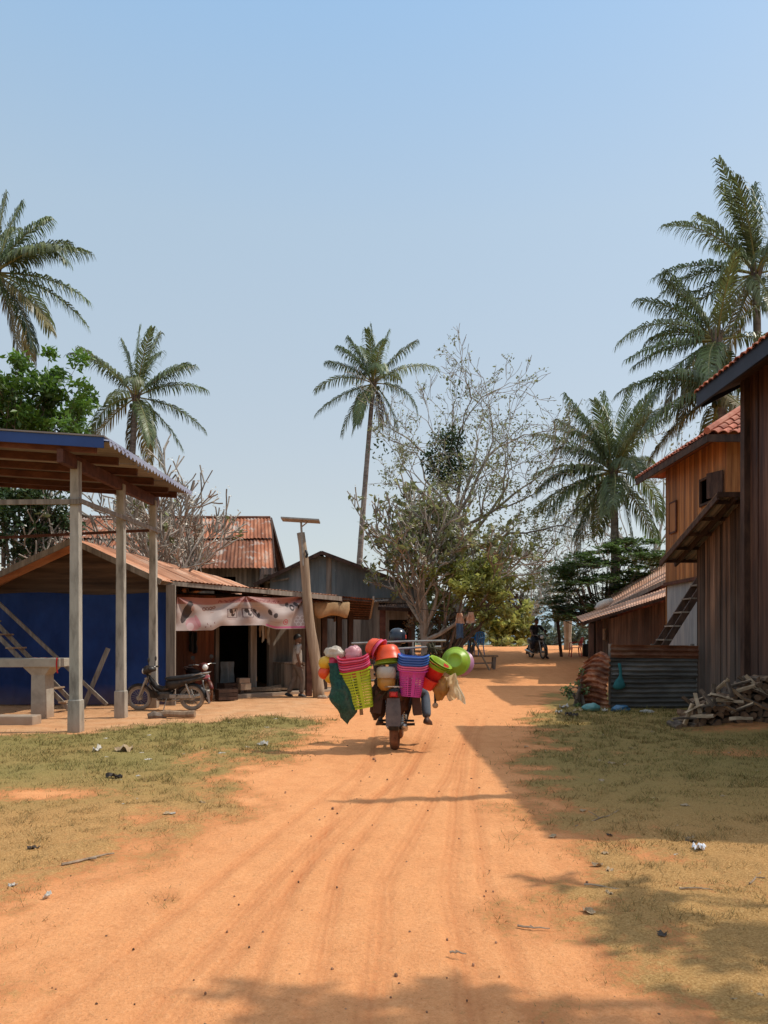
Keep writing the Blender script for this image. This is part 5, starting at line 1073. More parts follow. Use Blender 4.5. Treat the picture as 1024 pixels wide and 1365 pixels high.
# feathery tree on the right
rg = random.Random(9); b = V((9.4, 33, .75)); t = thing('feathery_tree', 'spreading dark green feathery tree in flat layers before the low house', 'tree', b); mb = MB(); tips = []
mb.tube([b-V((0,0,.2)), b+V((.1, 0, 1.2)), b+V((0, 0, 2.2))], [.16, .13, .11], 8)
lf = MB()
for k in range(92):
    px_ = rg.uniform(735, 884); top = 712+abs(px_-835)*.42*(1 if px_ < 835 else .2); py_ = rg.uniform(top, 838-abs(px_-800)*.25); c = at(px_, py_, rg.uniform(31.0, 35)); c.z = max(c.z, 2.1)
    mid = b.lerp(c, .55)+V((0, 0, .35)); mb.cv = rg.random(); mb.tube([b+V((0,0,rg.uniform(1.4, 2.1))), mid, c], [.05, .03, .008], 5)
    for _ in range(9):
        o = V((rg.gauss(0, .6), rg.gauss(0, .5), rg.gauss(0, .08))); tip = c+o-V((0, 0, .16*o.length)); mb.tube([c, tip], [.008, .004], 3)
        for q in range(24):
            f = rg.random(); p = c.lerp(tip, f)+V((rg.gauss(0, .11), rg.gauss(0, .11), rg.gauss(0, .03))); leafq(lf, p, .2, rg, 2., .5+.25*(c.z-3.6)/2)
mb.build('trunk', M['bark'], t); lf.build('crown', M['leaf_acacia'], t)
# big leafy tree on the far left
rg = random.Random(14); b = V((-12.6, 25.5, .3)); bl = []
for px_, py_, r in ((20, 510, 1.1), (60, 520, 1.0), (90, 545, .8), (40, 560, 1.3), (85, 580, .9), (5, 560, 1.2), (65, 500, .7), (0, 610, 1.3), (50, 620, 1.2), (95, 610, .6)): bl.append((A_(px_, py_, 25.5+rg.uniform(-.8, .8)), r))
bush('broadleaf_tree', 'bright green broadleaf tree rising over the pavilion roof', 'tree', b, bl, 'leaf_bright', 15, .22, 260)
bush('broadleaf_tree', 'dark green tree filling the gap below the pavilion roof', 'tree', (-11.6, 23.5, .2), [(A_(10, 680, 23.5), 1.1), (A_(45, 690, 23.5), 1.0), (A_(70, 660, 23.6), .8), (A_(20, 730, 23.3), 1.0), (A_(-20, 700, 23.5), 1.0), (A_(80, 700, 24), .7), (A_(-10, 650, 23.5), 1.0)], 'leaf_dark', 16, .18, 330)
# distance: thin hazy trees
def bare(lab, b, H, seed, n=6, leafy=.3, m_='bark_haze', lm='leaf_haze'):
    rg = random.Random(seed); b = V(b); t = thing('bare_tree', lab, 'tree', b, 0, 'thin hazy trees in the distance'); mb = MB(); tips = []
    mb.tube([b-V((0,0,.3)), b+V((0, 0, H*.25)), b+V((.1, 0, H*.45))], [.3, .22, .18], 7)
    for k in range(n):
        a = k*2.4; el = d2(rg.uniform(30, 80)); d = V((math.cos(a)*math.cos(el), math.sin(a)*math.cos(el), math.sin(el))); branch(mb, b+V((0, 0, H*rg.uniform(.25, .45))), d, H*.24, .12, 4, rg, tips, .6, .05, 3, (2, 3), .72, .14, .02)
    mb.build('trunk', M[m_], t); lf = MB()
    for p, d in tips:
        if rg.random() < leafy:
            for _ in range(4): leafq(lf, p+V((rg.gauss(0, .3), rg.gauss(0, .3), rg.gauss(0, .3))), .32, rg)
    lf.build('crown', M[lm], t)
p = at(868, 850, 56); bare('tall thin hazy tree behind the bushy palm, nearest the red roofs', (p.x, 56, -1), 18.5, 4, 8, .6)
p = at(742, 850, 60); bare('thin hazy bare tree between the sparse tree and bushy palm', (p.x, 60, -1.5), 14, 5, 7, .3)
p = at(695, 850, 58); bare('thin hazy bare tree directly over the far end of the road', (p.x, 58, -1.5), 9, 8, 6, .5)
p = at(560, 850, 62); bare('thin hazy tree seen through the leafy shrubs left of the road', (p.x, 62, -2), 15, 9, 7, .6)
# far wood and hills
def far_wood():
    rg = random.Random(2); lf = MB()
    for k in range(150):
        y = rg.uniform(75, 150); x = rg.uniform(-.55, .55)*y; z = -4+rg.uniform(0, 3.2)+.015*y; clump(lf, (x, y, z), rg.uniform(1.5, 3.2), 60, 1.0, rg, .5)
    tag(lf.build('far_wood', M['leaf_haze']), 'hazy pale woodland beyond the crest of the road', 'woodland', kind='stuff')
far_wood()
def hill(yd, base, amp, col, seed):
    mb = MB(); xs = np.linspace(-yd*.9, yd*.9, 160); hs = base+amp*fbm(xs/yd*5+seed, xs*0+seed, seed, 5)
    for i in range(len(xs)-1):
        b = mb.add([V((xs[i], yd, -40)), V((xs[i+1], yd, -40)), V((xs[i+1], yd+yd*.12, hs[i+1])), V((xs[i], yd+yd*.12, hs[i])), V((xs[i+1], yd+yd*.4, -40)), V((xs[i], yd+yd*.4, -40))]); mb.face((b, b+1, b+2, b+3)); mb.face((b+3, b+2, b+4, b+5))
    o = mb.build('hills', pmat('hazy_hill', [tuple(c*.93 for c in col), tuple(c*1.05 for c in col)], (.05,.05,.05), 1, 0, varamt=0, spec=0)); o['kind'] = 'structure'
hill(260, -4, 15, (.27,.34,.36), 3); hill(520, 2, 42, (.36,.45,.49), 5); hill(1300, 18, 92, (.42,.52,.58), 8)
# small plants near the fence, and a shade tree standing outside the frame
bush('roadside_shrub', 'small green shrub growing by the rusted sheet', 'shrub', (4.55, 17.8, 0), [((4.5, 17.7, .55), .33), ((4.35, 17.9, .35), .3), ((4.65, 18.0, .3), .3), ((4.4, 17.6, .18), .25), ((4.6, 17.75, .85), .2)], 'leaf_acacia', 21, .085, 700)
rg = random.Random(31); sb = V((7.4, 3.0, 0)); sbl = []
cot = 1/math.tan(SUN_EL)
for sx_, sy_, h, r in ((-.15, 3.05, 7.2, .4), (.35, 3.0, 7.0, .4), (.9, 2.9, 6.8, .45), (1.5, 2.95, 6.4, .45), (2.1, 3.1, 6.2, .45), (1.45, 4.75, 6.0, .34), (1.5, 4.35, 6.0, .36), (1.8, 4.0, 6.0, .4), (2.3, 3.75, 5.8, .45), (2.6, 4.1, 5.8, .3), (2.9, 3.5, 5.6, .5), (2.0, 2.6, 6, .7), (.6, 2.4, 7, .8), (-.3, 3.36, 7.1, .26), (.05, 3.4, 7.1, .26), (.4, 3.36, 7, .26), (.8, 3.25, 6.9, .26)):
    sbl.append((V((sx_+h*cot*math.cos(SUN_AZ), sy_+h*cot*math.sin(SUN_AZ), h)), r))
bush('shade_tree', 'leafy tree beside the near timber house shading the foreground verge', 'tree', sb, sbl, 'leaf_olive', 32, .2, 420)
# ------------------------------------------------------------------ small motorbikes (local +x is forward)
def motorbike(lab, loc, rz, body='bike_black', tyre='tyre_dust', group=None, scale=1., lean=0., rack=True, stand=True, pink=False, flap=(.16, .44), fat=1.):
    t = thing('motorbike', lab, 'motorbike', loc, rz, group); t.scale = (scale,)*3; t.rotation_euler = (lean, 0, rz)
    bm = M[body]; WR = .285
    def wheel(x, nm, sr):
        mb = MB(); mb.torus((x, 0, WR), (0,1,0), WR-.036, .038, 40, 8, 1.05*fat); ty = mb.build('tyre', M[tyre], t, local=True, smooth=True)
        mb = MB(); mb.torus((x, 0, WR), (0,1,0), WR-.075, .016, 36, 6, 1.5)
        for k in range(20):
            a = 2*PI*k/20; s_ = .03 if k % 2 else -.03; mb.tube([(x+.045*math.cos(a+.5), s_, WR+.045*math.sin(a+.5)), (x+(WR-.08)*math.cos(a), 0, WR+(WR-.08)*math.sin(a))], .0035, 4)
        mb.lathe([(.02, -.06), (.055, -.055), (.055, .055), (.02, .06)], 14, XF((x, 0, WR), rotM(x=PI/2))); mb.build('rim', M['alu'], ty, local=True)
        return ty
    wheel(-.6, 'rear', 1); wheel(.6, 'front', 1)
    def arc(x0, r, a0, a1, w_, th=.012, n=14, drop=.03):
        mb = MB(); rings = []
        for i in range(n+1):
            a = lerp(a0, a1, i/n); c_, s_ = math.cos(a), math.sin(a); o = []
            for q, dr in ((-w_, -drop), (-w_*.6, 0), (0, .012), (w_*.6, 0), (w_, -drop), (w_, -drop-th), (w_*.55, -th), (0, 0), (-w_*.55, -th), (-w_, -drop-th)): o.append(V((x0+(r+dr)*c_, q, WR+(r+dr)*s_)))
            rings.append(o)
        mb.loft(rings); return mb
    arc(.6, WR+.035, d2(15), d2(165), .055).build('front_fender', bm, t, local=True, smooth=True)
    rf = arc(-.6, WR+.05, d2(25), d2(178), .065); rf.build('rear_fender', M['black'], t, local=True, smooth=True)
    mb = MB(); mb.loft([[V((-.965-dx, y, z)) for y in (-w_, w_)]+[V((-.977-dx, y, z)) for y in (w_, -w_)] for z, w_, dx in ((flap[1], .07*fat**.4, -.03), (sum(flap)/2, .085*fat**.4, .0), (flap[0], .08*fat**.4, .02))]); mb.build('mudflap', M['flap_grey'], t, local=True)
    mb = MB(); mb.tube([(.38, 0, .82), (.26, 0, .55), (.1, 0, .42), (-.12, 0, .46), (-.3, 0, .62), (-.62, 0, .7), (-.86, 0, .72)], [.03]*7, 8); mb.tube([(-.12, 0, .34), (-.2, 0, .46)], .03, 6)
    for y in (-.075, .075): mb.tube([(-.15, y, .33), (-.6, y, WR)], .02, 6)
    mb.build('frame', M['black'], t, local=True)
    mb = MB()
    for y in (-.085, .085): mb.tube([(.40, y, .74), (.46, y, .62), (.60, y, WR)], [.026, .026, .022], 8)
    mb.tube([(.40, 0, .68), (.34, 0, .93)], .028, 8); mb.box((.41, 0, .73), (.06, .2, .05), rotM(y=.4)); mb.build('fork', M['alu'], t, local=True)
    hb_ = MB(); hb_.tube([(.27, -.33, .97), (.30, -.2, .98), (.36, -.06, .95), (.36, .06, .95), (.30, .2, .98), (.27, .33, .97)], .012, 6); hbo = hb_.build('handlebar', M['chrome'], t, local=True)
    for s_ in (-1, 1):
        mb = MB(); mb.tube([(.285, s_*.24, .975), (.265, s_*.36, .97)], .019, 8); mb.tube([(.32, s_*.2, .985), (.33, s_*.34, .965)], .007, 5); mb.build('grip', M['black'], hbo, local=True)
        mb = MB(); mb.tube([(.31, s_*.19, .98), (.30, s_*.24, 1.14)], .006, 5); mb.lathe([(0, -.01), (.05, -.008), (.055, .005), (0, .01)], 12, XF((.295, s_*.25, 1.16), rotM(y=PI/2))); mb.build('mirror', M['black'], hbo, local=True)
    # cowl, headlight, leg shield
    mb = MB(); mb.loft([[V((x+dx, y, z+dz)) for y, dz in ((-w_, 0), (-w_*.7, h), (0, h*1.25), (w_*.7, h), (w_, 0), (w_*.7, -h), (0, -h*1.2), (-w_*.7, -h))] for x, w_, z, h, dx in ((.22, .05, .93, .03, 0), (.3, .13, .94, .06, 0), (.42, .12, .92, .085, 0), (.48, .085, .90, .075, 0))]); mb.build('cowl', bm, t, local=True, smooth=True)
    mb = MB(); mb.lathe([(0, .05), (.05, .045), (.075, .02), (.08, 0), (.07, -.04), (0, -.05)], 16, XF((.475, 0, .90), rotM(y=PI/2-.1))); mb.build('headlight', M['lamp_glass'], t, local=True, smooth=True)
    mb = MB()
    def shield(u, v):
        y = (u-.5)*2; z = lerp(.86, .32, v); wd = lerp(.06, .2, sm(0, .45, v))*(1-.25*sm(.6, 1, v)); x = lerp(.43, .20, v)-.10*abs(y)**2*(.4+v)+.0
        return V((x+.03, y*wd, z))
    mb.grid(shield, 12, 12); mb.build('leg_shield', bm, t, local=True, smooth=True)
    mb = MB(); mb.loft([[V((x, y*w_, z+dz*h)) for y, dz in ((-1, -1), (1, -1), (1, .3), (.6, 1), (-.6, 1), (-1, .3))] for x, w_, z, h in ((.33, .04, .66, .05), (.2, .06, .53, .06), (.05, .07, .48, .06), (-.1, .08, .56, .08), (-.2, .09, .66, .07))]); mb.build('centre_cover', bm, t, local=True, smooth=True)
    # engine and exhaust
    en = MB(); en.bbox((.02, 0, .33), (.34, .2, .2), .04); en.lathe([(.0, -.02), (.09, -.02), (.1, 0), (.09, .02), (0, .02)], 16, XF((-.02, -.12, .33), rotM(x=PI/2)))
    for k in range(6): en.bbox((.2+k*.026, 0, .36+k*.004), (.012, .17-.012*(k == 5), .16), .004)
    en.build('engine', M['engine'], t, local=True)
    mb = MB(); mb.tube([(.28, -.05, .30), (.26, -.08, .23), (.1, -.11, .2), (-.25, -.12, .22), (-.4, -.13, .26), (-.45, -.13, .27), (-.88, -.14, .35), (-.93, -.14, .36)], [.016, .016, .016, .016, .03, .045, .042, .02], 10); mb.build('exhaust', M['chrome'], t, local=True, smooth=True)
    mb = MB(); mb.bbox((-.38, .09, .33), (.55, .03, .1), .014); mb.build('chain_case', M['alu'], t, local=True)
    for y in (-.1, .1):
        mb = MB(); mb.tube([(-.48, y, .64), (-.55, y, .45), (-.6, y, .3)], [.018, .026, .018], 8)
        for k in range(8): f = .15+k*.09; p = V((-.48, y, .64)).lerp(V((-.6, y, .3)), f); mb.torus(p, (-.33, 0, -.94), .028, .007, 12, 4)
        mb.build('shock_absorber', M['chrome'], t, local=True)
    # tail, side covers, seat
    mb = MB(); mb.loft([[V((x, y*w_, z+dz*h)) for y, dz in ((-1, -.6), (-.5, -1), (.5, -1), (1, -.6), (1, .5), (.6, 1), (-.6, 1), (-1, .5))] for x, w_, z, h in ((-.02, .08, .58, .1), (-.2, .12, .6, .12), (-.45, .13, .66, .09), (-.7, .12, .72, .06), (-.92, .07, .78, .03))]); mb.build('side_cover', bm, t, local=True, smooth=True)
    mb = MB(); mb.loft([[V((x, y*w_, z+dz*h)) for y, dz in ((-1, -1), (1, -1), (1.05, .1), (.8, .85), (.3, 1.05), (-.3, 1.05), (-.8, .85), (-1.05, .1))] for x, w_, z, h in ((.0, .06, .73, .02), (-.1, .1, .735, .04), (-.3, .125, .75, .04), (-.45, .125, .765, .045), (-.6, .12, .79, .04), (-.8, .1, .81, .035), (-.88, .06, .815, .02))]); mb.build('seat', M['seat'], t, local=True, smooth=True)
    tl = MB(); tl.loft([[V((x, y*w_, z+dz*h)) for y, dz in ((-1, -1), (1, -1), (1, 1), (-1, 1))] for x, w_, z, h in ((-.86, .06, .76, .035), (-.95, .05, .77, .035), (-1.0, .03, .775, .02))]); tl.build('tail_light', M['pink_tail'] if pink else M['red_plastic'], t, local=True)
    if rack:
        mb = MB()
        for y in (-.1, .1): mb.tube([(-.5, y, .78), (-.9, y*1.1, .86), (-1.02, y*.6, .875)], .009, 6)
        mb.tube([(-.8, -.11, .85), (-.8, .11, .85)], .008, 5); mb.tube([(-1.02, -.06, .875), (-1.02, .06, .875)], .008, 5); mb.build('rear_rack', M['chrome'], t, local=True)
    mb = MB(); mb.tube([(.02, -.22, .27), (.02, .22, .27)], .014, 6)
    for s_ in (-1, 1): mb.tube([(.02, s_*.14, .27), (.02, s_*.25, .275)], .02, 8); mb.tube([(-.3, s_*.13, .36), (-.32, s_*.25, .36)], .016, 8)
    mb.build('footrest', M['black'], t, local=True)
    if not stand: return t
    mb = MB(); mb.tube([(-.05, .1, .28), (-.03, .2, .12), (-.02, .27, .012)], .011, 6); mb.box((-.02, .275, .01), (.05, .04, .008)); mb.build('side_stand', M['alu'], t, local=True)
    return t
M['bike_black'] = pmat('dusty_black_paint', [(.018,.016,.015), (.05,.04,.034)], (5,5,5), .4, .05, varamt=.1, speck=((.2,.12,.08), 7, .55, .5))
M['bike_red'] = pmat('dull_red_paint', [(.07,.012,.012), (.14,.03,.025)], (5,5,5), .4, .05, varamt=.1, speck=((.2,.12,.08), 7, .55, .5))
M['bike_brown'] = pmat('mud_brown_bike', [(.045,.02,.014), (.11,.05,.03)], (5,5,5), .6, .1, varamt=.1)
M['flap_grey'] = pmat('grey_mudflap', [(.07,.06,.06), (.16,.125,.11)], (6,6,6), .7, .1, varamt=.1)
M['lamp_glass'] = pmat('lamp_glass', [(.6,.6,.58), (.75,.74,.7)], (4,4,4), .15, 0, varamt=0, spec=.8)
M['pink_tail'] = plas('pink_tail_plastic', (.5,.16,.2))
motorbike('dusty black motorbike parked before the third pavilion post', (-4.80, 16.92, 0), PI-.02, 'bike_black', 'tyre_dust', pink=True, lean=-.05, scale=.97)
motorbike('dull red motorbike parked in shade under the shop canopy', sp(1.3, .45, .02), -1.0, 'bike_red', 'tyre_red', lean=.06, scale=.95)
# log debris in front of the parked motorbike
for k, (a, b, r_, lab) in enumerate((((-4.55, 15.3, .06), (-3.75, 15.25, .09), .065, 'short dry log lying before the parked motorbike'), ((-4.65, 15.15, .05), (-4.35, 15.32, .05), .07, 'dark stump piece lying at the end of the dry log'), ((-4.5, 15.5, .03), (-3.9, 15.7, .05), .045, 'thin pale branch lying behind the dry log'))):
    mb = MB(); a, b = V(a), V(b); mb.tube([a, a.lerp(b, .3)+V((0,0,.02)), a.lerp(b, .7)-V((0,0,.005)), b], [r_*.8, r_*1.1, r_, r_*1.15], 8); tag(mb.build('dry_log', M['timber_warm'] if k != 1 else M['bark'], loc=(a+b)/2), lab, 'log')
# ------------------------------------------------------------------ people: one continuous skinned surface each
def skinned(nodes, edges, root, subs=2):
    "nodes: name -> (position, radius); returns vertices and faces of the grown, smoothed surface"
    names = list(nodes); ix = {n: i for i, n in enumerate(names)}
    me = bpy.data.meshes.new('skin_tmp'); me.from_pydata([tuple(nodes[n][0]) for n in names], [(ix[a], ix[b]) for a, b in edges], [])
    o = bpy.data.objects.new('skin_tmp', me); COL.objects.link(o)
    sk = o.modifiers.new('Skin', 'SKIN'); sk.use_smooth_shade = True
    if not me.skin_vertices: me.attributes  # layer is made with the modifier
    for n in names:
        r_ = nodes[n][1]; d = me.skin_vertices[0].data[ix[n]]; d.radius = r_ if hasattr(r_, '__len__') else (r_, r_); d.use_root = (n == root)
    ss = o.modifiers.new('Sub', 'SUBSURF'); ss.levels = subs; ss.render_levels = subs
    dg = bpy.context.evaluated_depsgraph_get(); ev = o.evaluated_get(dg); m2 = ev.to_mesh()
    vs = [v.co.copy() for v in m2.vertices]; fs = [tuple(p.vertices) for p in m2.polygons]; ev.to_mesh_clear()
    bpy.data.objects.remove(o); bpy.data.meshes.remove(me); return vs, fs
def put(mb, vf, cm=0, cv=.5):
    b = mb.add(vf[0]); mb.cm = cm; mb.cv = cv
    for f in vf[1]: mb.face([i+b for i in f])
M['eye'] = pmat('eye_white', [(.6,.58,.55), (.7,.68,.65)], (9,9,9), .3, 0, varamt=0)
M['lip'] = pmat('lips', [(.16,.05,.04), (.2,.07,.055)], (9,9,9), .5, 0, varamt=0)
def person(lab, loc, rz, J, shirt, trousers, shoes, hair='short', sleeve='short', head_rz=0., extra=None):
    t = thing('person', lab, 'person', loc, rz); j = {k: V(v) for k, v in J.items() if hasattr(v, '__len__')}
    nd = {'pelvis': (j['pelvis'], .085), 'waist': (j['pelvis'].lerp(j['chest'], .5), .09), 'chest': (j['chest'], .10), 'ub': (j['chest'].lerp(j['neck'], .6), .07), 'neck': (j['neck'], .052), 'skull': (j['neck'].lerp(j['head'], .7), .05)}
    ed = [('pelvis', 'waist'), ('waist', 'chest'), ('chest', 'ub'), ('ub', 'neck'), ('neck', 'skull')]
    for s_, sg in (('l', 1), ('r', -1)):
        sh, el, wr = j[s_+'sh'], j[s_+'el'], j[s_+'wr']; fd = (wr-el).normalized(); hd = V(J.get(s_+'hd', fd)).normalized()
        nd.update({s_+'sh': (sh, .046), s_+'ua': (sh.lerp(el, .5), .044), s_+'el': (el, .041), s_+'fa': (el.lerp(wr, .4), .04), s_+'wr': (wr, .026), s_+'pm': (wr+hd*.055, (.04, .024))})
        ed += [('ub', s_+'sh'), (s_+'sh', s_+'ua'), (s_+'ua', s_+'el'), (s_+'el', s_+'fa'), (s_+'fa', s_+'wr'), (s_+'wr', s_+'pm')]
        hp, kn, an, to = j[s_+'hip'], j[s_+'kn'], j[s_+'an'], j[s_+'to']
        nd.update({s_+'hip': (hp, .07), s_+'th': (hp.lerp(kn, .5), .062), s_+'kn': (kn, .048), s_+'ca': (kn.lerp(an, .35), .048), s_+'an': (an, .037), s_+'to': (to, .03)})
        ed += [('pelvis', s_+'hip'), (s_+'hip', s_+'th'), (s_+'th', s_+'kn'), (s_+'kn', s_+'ca'), (s_+'ca', s_+'an'), (s_+'an', s_+'to')]
    mb = MB(); put(mb, skinned(nd, ed, 'pelvis'))
    for s_, sg in (('l', 1), ('r', -1)):                 # fingers: five separate chains rooted in the palm
        wr = j[s_+'wr']; fd = (wr-j[s_+'el']).normalized(); hd = V(J.get(s_+'hd', fd)).normalized(); curl = V(J.get(s_+'cl', (1, 0, -.2)))
        curl = (curl-hd*curl.dot(hd)).normalized(); wd = hd.cross(curl)
        for k, ln in enumerate((.07, .078, .073, .058)):
            b = wr+hd*.075+wd*((k-1.5)*.019); p1 = b+hd*ln*.45+curl*.01; p2 = p1+(hd*.7+curl*.75).normalized()*ln*.32; p3 = p2+(hd*.2+curl).normalized()*ln*.27
            put(mb, skinned({'a': (b-hd*.02, .011), 'b': (b+hd*.01, .0105), 'c': (p1, .0095), 'd': (p2, .009), 'e': (p3, .0075)}, [('a','b'), ('b','c'), ('c','d'), ('d','e')], 'a', 1))
        b = wr+hd*.03-wd*.03*sg*0-wd*.032; put(mb, skinned({'a': (wr+hd*.025-wd*.015, .014), 'b': (b+hd*.02-wd*.008, .0125), 'c': (b+hd*.048-wd*.014+curl*.012, .0105), 'd': (b+hd*.068-wd*.01+curl*.022, .0085)}, [('a','b'), ('b','c'), ('c','d')], 'a', 1))
    hc_ = j['head']; Mh = rotM(z=head_rz)@rotM(y=J.get('nod', 0))
    def H(x, y, z): return hc_+Mh@V((x, y, z))
    rings = []                                            # skull and jaw in rings, nose bridge pushed out
    for z, rx, ry, fx in ((-.122, .03, .03, .035), (-.11, .05, .045, .025), (-.085, .07, .058, .012), (-.05, .083, .067, .004), (-.015, .092, .074, 0), (.02, .096, .077, -.003), (.06, .093, .075, -.006), (.09, .077, .063, -.008), (.112, .048, .04, -.01), (.12, .015, .012, -.01)):
        ring = []
        for q in range(20):
            a = 2*PI*q/20; x = rx*math.cos(a)+fx; y = ry*math.sin(a)
            if q == 0 and -.06 < z < .03: x += .02 if z < -.02 else .008
            if q in (2, 18) and abs(z-.02) < .01: x -= .006
            ring.append(H(x, y, z))
        rings.append(ring)
    mb.cm = 0; mb.loft(rings)
    mb.loft([[H(.085+dx, w_*c_, z+.3*w_*s_) for c_, s_ in ((-1, -1), (1, -1), (1, 1), (-1, 1))] for dx, w_, z in ((0, .018, -.03), (.022, .012, -.035), (.03, .005, -.032))])
    for sg in (-1, 1):
        mb.ball(H(-.005, sg*.078, -.01), (.02, .01, .032), 8, 6)
        mb.cm = 1; mb.ball(H(.08, sg*.03, .003), (.012, .014, .009), 8, 6); mb.cm = 2; mb.ball(H(.0905, sg*.03, .003), (.004, .006, .006), 6, 5); mb.box(H(.085, sg*.032, .024), (.012, .035, .007)); mb.cm = 0
    mb.cm = 3; mb.ball(H(.078, 0, -.075), (.012, .026, .008), 8, 5)
    mb.build('body', [M['skin'], M['eye'], M['hair'], M['lip']], t, local=True, smooth=True)
    # shirt and trousers follow the body
    n2 = {'hem': (j['pelvis']+V((0,0,-.07)), .158), 'waist': (j['pelvis'].lerp(j['chest'], .5), .14), 'chest': (j['chest'], .138), 'ub': (j['chest'].lerp(j['neck'], .6), .09), 'col': (j['neck']-V((0,0,.02)), .062)}
    e2 = [('hem', 'waist'), ('waist', 'chest'), ('chest', 'ub'), ('ub', 'col')]
    for s_ in 'lr':
        sh, el, wr = j[s_+'sh'], j[s_+'el'], j[s_+'wr']
        n2.update({s_+'sh': (sh, .072), s_+'ua': (sh.lerp(el, .5), .069), s_+'el': (sh.lerp(el, .95), .068)}); e2 += [('ub', s_+'sh'), (s_+'sh', s_+'ua'), (s_+'ua', s_+'el')]
        if sleeve == 'long': n2[s_+'el'] = (el, .062); n2[s_+'cu'] = (el.lerp(wr, .92), .042); e2.append((s_+'el', s_+'cu'))
    mb = MB(); put(mb, skinned(n2, e2, 'hem')); mb.build('shirt', shirt, t, local=True, smooth=True)
    n3 = {'top': (j['pelvis']+V((0,0,.07)), .118), 'pelvis': (j['pelvis']-V((0,0,.02)), .128)}; e3 = [('top', 'pelvis')]
    for s_ in 'lr':
        hp, kn, an = j[s_+'hip'], j[s_+'kn'], j[s_+'an']
        n3.update({s_+'hip': (hp, .105), s_+'th': (hp.lerp(kn, .5), .097), s_+'kn': (kn, .082), s_+'ca': (kn.lerp(an, .5), .078), s_+'hm': (kn.lerp(an, .93), .07)}); e3 += [('pelvis', s_+'hip'), (s_+'hip', s_+'th'), (s_+'th', s_+'kn'), (s_+'kn', s_+'ca'), (s_+'ca', s_+'hm')]
    mb = MB(); put(mb, skinned(n3, e3, 'pelvis')); mb.build('trousers', trousers, t, local=True, smooth=True)
    for s_ in 'lr':
        an, to = j[s_+'an'], j[s_+'to']; d = (to-an).normalized(); fl = V((d.x, d.y, d.z*.6)).normalized(); up = V((0,0,1)); up = (up-fl*up.dot(fl)).normalized(); sd_ = fl.cross(up)
        mb = MB(); rings = []
        for f, w_, h0, h1 in ((-.07, .02, -.055, -.02), (-.06, .035, -.062, .01), (0, .042, -.065, .035), (.08, .046, -.065, .0), (.14, .046, -.065, -.025), (.185, .03, -.06, -.04), (.195, .01, -.055, -.045)):
            c0 = an+fl*f; rings.append([c0+sd_*w_*a_+up*lerp(h0, h1, b_) for a_, b_ in ((-1, .1), (-.8, 0), (.8, 0), (1, .1), (1, .5), (.6, 1), (-.6, 1), (-1, .5))])
        mb.loft(rings); mb.build('shoe', shoes, t, local=True, smooth=True)
    if hair in ('short', 'cap'):
        mb = MB(); rr = random.Random(4)
        def hr(u, v):
            a = 2*PI*u; lo = lerp(-.055, .045, sm(.15, .95, (math.cos(a)+1)/2)); ph = lerp(math.asin(max(-1, min(1, lo/.13))), PI/2, v)
            b_ = 1+.03*mnoise.noise(V((math.cos(a)*4, math.sin(a)*4, ph*5)))
            return H((.108*math.cos(a)*math.cos(ph)-.006)*b_, .089*math.sin(a)*math.cos(ph)*b_, .01+.124*math.sin(ph)*b_)
        mb.grid(hr, 28, 12); mb.build('hair', M['hair'], t, local=True, smooth=True)
        if hair == 'cap': mb = MB(); mb.grid(lambda u, v: H(.07+.11*v*math.sin(PI*u), .075*math.cos(PI*u), .055-.015*v), 10, 4); mb.build('cap_brim', M['hair'], t, local=True, smooth=True)
    if hair == 'helmet':
        mb = MB(); mb.lathe([(.118, -.07), (.132, -.02), (.136, .03), (.125, .09), (.095, .135), (.05, .158), (0, .164)], 24, XF(hc_+V((-.005, 0, .01)), Mh)); hm = mb.build('helmet', pmat('dark_blue_helmet', [(.012,.016,.026), (.03,.036,.05)], (6,6,6), .25, .02, varamt=0, spec=.6), t, local=True, smooth=True)
        mb = MB(); mb.lathe([(.137, .0), (.1395, .015), (.139, .04), (.136, .055)], 12, XF(hc_+V((-.005, 0, .01)), Mh@rotM(z=-PI/2-.6)), a0=0, a1=1.0); mb.build('helmet_stripe', plas('helmet_red', (.45,.06,.04)), hm, local=True, smooth=True)
        mb = MB(); mb.grid(lambda u, v: H(.09+.07*v*math.sin(PI*u)+.04*math.sin(PI*u), .125*math.cos(PI*u), .06-.02*v), 12, 4); mb.build('visor', M['black'], hm, local=True, smooth=True)
    return t
WALK = dict(pelvis=(0,0,.90), chest=(.01,0,1.22), neck=(.0,0,1.43), head=(.02,0,1.575), lsh=(0,.165,1.38), lel=(.07,.23,1.13), lwr=(.19,.2,.93), rsh=(.0,-.165,1.38), rel=(-.07,-.24,1.12), rwr=(.0,-.24,.90),
            lhip=(0,.09,.86), lkn=(-.04,.1,.48), lan=(-.22,.11,.10), lto=(-.08,.12,.035), rhip=(0,-.09,.86), rkn=(.12,-.1,.48), ran=(.08,-.1,.085), rto=(.22,-.11,.03), nod=.08)
p = at(396, 850, 20.6)
person('man in loose grey shirt and dusty trousers walking by the shop front', (p.x, 20.6, .0), .45, WALK, cloth('grey_beige_shirt', (.40,.35,.30)), cloth('dusty_trousers', (.15,.115,.09)), M['black'], 'short', 'short', -.35)
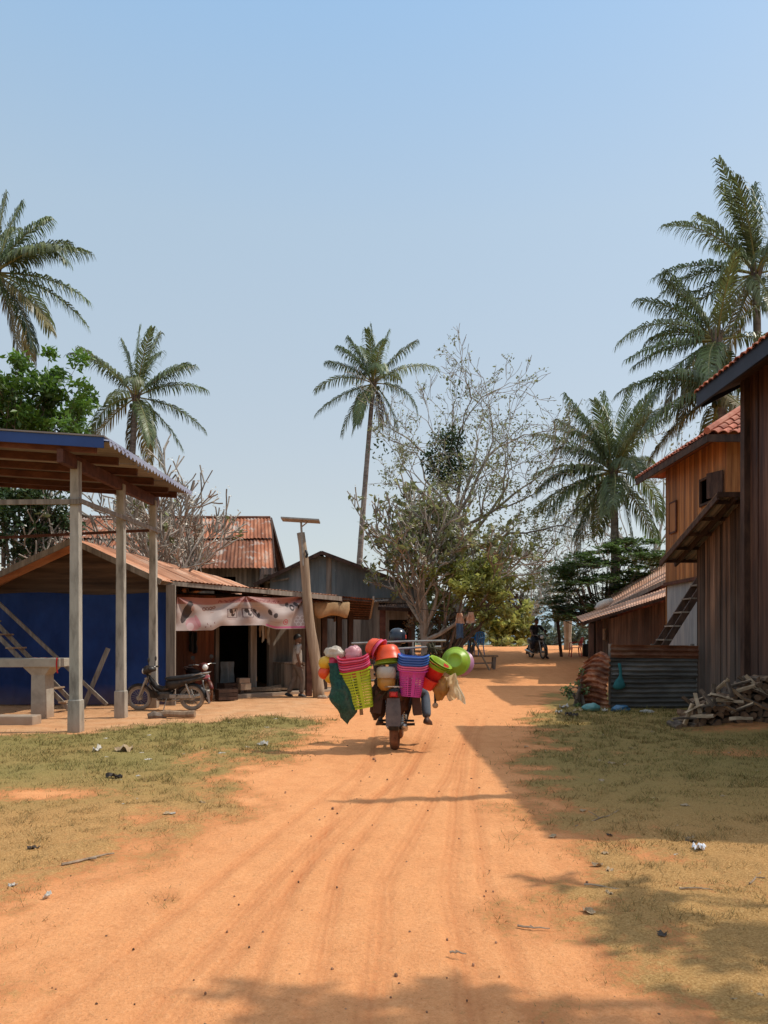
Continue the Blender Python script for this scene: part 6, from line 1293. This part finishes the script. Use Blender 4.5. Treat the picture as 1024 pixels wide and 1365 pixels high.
RIDE = dict(pelvis=(-.28,0,.875), chest=(-.17,0,1.2), neck=(-.1,0,1.41), head=(-.05,0,1.55), lsh=(-.13,.17,1.36), lel=(.05,.3,1.16), lwr=(.235,.3,1.0), rsh=(-.13,-.17,1.36), rel=(.05,-.3,1.16), rwr=(.235,-.3,1.0), lhd=(1,.1,-.25), rhd=(1,-.1,-.25), lcl=(.2,0,-1), rcl=(.2,0,-1),
            lhip=(-.22,.1,.86), lkn=(.13,.2,.70), lan=(-.04,.24,.345), lto=(.1,.25,.31), rhip=(-.22,-.1,.86), rkn=(.13,-.2,.70), ran=(-.04,-.24,.345), rto=(.1,-.25,.31), nod=.05)
# far rider
bk = pmat('black_shirt', [(.01,.01,.011), (.022,.021,.022)], (7,7,7), .9, .2, varamt=.1)
p = at(716, 850, 32.2); fz = hz(0, 32.2); frz = -PI/2+.22
motorbike('black motorbike stopped in the road under the far rider', (p.x, 32.2, fz), frz, 'bike_black', 'rubber', rack=False, stand=False)
STOP = dict(RIDE); STOP.update(lkn=(.12,.34,.5), lan=(.02,.42,.085), lto=(.15,.45,.03), head=(-.04,.0,1.57))
person('rider in black shirt and cap sitting on a stopped motorbike far up the road', (p.x, 32.2, fz), frz, STOP, bk, cloth('dark_jeans', (.035,.035,.045)), M['black'], 'cap', 'short', .5)

# ------------------------------------------------------------------ the loaded motorbike
HX, HY = .2, 11.62; HR = PI/2-.07
motorbike('mud brown motorbike carrying a huge load of plastic wares', (HX, HY, 0), HR, 'bike_brown', 'tyre_red', rack=True, scale=1.06, stand=False, flap=(.36, .72), fat=1.5)
HR_ = dict(RIDE); HR_.update(pelvis=(-.12,0,.92), chest=(-.02,0,1.24), neck=(.05,0,1.44), head=(.09,0,1.575), lsh=(.0,.17,1.39), rsh=(.0,-.17,1.39), lel=(.13,.33,1.2), rel=(.13,-.33,1.2), lwr=(.255,.33,1.05), rwr=(.255,-.33,1.05), lhip=(-.08,.1,.9), rhip=(-.08,-.1,.9), lkn=(.18,.24,.72), rkn=(.12,-.42,.74), lan=(-.12,.27,.36), rto=(.04,-.51,.31), ran=(-.14,-.45,.38), lto=(.03,.29,.31))
HR_['lan'] = (-.10, .25, .37)
person('rider in helmet and grey trousers hidden behind the load of wares', (HX, HY, 0), HR, HR_, cloth('dark_rider_shirt', (.05,.05,.06)), cloth('grey_rider_trousers', (.10,.12,.15)), pmat('brown_shoe', [(.05,.02,.012), (.1,.045,.03)], (9,9,9), .6, .1, varamt=0), 'helmet', 'long', .1)
# carrying frame
t = thing('carrying_frame', 'rusty metal carrying frame with two long rear crossbars', 'frame', (HX, 11.1, .85))
for z, y, xa, xb in ((1.545, 11.15, -.5, .70), (1.46, 11.05, .0, .62), (1.0, 11.05, -.55, .75)):
    mb = MB(); mb.tube([(HX+xa-.17, y, z-.03), (HX+(xa+xb)/2, y, z), (HX+xb, y, z+.01)], .016, 7); mb.build('crossbar', M['alu'], t)
for x in (-.22, .22):
    mb = MB(); mb.tube([(HX+x*.6, 11.2, .88), (HX+x, 11.12, 1.0), (HX+x, 11.12, 1.54)], .014, 6); mb.build('upright', M['alu'], t)
mb = MB(); mb.box((HX, 11.1, .92), (.5, .5, .03)); mb.box((HX-.28, 11.05, .72), (.12, .4, .38), rotM(y=.15)); mb.box((HX+.26, 11.08, .70), (.12, .4, .4), rotM(y=-.1)); mb.build('carrier_boards', M['bike_brown'], t)
# wares
def sup(a, b, th, e=.42):
    c_, s_ = math.cos(th), math.sin(th); return a*math.copysign(abs(c_)**e, c_), b*math.copysign(abs(s_)**e, s_)
def basket(lab, m_, top, tilt, a, b, h, a2, b2, group=None, holes=True, yaw=0., pitch=0., wave=.012, rows=27, vis=1.0):
    "open slatted basket, 'top' is the centre of its rim"
    Mx = rotM(y=tilt)@rotM(x=pitch)@rotM(z=yaw); t = thing('plastic_basket', lab, 'basket', top, 0, group); n = 128
    def P(th, f, o=0.):
        x, y = sup(lerp(a2, a, f)+o, lerp(b2, b, f)+o, th); z = -h*(1-f)+wave*math.cos(2*th+.4)*sm(.5, 1, f); return Mx@V((x, y, z))
    mb = MB(); f0 = 1-vis
    base = [mb.add([P(2*PI*q/n, lerp(f0, 1, r/rows)) for q in range(n)]) for r in range(rows+1)]
    for r in range(rows):
        for q in range(n):
            if holes and 0 < r < rows-1 and r % 2 == 1 and q % 2 == 1: continue
            k = (q+1) % n; mb.face((base[r]+q, base[r]+k, base[r+1]+k, base[r+1]+q))
    if vis >= 1: mb.face([base[0]+q for q in reversed(range(n))])
    mb.build('body', m_, t, local=True)
    mb = MB(); rings = []
    for q in range(n+1):
        th = 2*PI*q/n; rings.append([P(th, 1, .0)+Mx@V((0,0,-.004)), P(th, 1, .022)+Mx@V((0,0,-.012)), P(th, 1, .024)+Mx@V((0,0,.004)), P(th, 1, .0)+Mx@V((0,0,.008))])
    mb.loft(rings, cap=False); mb.build('rim', m_, t, local=True)
    return t, Mx
P_ = {k: plas('plastic_'+k, c, tr=.12) for k, c in dict(lime=(.46,.58,.03), pink=(.72,.08,.2), hot=(.80,.16,.32), magenta=(.62,.06,.34), blue=(.06,.16,.50), red=(.62,.025,.02), orange=(.80,.09,.02), green=(.30,.46,.035), yellow=(.75,.42,.03), lilac=(.55,.26,.42), white=(.62,.6,.55), amber=(.48,.24,.05), crimson=(.6,.03,.08)).items()}
top = at(474, 893, 10.75)
_, Mx = basket('lime green slatted basket holding a stack of pink baskets', P_['lime'], top, -.19, .205, .15, .54, .15, .11, pitch=.06)
for k in range(6):
    basket('pink and red basket rims nested in the lime basket', P_[('crimson', 'hot', 'pink', 'crimson', 'hot', 'crimson')[k]], top+Mx@V((0,0,.032*(k+1))), -.19+.02*k, .2, .146, .12, .18, .13, 'pink baskets nested in the lime basket', False, pitch=.06, rows=3, wave=.02)
top = at(550, 893, 10.8)
_, Mx = basket('magenta slatted basket holding a stack of blue baskets', P_['magenta'], top, .08, .195, .15, .37, .145, .11, pitch=.05)
for k in range(6):
    blue = k > 1
    basket('blue basket rims stacked above the magenta basket' if blue else 'light pink basket rims directly in the magenta basket', P_['blue' if blue else 'hot'], top+Mx@V((.0,0,.034*(k+1))), .06, .2, .15, .12, .18, .13, 'blue nested baskets' if blue else 'light pink nested baskets', False, pitch=.05, rows=3, wave=.02)
def bowl(name, lab, cat, m_, c, ax, prof, n=32, group=None):
    "lathe about axis ax through c"
    ax = V(ax).normalized(); q = V((0,0,1)).rotation_difference(ax).to_matrix(); mb = MB(); mb.lathe(prof, n, XF(c, q), cap=False); return tag(mb.build(name, m_, loc=c, smooth=True), lab, cat, group)
def bprof(r, h, th=.006, lip=.012): return [(0, 0), (r*.55, 0), (r*.72, h*.12), (r*.88, h*.5), (r*.97, h*.93), (r+lip, h), (r+lip, h+.006), (r*.96-th, h), (r*.86-th, h*.5), (r*.7-th, h*.13+th), (0, th)]
bowl('plastic_bowl', 'big orange bowl upside down over green bowl behind helmet side', 'bowl', P_['orange'], at(516, 860.5, 10.85), (.12, -.15, -1), bprof(.19, .20))
bowl('plastic_bowl', 'green bowl rim showing below the big orange bowl', 'bowl', P_['green'], at(515, 871, 10.85), (.1, -.1, -1), bprof(.18, .14))
bowl('plastic_bowl', 'smaller orange bowl tipped sideways at the top of the load', 'bowl', P_['orange'], at(492, 859, 10.9), (.75, -.35, -.45), bprof(.15, .13))
bowl('plastic_bowl', 'pink bowl rim tipped against the smaller orange bowl', 'bowl', P_['hot'], at(497, 860, 10.9), (.75, -.3, -.5), bprof(.158, .12))
bowl('plastic_tub', 'cloudy white tub hanging below the orange bowls', 'tub', plas('cloudy_tub', (.6,.55,.46), tr=.3), at(515, 889, 10.78), (0, -.1, -1), [(0, 0), (.11, 0), (.135, .02), (.14, .09), (.125, .16), (.06, .17), (0, .17)])
bowl('plastic_tub', 'amber tub hanging under the cloudy white tub', 'tub', P_['amber'], at(515, 903, 10.8), (0, -.1, -1), [(0, 0), (.11, 0), (.13, .02), (.125, .12), (.07, .18), (0, .19)])
bowl('plastic_bucket', 'red bucket tilted beside the magenta basket', 'bucket', P_['red'], at(574, 908, 10.85), (.38, -.2, 1), [(0, 0), (.105, 0), (.11, .01), (.15, .27), (.165, .275), (.165, .29), (.145, .29), (.1, .02), (0, .015)])
bowl('plastic_bucket', 'lower red bucket hanging beneath the first red bucket', 'bucket', P_['red'], at(568, 917, 10.8), (.5, -.3, 1), [(0, 0), (.085, 0), (.09, .01), (.115, .15), (.125, .16), (.11, .16), (.08, .02), (0, .015)])
for k in range(3):
    bowl('plastic_basin', 'lime basins nested edge up in the tilted red bucket', 'basin', P_['green' if k != 1 else 'lime'], at(579+2.5*k, 893-1.5*k, 10.82-.01*k), (.5, -.25, .85), bprof(.165-.004*k, .09, lip=.018), group='lime basins nested in the red bucket')
bowl('plastic_basin', 'large lime basin standing on edge at the right end of load', 'basin', P_['green'], at(607, 881, 11.0), (.28, .9, -.22), [(0, -.048), (.085, -.048), (.092, -.060), (.112, -.060), (.120, -.046), (.150, -.03), (.18, .02), (.186, .028), (.212, .030), (.214, .036), (.205, .044), (.18, .036), (.14, -.02), (0, -.04)])
bowl('plastic_basin', 'lilac basin standing on edge behind the large lime basin', 'basin', P_['lilac'], at(612.5, 882.5, 11.1), (.4, .9, -.2), bprof(.178, .1, lip=.012))
def crump(name, lab, cat, m_, c, r, seed, amp=.35, n=22, m=14, tie=None):
    mb = MB(); c = V(c); r = V(r)
    def fn(u, v):
        a, t_ = 2*PI*u, PI*(v-.5); q = V((math.cos(a)*math.cos(t_), math.sin(a)*math.cos(t_), math.sin(t_)))
        k = 1+amp*mnoise.noise(q*1.6+V((seed, 0, 0)))+amp*.45*abs(mnoise.noise(q*4+V((0, seed, 0))))
        if tie: k *= lerp(1, .35, sm(.55, 1, v))
        return c+V((q.x*r.x, q.y*r.y, q.z*r.z*(1.25 if tie and q.z > 0 else 1)))*k
    mb.grid(fn, n, m); return tag(mb.build(name, m_, loc=c, smooth=True), lab, cat)
bagm = lambda n, c, tr=.45, al=.92: pmat(n, [tuple(x*.85 for x in c), tuple(min(1, x*1.1) for x in c)], (12,12,12), .3, .2, varamt=.1, trans=tr, spec=.5, alpha=al)
crump('plastic_bag', 'pink and white crumpled plastic bag above the pink baskets', 'bag', bagm('pink_bag_film', (.75,.42,.45)), at(471, 871, 10.85), (.13, .1, .10), 3)
crump('plastic_bag', 'cloudy white plastic bag at the top left of the load', 'bag', bagm('white_bag_film', (.68,.62,.52)), at(446, 870, 10.9), (.12, .1, .08), 7, .5)
for k, (px_, py_, r_, m_, lab) in enumerate(((434, 884, .10, 'yellow', 'yellow ball highest at the left end of load'), (433, 897, .095, 'orange', 'orange ball below the yellow ball at left end'), (441, 903, .09, 'yellow', 'yellow ball lowest at left end beside teal net'), (443, 884, .09, 'crimson', 'red ball between yellow ball and pink baskets'))):
    mb = MB(); mb.ball(at(px_, py_, 10.9), r_, 20, 14); tag(mb.build('toy_ball', P_[m_], loc=at(px_, py_, 10.9), smooth=True), lab, 'ball')
# teal net sack
mb = MB(); rings = []
for i in range(16):
    f = i/15; c = at(lerp(446, 459, f**.8)+4*math.sin(PI*f), lerp(884, 961, f), 10.72); wd = lerp(.09, .17, sm(0, .45, f))*(1-.72*sm(.72, 1, f))
    rings.append([c+V((wd*math.cos(2*PI*q/20)*(1+.5*mnoise.noise(V((f*4, math.cos(2*PI*q/20)*1.3, 1)))), .6*wd*math.sin(2*PI*q/20), .05*math.cos(2*PI*q/20)*f*(-1))) for q in range(20)])
mb.loft(rings); tag(mb.build('net_sack', pmat('teal_net', [(.008,.05,.042), (.025,.13,.10)], (30,30,30), .6, .3, varamt=.1, trans=.25, alpha=.86), loc=at(452, 920, 10.72), smooth=True), 'sagging teal green net sack hanging at the left of the load', 'sack')
for k, (px_, py_, r_, m_) in enumerate(((452, 930, .085, 'green'), (458, 944, .07, 'amber'), (452, 912, .07, 'blue'))): mb = MB(); mb.ball(at(px_, py_, 10.74), r_, 16, 10); tag(mb.build('toy_ball', P_[m_], loc=at(px_, py_, 10.74), smooth=True), ('green ball inside the teal net sack', 'amber ball at the bottom of the teal net sack', 'blue ball near the top of the teal net sack')[k], 'ball')
mb = MB(); mb.tube([at(481, 938, 10.8), at(482, 953, 10.8)], [.02, .026], 8); tag(mb.build('broom_stick', M['timber_warm'], loc=at(481, 945, 10.8), smooth=True), 'stub of a wooden broom stick poking out under the lime basket', 'stick')
crump('plastic_bag', 'amber plastic bag hanging under the red buckets', 'bag', bagm('amber_bag_film', (.5,.26,.06)), at(588, 916, 10.85), (.10, .08, .15), 5, .5)
def sheetbag(lab, px0, px1, py0, py1, sk, m_, seed, Y_):
    mb = MB(); 
    def fn(u, v):
        px_ = lerp(px0, px1, u)+sk*v+2*math.sin(5*v+seed); q = at(px_, lerp(py0, py1, v)+3*math.sin(4*u+seed), Y_); return q+V((0, .05*math.sin(2*PI*u)+.06*mnoise.noise(V((u*3, v*3, seed))), 0))
    mb.grid(fn, 16, 20); return tag(mb.build('plastic_bag', m_, loc=at((px0+px1)/2, py1, Y_), smooth=True), lab, 'bag')
cream = bagm('cream_bag_film', (.72,.58,.36), .5, .93)
sheetbag('cream plastic bag with pointed corner hanging at right of the load', 592, 606, 900, 932, 7, cream, 1, 10.8); sheetbag('pale cream plastic bag hanging furthest right under the lime basin', 601, 612, 903, 936, 8, bagm('pale_cream_bag_film', (.76,.68,.5), .5, .93), 4, 10.86)
t = thing('hanging_bulb', 'pale bulb shaped scoop dangling on a dark handle', 'scoop', at(580, 936, 10.85))
mb = MB(); mb.tube([at(580, 922, 10.85), at(580.3, 938, 10.85)], .016, 8); mb.build('handle', M['black'], t)
mb = MB(); mb.ball(at(580.4, 940.5, 10.85), (.042, .042, .04), 14, 10); mb.build('bulb', bagm('bulb_plastic', (.6,.42,.25), .4, .95), t, smooth=True)
mb = MB(); rr = random.Random(3); mb.tube([at(505, 905, 10.82), at(540, 890, 10.9), at(575, 868, 11.0)], .012, 5)
for k in range(16):
    a = at(rr.uniform(500, 530), rr.uniform(900, 912), 10.8); b = at(rr.uniform(496, 532), rr.uniform(918, 934), rr.uniform(10.75, 10.95)); mb.tube([a, a.lerp(b, .5)+V((rr.gauss(0, .04), -.03, -.03)), b], .008, 5)
for k in range(12):
    a = at(rr.uniform(568, 582), rr.uniform(856, 862), 11.0); b = at(rr.uniform(570, 590), rr.uniform(862, 878), rr.uniform(10.9, 11.1)); mb.tube([a, a.lerp(b, .5)+V((rr.gauss(0, .04), -.02, -.02)), b], .012, 5)
tag(mb.build('tie_ropes', pmat('dark_rope', [(.03,.03,.015), (.09,.075,.04)], (20,20,20), .9, .2, varamt=.4), loc=at(530, 910, 10.8)), 'tangle of dark ropes tying the load to the frame', 'ropes')
crump('sack', 'dark brown sack slung at the left flank of the loaded motorbike', 'sack', cloth('brown_sacking', (.07,.033,.02)), at(503, 938, 11.05), (.10, .15, .22), 15, .45); crump('sack', 'dark brown sack slung at the right flank of the loaded motorbike', 'sack', cloth('rust_sacking', (.08,.035,.02)), at(536, 931, 11.05), (.09, .15, .22), 23, .7)
crump('bundle', 'dark bundle lashed over the tail of the loaded motorbike', 'bundle', cloth('dark_sacking', (.055,.03,.02)), at(520, 918, 10.98), (.27, .14, .17), 9, .4)

# ------------------------------------------------------------------ litter on the verges
def scrap(name, lab, cat, m_, x, y, s_, seed, group=None, flat=.35):
    z = hz(x, y); mb = MB(); r_ = random.Random(seed); a = r_.uniform(0, PI); ca, sa = math.cos(a), math.sin(a); asp = r_.uniform(.35, .8)
    def fn(u, v):
        p = V(((u-.5)*2*s_*(1-.5*abs(v-.5)), (v-.5)*2*s_*asp*(1-.3*abs(u-.5)))); q = V((p.x*ca-p.y*sa, p.x*sa+p.y*ca, 0)) if False else V((p[0]*ca-p[1]*sa, p[0]*sa+p[1]*ca, 0))
        return V((x, y, z+.012+s_*flat*(.5+mnoise.noise(V((u*2.5, v*2.5, seed)))+.3*mnoise.noise(V((u*7, v*7, seed))))))+q
    mb.grid(fn, 8, 8); return tag(mb.build(name, m_, loc=(x, y, z)), lab, cat, group)
wp = cloth('white_litter', (.5,.46,.4)); tp = cloth('tan_litter', (.42,.3,.18)); dp = cloth('dark_litter', (.07,.055,.045))
scrap('paper_scrap', 'crumpled white paper lying on the sunlit right verge', 'litter', cloth('clean_paper', (.75,.76,.8)), at(932, 0, 5.72).x, 5.72, .065, 3, flat=1.0)
scrap('paper_scrap', 'tiny white paper flake left of the crumpled white paper', 'litter', wp, at(901, 0, 5.62).x, 5.62, .025, 4)
rl_ = random.Random(17)
for k in range(46):
    y = rl_.uniform(6.5, 15); x = rl_.uniform(-.5*y, -1.9)
    if y > 12.6 and x < -4.5: continue
    m_ = rl_.choice((wp, wp, tp, dp)); w_ = {id(wp): ('pale scrap of litter on the left grass verge', 'pale scraps on the left verge'), id(tp): ('tan dry leaf or scrap on the left grass verge', 'tan scraps on the left verge'), id(dp): ('dark scrap of litter on the left grass verge', 'dark scraps on the left verge')}[id(m_)]
    scrap('litter_scrap', w_[0], 'litter', m_, x, y, rl_.uniform(.02, .06), k+50, w_[1])
for (px_, py_, s_, m_) in ((63, 1198, .035, wp), (17, 1184, .035, wp), (45, 1135, .05, dp), (152, 1040, .1, dp), (165, 1003, .13, tp), (130, 1003, .12, wp), (270, 1073, .045, tp), (350, 995, .09, wp)):
    y = 1640/(py_-850); w_ = {id(wp): ('pale scrap of litter on the left grass verge', 'pale scraps on the left verge'), id(tp): ('tan dry leaf or scrap on the left grass verge', 'tan scraps on the left verge'), id(dp): ('dark scrap of litter on the left grass verge', 'dark scraps on the left verge')}[id(m_)]
    scrap('litter_scrap', w_[0], 'litter', m_, at(px_, 0, y).x, y, s_, px_, w_[1], .7)
for k in range(44):
    y = rl_.uniform(3.3, 13); xr0 = float(np.interp(y, YL, XR)); x = rl_.uniform(xr0-.2, .52*y)
    if x < xr0-.2: continue
    m_ = rl_.choice((tp, tp, tp, dp)); w_ = ('dry tan leaf on the right verge', 'dry leaves on the right verge') if m_ is tp else ('dark withered leaf on the right verge', 'withered leaves on the right verge')
    scrap('dry_leaf', w_[0], 'leaf', m_, x, y, rl_.uniform(.015, .05), k+150, w_[1], .5)
def twig(lab, a, b, r_, seed, group=None):
    rr = random.Random(seed); a, b = V(a), V(b); mb = MB(); n = 6; pts = [a.lerp(b, i/n)+V((rr.gauss(0, .018)*(b-a).length, rr.gauss(0, .018)*(b-a).length, r_+.012+abs(rr.gauss(0, .004)))) for i in range(n+1)]; pts = [V((p.x, p.y, p.z+hz(p.x, p.y))) for p in pts]
    mb.tube(pts, [lerp(r_, r_*.4, i/n) for i in range(n+1)], 5); q = pts[3]; mb.tube([q, q+(b-a).length*.18*V((rr.uniform(-1, 1), rr.uniform(-1, 1), .1)).normalized()], r_*.5, 4)
    tag(mb.build('dry_twig', M['log'], loc=a), lab, 'twig', group)
def g2(px_, py_): y = 1640/(py_-850); return (at(px_, 0, y).x, y, 0)
twig('long dry twig lying at the left road edge', g2(80, 1158), g2(152, 1143), .014, 1)
for k, (a, b) in enumerate((((780, 1183), (845, 1193)), ((905, 1188), (950, 1190)), ((1000, 1182), (1015, 1166)), ((690, 1240), (735, 1243)), ((770, 1105), (830, 1083)), ((600, 1275), (622, 1277)))): twig('thin dry twig lying on the right side of the road', g2(*a), g2(*b), .007, k+5, 'thin twigs on the right side')
crump('plastic_bag', 'pale teal plastic bag on the ground before the rusted sheet', 'bag', bagm('pale_teal_film', (.16,.38,.36), .3, 1.), (at(788, 0, 16.6).x, 16.6, .09), (.19, .14, .09), 11)
crump('plastic_bag', 'blue plastic bag on the ground before the corrugated fence', 'bag', bagm('blue_bag_film', (.05,.17,.30), .25, 1.), (at(828, 0, 16.4).x, 16.4, .08), (.2, .14, .08), 12)
crump('plastic_bag', 'small dirty white bag on the ground before the fence middle', 'bag', wp, (at(863, 0, 16.3).x, 16.3, .03), (.14, .1, .04), 13)
for k, (px_, py_) in enumerate(((745, 952), (758, 955), (770, 950), (752, 945), (765, 957), (803, 938), (806, 950))): 
    y = 1640/(py_-850); scrap('litter_scrap', 'scrap of mixed litter in the trash line by the shrub', 'litter', (wp, dp, tp)[k % 3], at(px_, 0, y).x, y, .11, k+300, 'trash line by the shrub', .8)
